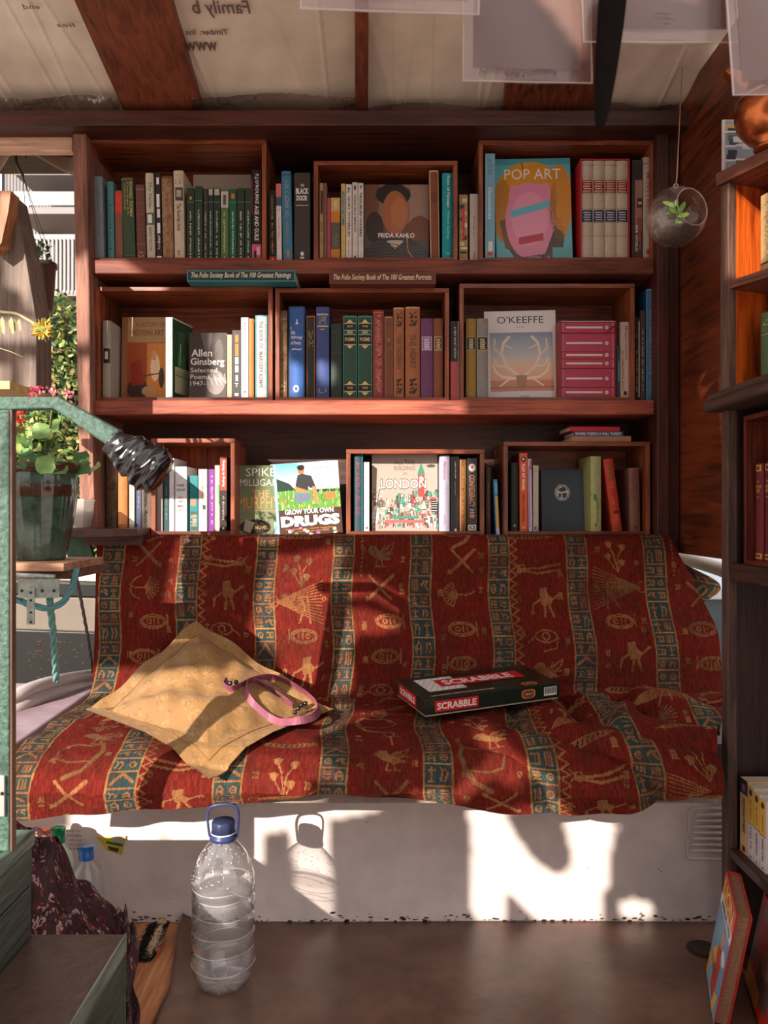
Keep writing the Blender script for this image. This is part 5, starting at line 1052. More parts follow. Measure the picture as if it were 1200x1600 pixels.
pts = smoothp(pts)
m = MB()
vs = []
for i, p in enumerate(pts):
    t = (pts[min(i+1, len(pts)-1)]-pts[max(i-1, 0)]).normalized(); s_ = Vector((0, 0, 1)); wv = t.cross(s_).normalized(); tilt = .75
    hv = (s_*tilt+wv*.4).normalized()*.0085; tv = hv.cross(t).normalized()*.0014
    vs += [p-hv-tv, p+hv-tv, p+hv+tv, p-hv+tv]
m.add([v-st.location for v in vs], [(4*i+a, 4*i+(a+1) % 4, 4*i+4+(a+1) % 4, 4*i+4+a) for i in range(len(pts)-1) for a in range(4)]+[(0, 1, 2, 3), (4*len(pts)-1, 4*len(pts)-2, 4*len(pts)-3, 4*len(pts)-4)], pk)
m.build('strap_band', st, subsurf=0)
for x, y in ((462, 1118), (467, 1112), (472, 1107), (478, 1104), (362, 1073), (371, 1071)):
    best = (onto_cushion(x, y) or V(x, y, 1.9))+Vector((0, -.012, .008))
    MB().ball(best-st.location+Vector((0, -.006, .004)), .0058, mat('4a4448', .22, .85), 10).build('metal_bead', st)
# ---------------------------------------------------------------- word game box
o = Vector((.0935, 1.83, .4765)); a = Vector((.338, .135, .012)); b = Vector((-.058, .172, .012)); c = a.cross(b).normalized()
b = b-a.normalized()*b.dot(a.normalized())*.55; c = a.cross(b).normalized()*.040
gb = thing('game_box', 'dark green board game box with a red and white title lying on the throw', 'board game', o)
gm = mat('15241c', .28, 0, .06, 20, 0, coat=.3); z0 = Vector((0, 0, 0))
la, lb = a.normalized(), b.normalized(); lc = c.normalized()
MB().obox(la*.003+lb*.003, a-la*.006, b-lb*.006, lc*.02, mat('c4b8a8', .6)).build('box_base', gb, bevel=.001)
MB().obox(lc*.0042, a, b, lc*.0358, gm).build('box_lid', gb, bevel=.0012)
def lidpt(u, v, L=1): return a*u+b*v+lc*(.0402+.0003*L)
def frpt(u, v, L=1): return a*u+lc*(.0042+.0358*v)-lb*.0004*L
def lfpt(u, v, L=1): return b*(1-u)+lc*(.0042+.0358*v)-la*.0004*L
m = MB(); rdm, whm = mat('c41e24', .35, 0, .03), mat('dcd6ce', .4, 0, 0)
def q4(f, u0, u1, v0, v1, mm, L=1): m.add([f(u0, v0, L), f(u1, v0, L), f(u1, v1, L), f(u0, v1, L)], [(0, 1, 2, 3)], mm)
q4(lidpt, .10, .375, .30, .86, whm, 1)
rb_ = random.Random(5)
for i in range(12):
    for j in range(8):
        if (i+j) % 2 == 0 or rb_.random() < .2:
            u = .11+i*.0225; v = .33+j*.067; cc = ['4a7cb0', 'b8404c', '6a98c0', 'c05868'][(i*3+j*5) % 4]; q4(lidpt, u, u+.011, v, v+.03, mat(cc, .4, 0, 0), 2)
q4(lidpt, .22, .86, .44, .75, rdm, 3); put_text(m, 'SCRABBLE', lambda u, v: lidpt(.26+.53*u, .49+.21*v, 4), whm, .035)
q4(frpt, .07, .38, .14, .86, rdm, 1); put_text(m, 'SCRABBLE', lambda u, v: frpt(.085+.28*u, .27+.46*v, 2), whm, .03)
q4(lfpt, .12, .72, .1, .9, rdm, 1); put_text(m, 'SCRABBLE', lambda u, v: lfpt(.16+.52*u, .28+.44*v, 2), whm, .03)
put_text(m, "WORLD'S FAVOURITE  A CROSSWORD GAME THAT'S SIMPLE TO LEARN", lambda u, v: lidpt(.07+.46*u, .10+.04*v, 2), whm, .01)
def pill(f, u, v, ru, rv, L):
    for k_, (s_, cc) in enumerate(((1, 'c8962c'), (.86, 'b82428'), (.6, '2c4c4c'))):
        m.add([f(u+ru*s_*math.copysign(abs(math.cos(t_*math.pi/10))**.6, math.cos(t_*math.pi/10)), v+rv*(s_*.9)*math.copysign(abs(math.sin(t_*math.pi/10))**.6, math.sin(t_*math.pi/10)), L+k_) for t_ in range(20)], [tuple(range(20))], mat(cc, .4, 0, 0))
    put_text(m, "Spear's", lambda p_, q_: f(u-ru*.5+ru*p_, v-rv*.3+rv*.6*q_, L+4), mat('e0c860', .4, 0, 0), .01)
pill(lidpt, .80, .13, .055, .075, 1); pill(frpt, .755, .52, .052, .34, 1)
q4(frpt, .875, .975, .22, .82, whm, 1)
for i in range(14): u = .882+i*.0066; q4(frpt, u, u+.0028+.002*(i % 3 == 0), .36, .78, mat('1a1614', .5, 0, 0), 2)
m.build('box_print', gb)

# ---------------------------------------------------------------- water bottle
bx, by = X_(349, 1.60), 1.60
wb = thing('water_bottle', 'large clear plastic water bottle with a blue cap and carry loop standing on the floor', 'bottle', (bx, by, .001))
pl = film('f0ecea', .08, .04, .8)
k = .0625
pr = [(0, .0015), (.3, .001), (.62, .002), (.80, .010), (.94, .028), (1.0, .052), (1.0, .078), (.955, .083), (1, .088), (1, .112), (.955, .117), (1, .122), (1, .148), (.955, .153), (1, .158), (1, .182), (.955, .187), (1, .192), (1, .214), (.985, .226), (.90, .243), (.74, .262), (.56, .277), (.42, .286), (.36, .292), (.35, .300)]
m = MB(); m.lathe([(r*k, z) for r, z in pr], (0, 0, 0), pl, 48, warp=lambda an, z: 1+(.03*math.cos(an*8) if z < .02 else 0)+.006*math.sin(an*3+z*40)); m.build('bottle_body', wb)
wt = film('e4e8ea', .07, .04, .5)
m = MB(); m.lathe([(r*k*.955, z+.001) for r, z in pr if z < .2]+[(k*.96, .203), (k*.5, .2035), (0, .2035)], (0, 0, .0012), wt, 48, warp=lambda an, z: 1+(.03*math.cos(an*8) if z < .02 else 0)+.004*math.sin(an*3+z*40)); m.build('water', wb)
m = MB(); rbm = film('f4f0ee', .34, .05, .9)
for z_ in (.050, .083, .117, .153, .187, .205):
    rr_ = k*(1.004 if z_ in (.050, .100, .135, .170, .205) else .965)
    m.tube([(rr_*math.cos(t*math.pi/24), rr_*math.sin(t*math.pi/24), z_+.0015*math.sin(t*.4+z_*50)) for t in range(48)], .0007, rbm, 6, closed=True)
for t in range(8): an = t*math.pi/4; m.tube([(.012*math.cos(an), .012*math.sin(an), .004), (.035*math.cos(an), .035*math.sin(an), .005), (.047*math.cos(an), .047*math.sin(an), .009)], .0012, rbm, 6)
m.build('moulded_ribs', wb)
cb = mat('27345e', .4, 0, .05)
m = MB(); m.lathe([(.026, .292), (.027, .294), (.027, .300), (.024, .302), (.024, .308)], (0, 0, 0), cb, 32); m.build('neck_ring', wb)
m = MB(); m.lathe([(.0225, .306), (.0232, .308), (.0232, .326), (.021, .330), (.0, .3305)], (0, 0, 0), mat('232b48', .45, 0, .05), 32, warp=lambda an, z: 1+.02*math.sin(an*24)*(z < .327)); m.build('cap', wb)
m = MB(); m.lathe([(.0238, .3045), (.025, .3055), (.0238, .3075)], (0, 0, 0), mat('d8d4d4', .4), 32); m.build('tamper_band', wb)
m = MB(); m.tube(smoothp([Vector(p) for p in ((-.027, 0, .297), (-.030, 0, .315), (-.031, 0, .340), (-.024, -.001, .357), (0, -.002, .362), (.022, -.001, .358), (.030, 0, .344), (.029, 0, .315), (.027, 0, .297))], 4), .0022, cb, 8, flat=1.4); m.build('carry_handle', wb)
m = MB()
for i in range(90):
    an = R.uniform(3.3, 6.1); z = R.uniform(.215, .285); r = k*np.interp(z, [.214, .226, .243, .262, .277, .29], [1, .985, .9, .74, .56, .38])
    m.ball((r*math.cos(an)*1.002, r*math.sin(an)*1.002, z), R.uniform(.0006, .0016), mat('e4e4e4', .1, 0, 0), 6)
m.build('condensation', wb)['kind'] = 'stuff'
# ---------------------------------------------------------------- leaves helper
def leaf(mb, p, d, size, m, cup=.15, wide=.5, up=None):
    d = Vector(d).normalized(); s_ = d.cross(up or Vector((R.uniform(-1, 1), R.uniform(-1, 1), R.uniform(-.3, 1)))).normalized(); n_ = d.cross(s_)
    p = Vector(p); L = size; w = size*wide
    mb.add([p, p+d*L*.35+s_*w*.5+n_*L*cup, p+d*L*.8+s_*w*.35+n_*L*cup*.6, p+d*L, p+d*L*.8-s_*w*.35+n_*L*cup*.6, p+d*L*.35-s_*w*.5+n_*L*cup, p+d*L*.45], [(0, 1, 6), (1, 2, 6), (2, 3, 6), (3, 4, 6), (4, 5, 6), (5, 0, 6)], m, True)
# ---------------------------------------------------------------- wooden steps, lower left
G_ST = wood('232a24', '4a5246', 'y', .4, 1, 1.0); G_TR = mat('544238', .35, 0, .18, 50, .5)
st = thing('boarding_steps', 'worn green-painted wooden steps leading down from the left', 'steps', (-.5, 1.2, 0))
m = MB(); m.box(-.62, X_(197, 1.41), .7, 1.41, .176, .204, G_TR); shift(m, st.location).build('lower_tread', st, bevel=.004)
m = MB(); m.box(-.62, X_(197, 1.41)+.0005, 1.405, 1.4105, .0, .178, G_ST); m.box(X_(197, 1.41)-.022, X_(197, 1.41)-.002, .7, 1.405, 0, .176, G_ST); shift(m, st.location).build('riser', st, bevel=.002)
m = MB(); m.box(X_(197, 1.41)-.002, X_(197, 1.41)+.001, .7, 1.41, .172, .2045, wood('525a4e', '848a7c', 'y', .4)); shift(m, st.location).build('tread_edge', st)
m = MB(); m.box(-1.0, -.621, .7, 1.41, .0, .29, G_ST); m.box(-1.0, -.6205, .7, 1.412, .292, .358, G_ST); shift(m, st.location).build('side_boards', st, bevel=.003)
m = MB(); m.box(-1.0, -.616, .7, 1.416, .358, .386, wood('3a4c3e', '6c8070', 'y', .35)); shift(m, st.location).build('upper_tread', st, bevel=.004)
# ---------------------------------------------------------------- green handrail with taped end
GP = mat('4a685a', .32, 0, .45, 110, 1.0, coat=.2)
hr = thing('handrail', 'chipped green metal handrail whose lower end is wrapped in black tape', 'handrail', (X_(0, 1.33), 1.33, .386))
L0 = hr.location
m = MB(); m.box(X_(-26, 1.32), X_(14, 1.32), 1.32, 1.34, .386, Z_(640, 1.32), GP); shift(m, L0).build('post', hr, bevel=.003)
m = MB(); m.box(X_(14, 1.325)+.0002, X_(19.5, 1.325), 1.323, 1.338, .386, Z_(640, 1.32), wood('4a3426', '6a4c38', 'z', .6)); shift(m, L0).build('rust_strip', hr)
m = MB(); m.prism([V(-60, 640, 1.32), V(18, 640, 1.32), V(82, 638, 1.32), V(176, 702, 1.32), V(186, 672, 1.32), V(90, 620, 1.32), V(-60, 619, 1.32)], (0, .026, 0), GP); shift(m, L0).build('rail', hr, bevel=.003)
m = MB(); bw = mat('b8b4ac', .4, .3, .1)
m.box(X_(-12, 1.315), X_(7, 1.315), 1.314, 1.319, Z_(1276, 1.315), Z_(1212, 1.315), bw); shift(m, L0).build('foot_bracket', hr, bevel=.001)
for yy_ in (1240,): 
    m = MB(); m.ball(V(3, yy_, 1.313), .003, M_BLACK, 8); shift(m, L0).build('screw', hr)
tape = mat('131112', .22, 0, .1, 30, 0, coat=.4, spec=.7)
m = MB(); P0, P1 = V(172, 689, 1.33), V(254, 744, 1.33); ax = (P1-P0); Lx = ax.length; ax.normalize(); pz = Vector((0, 1, 0)); px_ = ax.cross(pz).normalized()
nn, kk = 64, 40; vs = []
rt = random.Random(8); ph = [rt.uniform(0, 6) for _ in range(12)]
for i in range(nn+1):
    t = i/nn; r_ = .0165+.020*math.sin(min(1, t*1.3)*math.pi*.5)+.002
    if t > .94: r_ *= 1-(t-.94)*3.0
    for q in range(kk):
        an = 2*math.pi*q/kk
        wr_ = 1+.07*math.sin(t*17+an*2+ph[0])+.05*math.sin(t*39-an*3+ph[1])+.035*abs(math.sin(t*28+an*1+ph[2]))+.025*math.sin(an*7+t*12)
        vs.append(P0+ax*Lx*t+(px_*math.cos(an)*r_+pz*math.sin(an)*r_*.75)*wr_+px_*(-.000))
m.add(vs, [(i*kk+q, i*kk+(q+1) % kk, (i+1)*kk+(q+1) % kk, (i+1)*kk+q) for i in range(nn) for q in range(kk)]+[tuple(range(kk))[::-1], tuple(range(nn*kk, nn*kk+kk))], tape, True)
shift(m, L0).build('tape_wrapping', hr)
# ---------------------------------------------------------------- left: plant ledges
ledge = thing('plant_ledge', 'weathered plank ledge with a metal hinge carrying the geranium pot', 'ledge', (X_(60, 1.7), 1.7, Z_(878, 1.64)))
L0 = ledge.location; PK = wood('7c4c3a', 'b08468', 'x', .7, 1, .8)
m = MB(); m.box(-1.25, X_(100, 1.63), 1.63, 1.86, Z_(893, 1.63), Z_(880, 1.63), PK); shift(m, L0).build('plank', ledge, bevel=.002)
m = MB(); m.box(-1.25, X_(108, 1.66), 1.66, 1.9, Z_(905, 1.66), Z_(893, 1.63)-.0005, wood('4a2c20', '6a4432', 'x', .7)); shift(m, L0).build('lower_plank', ledge)
metal = mat('a8b4aa', .35, .55, .25, 60, .3)
m = MB(); m.tube([V(20, 898, 1.625), V(86, 901, 1.625)], .005, metal, 10); shift(m, L0).build('hinge_barrel', ledge)
m = MB(); m.box(X_(30, 1.63), X_(94, 1.63), 1.625, 1.628, Z_(934, 1.63), Z_(904, 1.63), metal)
for q in (34, 66, 84): m.ball(V(q, 923, 1.6245), .0032, M_BLACK, 8)
shift(m, L0).build('hinge_plate', ledge)
m = MB(); m.box(X_(42, 1.62), X_(54, 1.62), 1.619, 1.622, Z_(976, 1.62), Z_(918, 1.62), metal)
for q in (926, 938, 957, 972): m.ball(V(48, q, 1.6185), .0026, M_BLACK, 8)
shift(m, L0).build('hasp_strap', ledge)
led2 = thing('side_shelf', 'dark plank side shelf on a green board, holding the plastic tub and the end books', 'shelf', (X_(150, 2.2), 2.2, ZL-.02))
L0 = led2.location
m = MB(); zt = ZL-.0004; m.prism([(X_(98, 2.1), 2.06, zt-.022), (X_(170, 2.1), 2.12, zt-.022), (X_(221, 2.2), 2.16, zt-.022), (X_(221, 2.2), 2.5, zt-.022), (X_(120, 2.45), 2.5, zt-.022)], (0, 0, .022), W_DARK); shift(m, L0).build('plank', led2, bevel=.002)
m = MB(); m.prism([V(100, 838, 2.2), V(134, 834, 2.2), V(146, 872, 2.2), V(140, 884, 2.2), V(108, 884, 2.2)], (0, .02, 0), mat('2c4a38', .5, 0, .2)); shift(m, L0).build('green_board', led2)
m = MB(); m.box(X_(134, 2.19), X_(222, 2.19), 2.19, 2.21, Z_(852, 2.19), ZL-.0226, W_DARK); shift(m, L0).build('edge_board', led2)
# geranium pot
pc = Vector((X_(64, 1.74), 1.74, Z_(880, 1.63)+.001))
pot = thing('glazed_pot', 'ribbed green and brown glazed ceramic pot with a rolled dark rim, holding the geranium', 'plant pot', pc)
gl = mat('44584c', .14, 0, .45, 26, 0, coat=.4); glb = mat('4a3024', .12, 0, .3, 20, 0, coat=.6)
hp = Z_(725, 1.74)-pc.z
m = MB(); m.lathe([(0, 0), (.048, 0), (.05, .004), (.058, hp*.18), (.066, hp*.4), (.073, hp*.62), (.0755, hp*.8), (.072, hp*.93)], (0, 0, 0), gl, 64, warp=lambda an, z: 1+.018*math.cos(an*22)); m.build('pot_body', pot)
m = MB(); m.lathe([(.0725, hp*.90), (.080, hp*.925), (.084, hp*.955), (.086, hp*.985), (.083, hp*1.005), (.074, hp*1.0), (.070, hp*.9), (.0, hp*.89)], (0, 0, 0), glb, 48); m.build('rim', pot)
m = MB(); m.lathe([(.0765, hp*.66), (.0775, hp*.72), (.0765, hp*.78)], (0, 0, 0), glb, 64, warp=lambda an, z: 1+.016*math.cos(an*22)); m.build('glaze_band', pot)
ger = thing('geranium', 'geranium with round leaves and a red flower head growing in the glazed pot', 'plant', (pc.x, pc.y, pc.z+hp*.9))
m = MB(); stm = mat('7c8c50', .6); base = Vector((pc.x, pc.y, pc.z+hp*.9)); tips = []
for i in range(9):
    d = Vector((R.uniform(-.05, .05), R.uniform(-.05, .04), R.uniform(.07, .13))); q = base+Vector((R.uniform(-.02, .02), R.uniform(-.02, .02), 0)); m.tube([q, q+d*.5+Vector((0, 0, .01)), q+d], [.004, .0032, .0022], stm, 6); tips.append(q+d)
shift(m, ger.location).build('stems', ger)
lm = [mat('6c9048', .5, 0, .2, 60), mat('4c7040', .5, 0, .2, 60), mat('a8b86c', .5, 0, .2, 60)]
m = MB()
for i in range(70):
    t = R.choice(tips) if R.random() < .75 else base+Vector((R.uniform(-.08, .08), R.uniform(-.08, .02), R.uniform(.0, .03)))
    c = t+Vector((R.uniform(-.045, .045), R.uniform(-.05, .04), R.uniform(-.07, .012))); c.z = max(c.z, base.z+.012); r_ = R.uniform(.011, .021)
    nrm = Vector((R.uniform(-.6, .6), R.uniform(-1, -.1), R.uniform(.2, 1))).normalized(); s1 = nrm.orthogonal().normalized(); s2 = nrm.cross(s1); n_ = 12
    m.add([c]+[c+(s1*math.cos(2*math.pi*q/n_)+s2*math.sin(2*math.pi*q/n_))*r_*(1+.12*math.sin(q*2.2))+nrm*.004*math.sin(q*1.7) for q in range(n_)], [(0, 1+q, 1+(q+1) % n_) for q in range(n_)], R.choice(lm), True)
shift(m, ger.location).build('leaves', ger)
m = MB(); fm = [mat('d83a34', .5, 0, .1), mat('e0607c', .5, 0, .1), mat('e88090', .5, 0, .1)]
for cx, cy, cY, nn_, mm in ((29, 642, 1.70, 26, 0), (22, 656, 1.70, 14, 0), (56, 612, 1.72, 14, 1), (108, 618, 1.76, 7, 2), (84, 614, 1.76, 5, 2)):
    c = V(cx, cy, cY)
    for q in range(nn_):
        for _ in range(3): leaf(m, c+Vector((R.gauss(0, .007), R.gauss(0, .007), R.gauss(0, .006))), (R.uniform(-1, 1), R.uniform(-1, .3), R.uniform(-.4, 1)), .008, fm[mm], .1, .9)
shift(m, ger.location).build('flower_heads', ger)
m = MB(); 
for a_, b_ in (((29, 645), (52, 715)), ((56, 614), (60, 715)), ((104, 622), (72, 712)), ((84, 616), (66, 712))): m.tube([V(*a_, 1.735), V((a_[0]+b_[0])/2+3, (a_[1]+b_[1])/2, 1.74), V(*b_, 1.74)], .0016, stm, 5)
shift(m, ger.location).build('flower_stalks', ger)
# plastic tub
tb_ = thing('plastic_tub', 'translucent plastic tub of crumpled film on the side shelf behind the pot', 'tub', (X_(118, 2.2), 2.2, ZL+.0005))
m = MB(); hh = Z_(780, 2.2)-ZL; m.lathe([(.0, .0), (.044, .0), (.046, .004), (.054, hh*.9), (.057, hh*.93), (.057, hh), (.054, hh), (.044, .006), (0, .006)], (0, 0, 0), film('d8d0c8', .5, .2, .3), 4, axis=None); m.v = [tuple(Matrix.Rotation(math.pi/4, 3, 'Z')@Vector(v)) for v in m.v]; m.build('tub_body', tb_, bevel=.002)
m = MB(); m.grid(lambda u, v: ((u-.5)*.058, (v-.5)*.05, .02+.03*abs(math.sin(u*9+v*5)*math.cos(v*11))), 26, 26, film('e8e4e4', .55, .1, .4), True); m.build('crumpled_film', tb_)
# grey slanted planter board at far left
m = MB(); gb_ = wood('5c4c44', '7c6a60', 'z', .7); P = [V(-12, 300, 1.95), V(17, 300, 1.95), V(40, 400, 1.95), V(57, 500, 1.95), V(57, 606, 1.95), V(-12, 606, 1.95)]
tbx = thing('weathered_sign_box', 'tall grey weathered board with a slanted edge and an orange-brown inner face at far left', 'board', (X_(0, 1.95), 1.95, Z_(606, 1.95)))
m.prism(P, (0, .09, 0), gb_); shift(m, tbx.location).build('panel', tbx, bevel=.002)
m = MB(); m.prism([V(-14, 298, 1.90), V(17, 298, 1.90), V(13, 330, 1.90), V(2, 380, 1.90), V(-14, 392, 1.90)], (0, .045, 0), wood('7c4a30', 'b87c54', 'z', .6)); shift(m, tbx.location).build('inner_face', tbx)
m = MB(); m.box(-.965, X_(52, 1.9), 1.78, 2.06, Z_(620, 1.9), Z_(608, 1.9), wood('a8804c', 'd0ac70', 'x', .6)); shift(m, tbx.location).build('base_shelf', tbx)
# wilted sunflower
sf = thing('sunflower', 'drooping dried sunflower with a yellow head on a pale stem at the left', 'flower', V(68, 515, 1.8))
L0 = sf.location; m = MB(); ps = mat('b8b088', .7); m.tube(smoothp([V(-30, 480, 1.82), V(0, 487, 1.8), V(25, 490, 1.8), V(44, 500, 1.8), V(58, 508, 1.8)]), .0032, ps, 8); m.tube([V(0, 544, 1.81), V(18, 550, 1.81), V(36, 558, 1.81)], .0008, ps, 5); shift(m, L0).build('stem', sf)
m = MB()
for i in range(110):
    an = R.uniform(0, 6.28); r_ = R.uniform(.004, .012); d = Vector((math.cos(an), R.uniform(-1.0, .2), math.sin(an)-.15)); leaf(m, L0+Vector((math.cos(an)*r_, -.003, math.sin(an)*r_)), d, R.uniform(.010, .020), R.choice([mat('d8a838', .6, 0, .15), mat('c8c070', .6, 0, .15), mat('e8c860', .6, 0, .15)]), .2, .28)
shift(m, L0).build('petals', sf)
m = MB(); m.ball(L0+Vector((0, 0, 0)), .011, mat('7c8c3c', .8, 0, .3, 200, .5), 12, sy=.7); shift(m, L0).build('seed_head', sf)
m = MB()
for x, y, l in ((4, 494, .045), (18, 495, .042), (22, 498, .03), (30, 498, .03)):
    p = V(x, y, 1.8); leaf(m, p, (.15, -.1, -1), l, mat('a8a878', .7, 0, .2), .2, .32, up=Vector((0, 1, .2)))
shift(m, L0).build('withered_leaves', sf)
# hanging pot
hb = thing('hanging_pot', 'small dark plastic pot of ivy hanging on thin cords from the pale fascia board', 'hanging plant', V(66, 412, 2.35))
L0 = hb.location; dk = mat('241c1a', .4, 0, .1)
m = MB(); m.tube(smoothp([V(33, 215, 2.33), V(33, 228, 2.33), V(27, 238, 2.33), V(25, 250, 2.33), V(30, 264, 2.33), V(37, 276, 2.33)]), [.001, .001, .001, .001, .002, .003]+[.004]*15, dk, 8); m.tube(smoothp([V(33, 230, 2.33), V(40, 238, 2.33), V(40, 248, 2.33)]), .0016, dk, 6); shift(m, L0).build('hook', hb)
for x, y in ((46, 418), (75, 412), (86, 420)):
    MB().tube([V(36, 275, 2.33)-L0, V(x, y, 2.34)-L0], .0009, dk, 5).build('cord', hb)
m = MB(); hpot = Z_(412, 2.35)-Z_(487, 2.35); m.lathe([(0, -hpot), (.026, -hpot), (.030, -hpot+.003), (.038, -.012), (.042, -.012), (.043, 0), (.038, 0), (.036, -.01), (0, -.012)], (0, 0, 0), mat('3c2c26', .4, 0, .1), 32); m.build('pot', hb)
m = MB()
for i in range(60): leaf(m, (R.uniform(-.035, .03)-.012, R.uniform(-.03, .03), R.uniform(-.01, .06)), (R.uniform(-1, 1), R.uniform(-1, .5), R.uniform(-.6, 1)), R.uniform(.012, .024), R.choice([mat('4c7038', .5, 0, .2), mat('8ca058', .5, 0, .2), mat('345430', .5, 0, .2)]), .15, .8)
m.build('ivy_leaves', hb)
# rope loop, blue-green, tied to the hinge plate
def rope(name, label, pts, r, col, twist=60):
    P = smoothp([Vector(p) for p in pts], 14); m = MB(); o = P[0].copy(); acc = 0; strands = [[], [], []]
    for i, p in enumerate(P):
        t = (P[min(i+1, len(P)-1)]-P[max(i-1, 0)]).normalized(); u = t.cross(Vector((0, 1, 0))).normalized(); w = t.cross(u)
        if i: acc += (p-P[i-1]).length
        for s_ in range(3): an = acc*twist+s_*2.094; strands[s_].append(p+(u*math.cos(an)+w*math.sin(an))*r*.48)
    for s_ in strands: m.tube(s_, r*.56, mat(col, .7, 0, .2, 200, .4), 8)
    return tag(shift(m, o).build(name), label, 'rope')
def ropeobj(*a, **k):
    o = rope(*a, **k); o.location = Vector(a[2][0]); return o
ropeobj('mooring_rope', 'blue-green twisted rope looped under the hinge plate and over the side shelf\'s edge', [V(20, 934, 1.70), V(50, 946, 1.68), V(78, 950, 1.68), V(98, 940, 1.68), V(112, 918, 1.68), V(119, 888, 1.68)], .0072, '5c9498')
ropeobj('mooring_rope', 'blue-green twisted rope hanging straight down beside the throw', [V(78, 934, 1.72), V(80, 960, 1.75), V(84, 1000, 1.8), V(88, 1064, 1.9)], .0078, '6aa09c')
ropeobj('mooring_rope', 'thin grey-brown rope slanting down at the left edge of the throw', [V(117, 890, 2.0), V(128, 945, 2.1), V(138, 1000, 2.2), V(146, 1054, 2.28)], .0045, '5c5450')
# side deck and gunwale
m = MB(); m.prism([(-1.15, 1.62, .41), (-.80, 1.62, .41), (-.80, 2.28, .43), (-1.15, 2.28, .43)], (0, 0, .03), mat('a08890', .55, 0, .15, 14, .3)); struct(m.build('trim_9', bevel=.006))
m = MB(); gp = smoothp([V(-60, 1150, 1.95), V(20, 1090, 2.0), V(80, 1066, 2.12), V(148, 1054, 2.3), V(230, 1045, 2.5)]); gm_ = mat('b8aca8', .35, 0, .1, 20)
m.tube(gp, .017, gm_, 10); m.tube([p-Vector((0, 0, .03)) for p in gp], .02, gm_, 10); struct(m.build('trim_10'))
# right: pale gunwale seen under the wall panel
m = MB(); m.tube(smoothp([V(1030, 862, 2.6), V(1090, 878, 2.5), V(1128, 890, 2.4), V(1180, 910, 2.3)]), .022, mat('b0a698', .4, 0, .1, 20), 12); struct(m.build('trim_11'))
# ---------------------------------------------------------------- neighbouring boat, railing, hedge, building
nb = thing('narrowboat', 'moored boat seen at the left with a black hull and a broad cream band', 'boat', (-1.7, 3.1, 0)); L0 = nb.location
Yb_ = 3.05; blk, crm = mat('0c0b0b', .35, 0, .3, 6, .2), mat('6e6458', .5, 0, .06, 8)
def slab(y0, y1, mm, nm, off=0.0, tiltz=.018):
    m = MB(); a = -3.4; b_ = X_(300, Yb_)
    z0_, z1_ = Z_(y1, Yb_), Z_(y0, Yb_)
    m.hexa([(a, Yb_-off, z0_+.05), (b_, Yb_-off, z0_-.045), (b_, Yb_+.5, z0_-.045), (a, Yb_+.5, z0_+.05), (a, Yb_-off, z1_+.05), (b_, Yb_-off, z1_-.045), (b_, Yb_+.5, z1_-.045), (a, Yb_+.5, z1_+.05)], mm); shift(m, L0).build(nm, nb, bevel=.006)
slab(975, 1240, blk, 'hull_side'); slab(921, 974.7, crm, 'cream_band', .006); slab(898, 920.7, blk, 'rubbing_strake', .012); slab(868, 897.7, mat('b8b0a8', .4, 0, .1), 'cabin_side', -.03)
m = MB(); rr2 = random.Random(3)
for i in range(50):
    x = rr2.uniform(20, 150); y = rr2.uniform(1000, 1075); p = V(x, y, Yb_-.002); m.tube([p, p+Vector((rr2.uniform(-.03, .03), 0, rr2.uniform(-.006, .012)))], .0008, mat('6c4a38', .8), 4)
shift(m, L0).build('scuff_marks', nb)['kind'] = 'stuff'
mb2 = thing('moored_boat', 'pale blue-white boat deck glimpsed at the right below the dark wall panel', 'boat', (1.3, 3.2, .4)); L0 = mb2.location
m = MB(); m.box(.9, 2.6, 3.0, 3.6, -.1, .62, mat('3c5058', .4, 0, .3, 5, .2)); shift(m, L0).build('hull_side', mb2)
m = MB(); m.box(.9, 2.6, 2.98, 3.6, .62, .665, mat('c8ccd0', .4, 0, .1)); shift(m, L0).build('gunwale', mb2, bevel=.006)
m = MB(); m.grid(lambda u, v: (.9+1.7*u, 3.05+.5*v, .665+.16*math.sin(v*math.pi)+.012*math.sin(u*40)+.01*math.sin(u*17+v*9)), 60, 20, mat('b8c4cc', .45, 0, .15, 8)); shift(m, L0).build('deck_cover', mb2)
m = MB(); m.box(-9, 9, 1.95, 30, -.45, -.42, mat('3c4238', .08, 0, .3, 3, .3)); struct(m.build('ground_water'))
m = MB(); m.box(-12, 8, 4.6, 30, -.42, .15, mat('8c7c6c', .9, 0, .2)); struct(m.build('ground_bank'))
hedge = thing('hedge', 'green and yellow sunlit hedge beyond the boat on the left', 'hedge', (-2.6, 5.6, 0.15)); L0 = hedge.location
m = MB(); m.grid(lambda u, v: (-4.6+3.4*u, 5.75+.06*math.sin(u*33+v*17), .15+v*(2.28+.05*math.sin(u*21))), 60, 30, mat('2c3a20', .9, 0, .3, 20)); m.box(-4.6, -1.2, 5.85, 6.4, .15, 2.3, mat('2c3a20', .9)); shift(m, L0).build('inner_growth', hedge)
m = MB(); hm_ = [mat('4c6a30', .5, 0, .2), mat('6c8440', .5, 0, .2), mat('b0a860', .5, 0, .2), mat('2c4824', .5, 0, .2), mat('8c7c4c', .6, 0, .2)]
for i in range(9000):
    u, v = R.random(), R.random(); leaf(m, (-3.7+2.0*u, 5.72-R.random()*.2, .6+v*1.85+.05*math.sin(u*21)), (R.uniform(-1, 1), R.uniform(-1, .2), R.uniform(-.6, 1)), R.uniform(.03, .06), R.choice(hm_), .15, .6)
shift(m, L0).build('leaves', hedge)['kind'] = 'stuff'
fence = thing('picket_railing', 'white upright picket railing above the hedge at the left', 'railing', (-3.4, 7.4, 2.3)); L0 = fence.location; wm = mat('86807e', .5, 0, .05)
Yf = 7.4
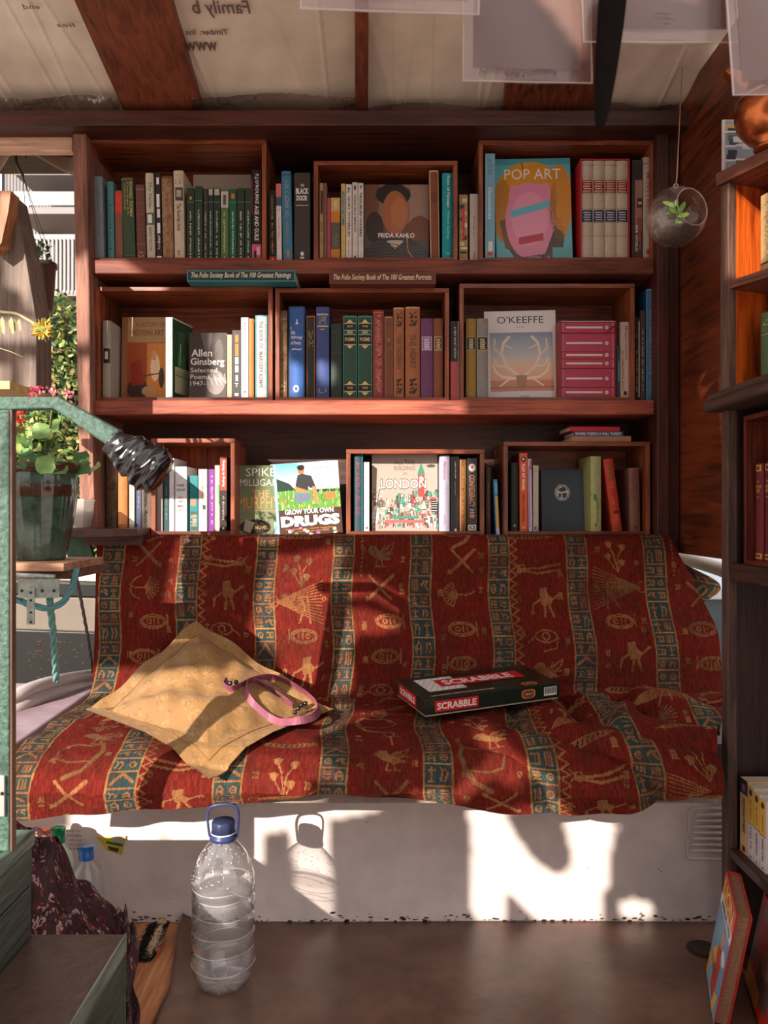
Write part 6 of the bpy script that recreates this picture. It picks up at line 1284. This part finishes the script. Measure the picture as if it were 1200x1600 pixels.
m = MB(); m.box(X_(40, Yf), X_(200, Yf), Yf, Yf+.05, Z_(366, Yf)-.05, Z_(366, Yf), wm); shift(m, L0).build('top_rail', fence)
m = MB(); m.box(X_(40, Yf), X_(200, Yf), Yf, Yf+.05, Z_(462, Yf), Z_(462, Yf)+.05, wm); shift(m, L0).build('bottom_rail', fence)
for x_ in (48, 150): MB().box(X_(x_, Yf)-L0.x, X_(x_, Yf)-L0.x+.08, .052, .12, .149-L0.z, Z_(370, Yf)-L0.z, wm).build('post', fence)
for i in range(17):
    x = 50+i*6.2; MB().box(X_(x, Yf)-L0.x, X_(x+3, Yf)-L0.x, Yf-.01-L0.y, Yf+.01-L0.y, Z_(459, Yf)-L0.z, Z_(364, Yf)-.055-L0.z, wm).build('picket', fence)
bd = thing('apartment_building', 'white-clad apartment building with balconies beyond the railing', 'building', (-6, 14, 0)); L0 = bd.location; Yg = 14.0
wc = mat('7a7472', .6, 0, .04, 4); dkw = mat('6c7478', .2, 0, .2, 3); gls = mat('8c9898', .08, 0, .3, 2)
m = MB(); m.box(-10.5, X_(80, Yg), Yg, Yg+4, .15, 9.5, wc)
for i in range(26): x = X_(-40+i*5, Yg); m.box(x, x+.012, Yg-.012, Yg, .2, 9.4, mat('585454', .6))
shift(m, L0).build('front_wall', bd)
m = MB(); m.box(X_(80, Yg), X_(220, Yg), Yg+1.0, Yg+4, .15, 9.5, mat('6e6868', .6, 0, .05, 4))
for i in range(20): x = X_(82+i*5, Yg+1); m.box(x, x+.015, Yg+.985, Yg+1.0, .2, 9.4, mat('545050', .6))
shift(m, L0).build('side_wall', bd)
for (a_, b_, c_, d_, Yw) in ((68, 80, 255, 292, Yg-.02), (-10, 4, 262, 300, Yg-.02), (25, 46, 320, 352, Yg-.02)):
    w_ = MB().box(X_(a_, Yw)-L0.x, X_(b_, Yw)-L0.x, Yw-.04-L0.y, Yw-L0.y, Z_(d_, Yw)-L0.z, Z_(c_, Yw)-L0.z, dkw).build('window', bd)
Yw = Yg+.98
fr = MB().box(X_(70, Yw)-L0.x, X_(135, Yw)-L0.x, Yw-.06-L0.y, Yw-L0.y, Z_(350, Yw)-L0.z, Z_(306, Yw)-L0.z, wc).build('window', bd)
for a_, b_ in ((73, 91), (94, 112), (115, 132)): MB().box(X_(a_, Yw)-L0.x, X_(b_, Yw)-L0.x, Yw-.08-L0.y, Yw-.061-L0.y, Z_(348, Yw)-L0.z, Z_(311, Yw)-L0.z, gls).build('pane', fr)
for y_, n_ in ((298, 9), (354, 10)):
    m = MB(); m.box(X_(60, Yg), X_(200, Yg), Yg-.9, Yg+1.2, Z_(y_+n_, Yg), Z_(y_, Yg), wc); shift(m, L0).build('balcony_slab', bd)
m = MB(); m.box(X_(60, Yg), X_(200, Yg), Yg-.92, Yg-.9, Z_(352, Yg), Z_(332, Yg), film('c8d4d8', .25, .1, .3)); shift(m, L0).build('balcony_glass', bd)

# ---------------------------------------------------------------- right-hand lower bookcase
rb = thing('side_bookcase', 'dark wooden bookcase along the right wall with its shelves facing the bench', 'bookcase', (.73, 1.73, 0)); L0 = rb.location
bx0 = .73; DK = wood('1c0e0b', '361c15', 'z', .5); DKY = wood('281610', '4a2a20', 'y', .55)
m = MB(); m.box(bx0+.001, 1.04, 1.712, 1.73, .0, 1.165, DK); shift(m, L0).build('end_panel', rb)
m = MB(); m.box(bx0-.0, bx0+.022, 1.70, 1.732, .0, 1.165, wood('34201a', '5c4238', 'z', .7, 1, 1)); shift(m, L0).build('front_post', rb, bevel=.003)
m = MB(); m.box(1.04, 1.05, .8, 1.73, 0, 1.165, DK); shift(m, L0).build('back_panel', rb)
for z, t in ((.838, .035), (.233, .02), (.012, .012)):
    m = MB(); m.box(bx0+.004, 1.039, .8, 1.699 if z > .1 else 1.69, z-t, z, DKY); shift(m, L0).build('shelf', rb, bevel=.002)
m = MB(); m.box(bx0-.03, 1.05, .8, 1.76, 1.165, 1.188, wood('2c1e1a', '523a30', 'y', .6, 1, 1)); m.box(bx0-.022, 1.05, .8, 1.753, 1.188, 1.205, wood('2c1e1a', '523a30', 'y', .6, 1, 1)); shift(m, L0).build('top_ledge', rb, bevel=.006)
# crate in the middle bay
c = thing('wooden_crate', 'dark red wooden crate in the side bookcase around two maroon books', 'crate', (bx0+.03, 1.652, .8382)); CR = wood('4c1810', '74301f', 'z', .35)
MB().box(0, .2, .03, .04, 0, .30, CR).build('side_panel', c, bevel=.001); MB().box(0, .2, -.50, -.49, 0, .30, CR).build('side_panel', c, bevel=.001)
MB().box(0, .2, -.50, .04, .3003, .311, CR).build('top_panel', c, bevel=.001); MB().box(0, .2, -.4895, .0295, 0, .008, CR).build('bottom_panel', c); MB().box(.19, .2, -.4895, .0295, .0083, .2995, CR).build('back_panel', c)
def rbk(Y, th, X, z, h, color, label, name='hardback_book', d=.12, hard=True, prints=(), lean=0, yaw0=-math.pi/2):
    b = Book(name, label, X, Y, z, th*.97, h, d, color, hard, lean, yaw0, group='books in the side bookcase')
    for p in prints:
        f, a = p[0], p[1:]; kk = a[-1] if a and isinstance(a[-1], dict) else {}; a = a[:-1] if kk else a
        getattr(b, f)(*a, **kk)
    return b.done()
rp = [(B, .92, .985, 'c89848', .2, .85), (B, .935, .97, '5c1c1c', .35, .7), (T, 'THE', .80, .825, 'c89850', .35, .65, {'h': True}), (T, 'WORLD\'S', .745, .78, 'c89850', .15, .85, {'h': True}), (T, 'WORK', .70, .735, 'c89850', .25, .75, {'h': True}), (B, .65, .658, 'c89850', .35, .65), (B, .02, .075, 'c89848', .08, .92), (B, .035, .06, '6c2420', .2, .8)]
rbk(1.652, .034, .776, .8468, .20, '6c2028', 'maroon gilt-tooled hardback nearer the far end of the red crate at right', prints=rp)
rbk(1.612, .034, .776, .8468, .20, '6a1e26', 'maroon gilt-tooled hardback nearer the viewer in the red crate at right, cut by the frame', prints=rp)
# paperbacks on the lower shelf
rbk(1.672, .036, .752, .2335, .155, 'cfa97c', 'pale orange paperback with a purple head reading THE DARK FOREST, low on the right bookcase', 'paperback_book', hard=False, prints=[(B, .8, 1, '2a2034'), (B, .84, .93, '8c5c94', .3, .7), (T, 'THE DARK FOREST', .28, .76, '3c2c28', .35, .68), (B, .03, .1, '2a2034', .3, .7)])
for i, lb in enumerate(('first', 'second', 'third')):
    rbk(1.64-i*.026, .025, .752-.0*i, .2335, .150-.004*i, 'd0c4c4', lb+' yellow-topped white paperback right of THE DARK FOREST, counting toward the viewer', 'paperback_book', hard=False, prints=[(B, .5, 1, 'd8a830'), (B, .49, .505, ['3c8c70', 'b03028', 'b03028'][i]), ('poly', [(.5+.3*math.cos(a*.52), .92+.045*math.sin(a*.52)) for a in range(12)], '2a2420'), (K, .55, .82, '6a5030', .35, .65, 8, 120+i), (T, ['DELTA', 'KARPOV', 'DARK STAR'][i], .14, .45, ['3a8c94', '2c2c50', '2c2c38'][i], .35, .65), (B, .03, .06, '4c4c7c', .4, .6)])
# annuals leaning on the floor at lower right
def annual(label, BL, BR, up, th, color, cvs, txt=None, nm='annual_book', pagec='8a6048'):
    BL, BR, up = Vector(BL), Vector(BR), Vector(up); a = BR-BL; c_ = up.cross(a).normalized()*-1
    if c_.x < 0: c_ = -c_
    r = thing(nm, label, 'book', BL, 'hardback annuals leaning at lower right'); z_ = Vector((0, 0, 0)); cm_ = mat(color, .35, 0, .06)
    MB().obox(z_, a, up, c_*.0022, cm_).obox(c_*(th-.0022), a, up, c_*.0022, cm_).obox(z_, a.normalized()*.0022, up, c_*th, cm_).build('cover', r)
    un, an_ = up.normalized(), a.normalized()
    MB().obox(c_*.0024+an_*.003+un*.004, a-an_*.007, up-un*.008, c_*(th-.0048), mat(pagec, .85, 0, .25, 260)).build('pages', r)
    cvs.plane('cover_print', r, up-c_*.0004, a, -up, attr_mat(.3))
    if txt:
        m = MB()
        for s, u0, u1, v0, v1, col in txt: put_text(m, s, lambda p, q: up*(1-(v1+(v0-v1)*q))+a*(u0+(u1-u0)*p)-c_*.0009, mat(col, .35, 0, 0), .02)
        m.build('title', r)
    return r
cv1 = Canvas(80, 100, '4c84a8'); cv1.grad(0, 1, '4c84ac', '6c9cb8'); cv1.rect(0, 0, 1, .2, 'c83024'); cv1.rect(0, .2, 1, .29, 'e0dcd8')
cv1.poly([(.35, .6), (.6, .45), (.75, .6), (.7, .95), (.4, .95)], 'b83420'); cv1.poly([(.55, .5), (.62, .3), (.68, .3), (.66, .55)], '7c2c24'); cv1.ell(.6, .43, .08, .07, 'c88858'); cv1.poly([(.15, .7), (.4, .55), (.45, .7), (.2, .85)], 'd8a83c'); cv1.poly([(.7, .85), (.9, .8), (.8, 1), (.65, 1)], 'e0b040'); cv1.ell(.8, .5, .12, .06, 'd8e0e4')
for i in range(8): cv1.line([(.2+.05*i, .72), (.24+.05*i, .8)], 2, '3a2420')
cv1.poly([(0, .8), (.12, .75), (.1, 1), (0, 1)], 'c89030')
annual('hardback annual with a blue and red adventure cover titled LION, leaning nearest the bench', (.664, 1.648, .004), (.606, 1.472, .004), (.020, -.052, .228), .026, 'c0281c', cv1, [('LION', .1, .9, .03, .18, 'e8c838'), ('ANNUAL 1970', .12, .9, .215, .275, '2c3c50')])
cv2 = Canvas(80, 100, 'c4281e'); cv2.rect(0, .0, .1, 1, '8c1c18'); cv2.ell(.25, .12, .1, .06, '7c8880'); cv2.poly([(.3, .45), (.7, .4), (.8, .85), (.3, .9)], '5a4a40'); cv2.ell(.5, .5, .16, .12, '8c7860'); cv2.poly([(0, .75), (.5, .8), (.5, 1), (0, 1)], 'd89828'); cv2.rect(.0, .55, .2, .7, '2c5c78'); cv2.mottle(.2, 2)
annual('red-bordered hardback annual standing behind the blue one at lower right', (.722, 1.60, .0125), (.664, 1.385, .0125), (.022, -.035, .192), .024, 'c01c20', cv2)
cv3 = Canvas(80, 100, '5c94ac'); cv3.ell(.5, .4, .2, .2, 'd89858'); cv3.poly([(.2, .6), (.8, .55), (.9, .9), (.2, .95)], 'c8883c')
for i in range(8): cv3.rect(.22+.08*i, .62, .26+.08*i, .92, 'b83828')
cv3.ell(.75, .3, .15, .1, 'e0b888'); cv3.mottle(.2, 8)
annual('hardback annual with a pale blue and orange cover at the very corner of the frame', (.715, 1.42, .004), (.655, 1.16, .004), (.05, -.035, .19), .024, 'c8a068', cv3)

# ---------------------------------------------------------------- upper right bookcase, turned a little towards the bench
ub = thing('upper_bookcase', 'upper bookcase of plywood on the side ledge with glowing orange-red inner wood', 'bookcase', (.732, 1.728, 1.2053)); ub.rotation_euler = (0, 0, math.radians(24)); 
# local frame: -Y runs towards the viewer, +X into the bookcase
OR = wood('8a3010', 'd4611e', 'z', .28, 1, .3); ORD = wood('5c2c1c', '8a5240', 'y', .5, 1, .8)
hu = Z_(290, 1.728)-1.2053
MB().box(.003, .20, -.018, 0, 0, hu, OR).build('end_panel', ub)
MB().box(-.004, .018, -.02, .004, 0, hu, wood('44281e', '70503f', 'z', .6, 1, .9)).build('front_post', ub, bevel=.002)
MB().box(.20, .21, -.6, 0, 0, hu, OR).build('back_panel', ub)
MB().box(-.012, .21, -.6, .01, hu+.0003, hu+.028, ORD).build('top_board', ub, bevel=.003)
zs_ = Z_(455, 1.728)-1.2053; MB().box(.0, .199, -.6, -.0185, zs_-.0, zs_+.018, ORD).build('shelf', ub, bevel=.001)
Mx = Matrix.Translation(ub.location) @ Matrix.Rotation(math.radians(24), 4, 'Z')
def ubk(y, th, x, z, h, color, label, prints=()):
    p = Mx @ Vector((x, y, z)); b = Book('hardback_book', label, p.x, p.y, p.z, th, h, .11, color, True, 0, math.radians(24)-math.pi/2, group='books in the upper right bookcase')
    for q in prints: getattr(b, q[0])(*q[1:])
    return b.done()
ubk(-.092, .040, .03, zs_+.0185, .165, 'b89868', 'cream-yellow book at the right edge in the upper compartment of the right bookcase', [(B, .12, .14, '2c2420'), (K, .2, .9, '8c6c40', .3, .7, 12, 130)])
ubk(-.092, .040, .03, .001, .155, '4c6440', 'green cloth book at the right edge in the lower compartment of the right bookcase', [(B, .1, .11, 'b0a060'), (B, .7, .71, 'b0a060'), (K, .74, .9, 'b0a060', .2, .8, 4, 131)])
# picture card and copper jug on its top
p = V(1160, 262, 1.74); pcard = thing('picture_board', 'white-edged board with small red, blue and green pictures standing behind the copper jug', 'picture board', (p.x, 1.76, ub.location.z+hu+.0285))
cvp = Canvas(50, 60, '8ca0ac'); rp_ = random.Random(21)
for i in range(60): x, y = rp_.random(), rp_.random(); cvp.rect(x, y, x+.14, y+.1, rp_.choice(['b04038', '34506c', 'd8dce0', '50705c', 'c8a870', '2c3848', 'd0d4dc']))
for i in range(4): cvp.line([(0, .2+.25*i), (1, .15+.25*i)], 2, 'e0dcdc')
MB().box(-.035, .12, 0, .005, 0, .13, mat('d8d8dc', .4)).build('board', pcard, bevel=.001); cvp.plane('picture_print', pcard, (-.029, -.0004, .128), (.145, 0, 0), (0, 0, -.126), attr_mat(.35))
jp = Vector((X_(1207, 1.62), 1.62, ub.location.z+hu+.0285)); jug = thing('copper_jug', 'round hammered copper jug with a pointed spout on top of the right bookcase', 'jug', jp)
cop = mat('c06c40', .28, .95, .3, 30, .25)
m = MB(); m.lathe([(0, 0), (.034, 0), (.036, .004), (.03, .010), (.048, .022), (.066, .045), (.072, .068), (.070, .088), (.066, .100)], (0, 0, 0), cop, 48); m.build('body', jug)
m = MB(); m.lathe([(.067, .0985), (.0705, .101), (.0685, .104), (.0705, .107), (.067, .110)], (0, 0, 0), mat('a88468', .3, .9, .1), 48); m.build('seam_band', jug)
m = MB(); m.lathe([(.066, .1095), (.058, .125), (.046, .140), (.040, .155), (.044, .165), (.040, .165), (.036, .155)], (0, 0, 0), cop, 48); m.build('neck', jug)
m = MB(); m.prism([(-.052, -.018, .105), (-.095, -.004, .160), (-.092, 0, .168), (-.05, -.002, .158), (-.044, -.016, .140)], (0, .03, 0), cop); m.build('spout', jug, bevel=.004)
m = MB(); m.tube(smoothp([Vector(q) for q in ((.062, 0, .05), (.11, 0, .08), (.105, 0, .14), (.04, 0, .160))]), .005, cop, 8); m.build('handle', jug)
# ---------------------------------------------------------------- glass globe terrarium
gc = V(1056, 339, 1.60); gr = 46*1.6/F
gt = thing('glass_globe_terrarium', 'clear hanging glass globe with a green sprig and dark soil, on a thin copper-coloured cord', 'hanging terrarium', gc)
gmn = film('d8c8b8', .02, .02, .2)
axv = Vector((.42, -1, .12)).normalized(); a0 = math.radians(40)
pr = [(gr*math.sin(a0+(math.pi-a0)*i/40), gr*math.cos(a0+(math.pi-a0)*i/40)) for i in range(41)]
inn = [(r*.965, z*.965) for r, z in pr][::-1]
m = MB(); m.lathe(pr, (0, 0, 0), gmn, 56, axis=axv); m.lathe(inn, (0, 0, 0), gmn, 56, axis=axv); m.build('glass_globe', gt)
m = MB(); rg = gr*math.sin(a0)*.985; q = axv.to_track_quat('Z', 'Y'); m.tube([q@Vector((rg*math.cos(t*math.pi/20), rg*math.sin(t*math.pi/20), gr*math.cos(a0)*.985)) for t in range(40)], .0014, mat('c8b8a8', .05, 0, 0, trans=.8), 8, closed=True); m.build('opening_rim', gt)
m = MB(); m.tube([Vector((.004*math.cos(t*math.pi/8), 0, gr+.003+.004*math.sin(t*math.pi/8))) for t in range(16)], .0016, mat('d0c4b8', .05, 0, 0, trans=.8), 8, closed=True); m.build('glass_loop', gt)
m = MB(); soil = mat('33221a', .95, 0, .4, 120, 1)
sp = []
for j in range(9):
    t = j/8; zz = -gr*.94+(gr*.94-gr*.5)*t; rr_ = math.sqrt(max(0, (gr*.945)**2-zz**2)); sp.append((rr_, zz))
m.lathe([(0, -gr*.944)]+sp+[(sp[-1][0]*.6, sp[-1][1]+.005), (0, sp[-1][1]+.003)], (0, 0, 0), soil, 32); m.build('soil', gt)
m = MB(); gl_ = [mat('7ca83c', .45, 0, .15), mat('9cc050', .45, 0, .15), mat('5c8c30', .45, 0, .15)]; s0 = Vector((.004, 0, -gr*.5)); stem_pts = [s0, Vector((.002, -.003, -.005)), Vector((-.004, -.004, .018))]; m.tube(smoothp(stem_pts), .0013, gl_[2], 6)
for base_, d, l in (((-.004, -.004, .018), (-1, -.2, .5), .022), ((-.006, -.004, .014), (-1, -.1, -.7), .020), ((0, -.003, .004), (.6, -.4, .9), .028), ((.002, -.003, 0), (.8, -.5, .05), .024), ((0, -.003, .008), (-.8, -.5, .2), .024), ((.003, -.003, -.012), (.7, -.4, -.5), .022), ((.002, -.003, -.008), (.1, -.6, -.7), .022), ((-.014, -.006, .024), (-1, -.3, .1), .018), ((0, -.003, -.004), (-.2, -.5, -1), .020), ((.004, -.003, -.014), (.6, -.5, -1), .018), ((-.004, -.004, .018), (.2, -.3, 1), .016)):
    leaf(m, base_, d, l, R.choice(gl_), .12, .42, up=Vector((0, 1, .3)))
m.build('sprig', gt)
m = MB(); ctop = onroof(1066, 98); m.tube([Vector((0, 0, gr+.007)), Vector((.002, 0, gr+.02)), ctop-gc-Vector((0, 0, .012))], .0011, mat('b47c5c', .6), 6); m.build('hanging_cord', gt)

# ---------------------------------------------------------------- paper sheets in plastic sleeves pegged under the roof, and a black strap
paper = mat('5c4038', .8, 0, .05, 6); slv = film('8c6a5e', .25, .22, .25)
def sleeve(x0, x1, yb, Y, tilt, label, marks=0, scr=False, inset=.012):
    w = X_(x1, Y)-X_(x0, Y); hgt = .26; r = thing('plastic_sleeve', label, 'sleeve', ((X_(x0, Y)+X_(x1, Y))/2, Y, Z_(yb, Y)), 'papers in plastic sleeves under the roof'); r.rotation_euler = (math.radians(-8), math.radians(tilt), 0)
    m = MB(); 
    for yy_, s_ in ((-.0025, 1), (.0025, -1)): m.grid(lambda u, v: ((u-.5)*w, yy_+.0012*math.sin(u*9+v*7)*s_, v*hgt), 20, 20, slv)
    m.tube([(-w/2, 0, hgt), (-w/2, 0, 0), (w/2, 0, 0), (w/2, 0, hgt)], .0012, film('d8c8c4', .6, .2, .4), 6); m.build('clear_sleeve', r)
    MB().box(-w/2+inset, w/2-inset, -.0004, .0004, .018, hgt-.01, paper).build('paper_sheet', r)
    m = MB(); im = mat('5c484c', .8, 0, 0)
    if marks:
        for i, (a_, b_) in enumerate(((-.018, .014), (-.02, .016), (-.012, .01))[:marks]):
            put_text(m, ['Handmade Paper', 'Bags, Cards, Books', 'handmade'][i], lambda u, v: (a_+(b_-a_)*u, -.0036, .034-i*.0065+.0032*v), im, .005)
    if scr: 
        put_text(m, 'handmade cushions', lambda u, v: (-w*.38+w*.6*u, -.0038, .006+.010*v+.003*math.sin(u*9)), im, .005, .2)
    if m.f: m.build('written_note', r)
    return r
sleeve(724, 925, 128, 1.0, 1.2, 'clear sleeve with handwriting along its foot, hanging left of the black strap', 0, True)
sleeve(912, 1152, 66, .97, .3, 'clear sleeve with three tiny printed lines, hanging right of the black strap', 3)
sleeve(1146, 1340, 148, .93, 0, 'clear sleeve at the right edge of the frame, in front of the copper jug', 0, True)
sleeve(470, 748, 18, .90, 2.0, 'clear sleeve whose lower edge just shows at the top middle of the frame')
m = MB(); sp_ = [V(962, -60, .95), V(956, 20, .95), V(950, 80, .95), V(944, 140, .95), V(937, 205, .95)]; ws = [.019, .0175, .0155, .0125, .007]
vs = []
for i, p in enumerate(sp_): vs += [p+Vector((-ws[i], 0, 0)), p+Vector((0, -.004, 0)), p+Vector((ws[i], .002, 0))]
m.add(vs, [(3*i+a, 3*i+a+1, 3*i+4+a, 3*i+3+a) for i in range(4) for a in range(2)], mat('110c0b', .95, 0, .1, 60, spec=.08), True)
tag(m.build('black_strap', solid=.003, subsurf=2), 'wide black cloth strap hanging down from the roof between the plastic sleeves', 'strap')

# ---------------------------------------------------------------- clutter under the bench at left
cv4 = Canvas(150, 260, '3c2424'); r4 = random.Random(6)
for i in range(1500):
    x, y = r4.random(), r4.random(); s_ = r4.uniform(.005, .016); a_ = r4.uniform(0, 360); c_ = r4.choice(['8c6864', '9c7670', '5c2428', '8c3034', '2a1618', 'a88880', '6c2c2c', '3a1c1e', '34181a'])
    if r4.random() < .35: cv4.ring(x, y, s_*1.4, s_, 1.8, c_, a_, a_+240)
    else: cv4.ell(x, y, s_*.5, s_*.4, c_)
nu3, nv3 = 150, 260
def cloth(u, v):
    # top hump (u across left to right, v from back/top down to the floor at the front)
    x = -.80+.275*u+.03*math.sin(v*5)-.02*(1-v); y = 1.70-.24*v+.03*math.sin(u*7); 
    hgt = .262*(1-v**1.6)*(math.sin(min(1.0, (1-u)*1.25+.06)*math.pi*.5)**.9)
    z = .004+hgt+.012*math.sin(u*17+v*6)*(1-.3*v)+.008*math.sin(u*29-v*13)+.006*math.sin(v*31+u*9)
    return (x, y+.02*math.sin(u*23+v*4)*v, max(.003, z))
co3 = np.array([cloth(i/nu3, j/nv3) for j in range(nv3+1) for i in range(nu3+1)])
hc = face_grid('paisley_cloth', None, co3, nu3, nv3, cv4.a.reshape(-1, 3), attr_mat(.85, .04, .4, .15, (300, 300, 60)), True, True)
tag(hc, 'burgundy and pink paisley cloth heaped beside the green steps', 'cloth')
# strip of the same cloth trailing over the floor behind the step
def trail(u, v):
    a_ = V(152, 1440, 1.62); b_ = V(205, 1440, 1.56)
    x = -.560+.046*u+.096*v+.006*math.sin(v*11); y = 1.66-.30*v+.01*math.sin(u*6); z = .105*(1-v)**1.4*math.cos((u-.4)*1.6)+.02+.012*math.sin(u*15+v*8)
    return (x, y, max(.004, z))
co3 = np.array([trail(i/60, j/160) for j in range(161) for i in range(61)])
face_grid('trailing_end', hc, co3, 60, 160, cv4.a[:160, :60].reshape(-1, 3), attr_mat(.85, .04, .4, .15, (300, 300, 60)), True, True)
def smallbottle(name, label, x, y, Y, h, r, capc, bodym):
    p = V(x, y, Y); b = thing(name, label, 'bottle', (p.x, Y, p.z-h), None)
    m = MB(); m.lathe([(0, 0), (r, 0), (r, h*.62), (r*.8, h*.76), (r*.36, h*.84), (r*.34, h*.9)], (0, 0, 0), bodym, 24); m.build('bottle_body', b)
    m = MB(); m.lathe([(r*.42, h*.87), (r*.44, h), (0, h*1.0)], (0, 0, 0), mat(capc, .35, 0, .03), 24, warp=lambda an, z: 1+.03*math.sin(an*16)); m.build('cap', b); return b
smallbottle('plastic_bottle', 'white plastic bottle with a green cap behind the paisley cloth', 91, 1294, 1.78, .24, .036, '128858', mat('c4d0c4', .3, 0, .05))
smallbottle('plastic_bottle', 'clear plastic bottle with a blue cap leaning by the paisley cloth', 135, 1323, 1.775, .205, .038, '2468b0', film('c8c8c8', .3, .12, .35))
m = MB(); p = V(76, 1301, 1.80); m.box(p.x-.02, p.x+.012, 1.78, 1.81, .0, p.z+.006, mat('d86438', .5)); tag(m.build('orange_carton', bevel=.002), 'small orange carton beside the green-capped bottle', 'carton')
m = MB(); lp = [V(150, 1306, 1.847), V(193, 1313, 1.847), V(188, 1335, 1.847), V(165, 1328, 1.847)]; m.prism([V(150, 1308, 1.846), V(197, 1308, 1.846), V(190, 1336, 1.846), V(165, 1328, 1.846), V(163, 1322, 1.846)], (0, .001, 0), mat('d0b030', .5)); m.prism([V(176, 1306, 1.8455), V(197, 1306, 1.8455), V(190, 1322, 1.8455), V(174, 1318, 1.8455)], (0, .0006, 0), mat('b8a890', .5)); m.prism([V(166, 1314, 1.8452), V(192, 1319, 1.8452), V(191, 1323, 1.8452), V(166, 1318, 1.8452)], (0, .0004, 0), mat('2c6440', .5)); m.prism([V(168, 1322, 1.8452), V(186, 1326, 1.8452), V(184, 1332, 1.8452), V(170, 1328, 1.8452)], (0, .0004, 0), mat('4a3c24', .5))
tag(m.build('warning_label'), 'yellow and green sticker on the white bench panel above the small bottles', 'label')
m = MB()
for i in range(5): put_text(m, ['Keep dry', 'Handle', 'with care', 'this side', 'up'][i], lambda u, v: V(104+22*u+i, 1300+7*i-3.2*v, 1.8475), mat('6a6058', .7), .002)
o_ = m.build('printed_words', bench); o_.location = -bench.location
# dustpan brush
br = thing('hand_brush', 'hand brush with dark bristles and a wooden back standing on the orange floorboards', 'brush', (X_(236, 1.66), 1.66, .0)); 
ax_ = (V(250, 1440, 1.80)-V(222, 1505, 1.72)); L_ = ax_.length; u_ = ax_.normalized()
o_b = V(224, 1508, 1.70); ob_ = o_b-br.location
m = MB()
for i in range(1100):
    t = R.random(); s_ = R.uniform(-1, 1); p = ob_+u_*L_*t+Vector((s_*.021, 0, .004)); m.tube([p, p+Vector((R.uniform(-.003, .003)-.004, -.02+R.uniform(-.004, .004), R.uniform(.0, .006)))], .0007, mat('211a18', .8), 3, caps=False)
q_ = m.build('bristles', br); q_['kind'] = 'stuff'
m = MB(); m.tube([ob_+u_*L_*t+Vector((0, .009, .0)) for t in (-.08, 0, .3, .6, .9, 1.05)], [.010, .022, .027, .027, .022, .008], mat('b89878', .5), 16, flat=.6); m.build('brush_back', br)
m = MB(); m.tube([ob_+u_*L_*t+Vector((.020, -.010, -.002)) for t in (-.06, .1, .5)], .0035, mat('c8502c', .5), 8); m.build('orange_edge', br)
m = MB(); m.tube([V(58, 1420, 1.6), V(66, 1432, 1.6), V(64, 1446, 1.6)], [.006, .009, .004], mat('a89040', .6), 8, flat=.5); tag(m.build('yellow_glove'), 'bit of yellow rubber showing between the step and the paisley cloth', 'glove')
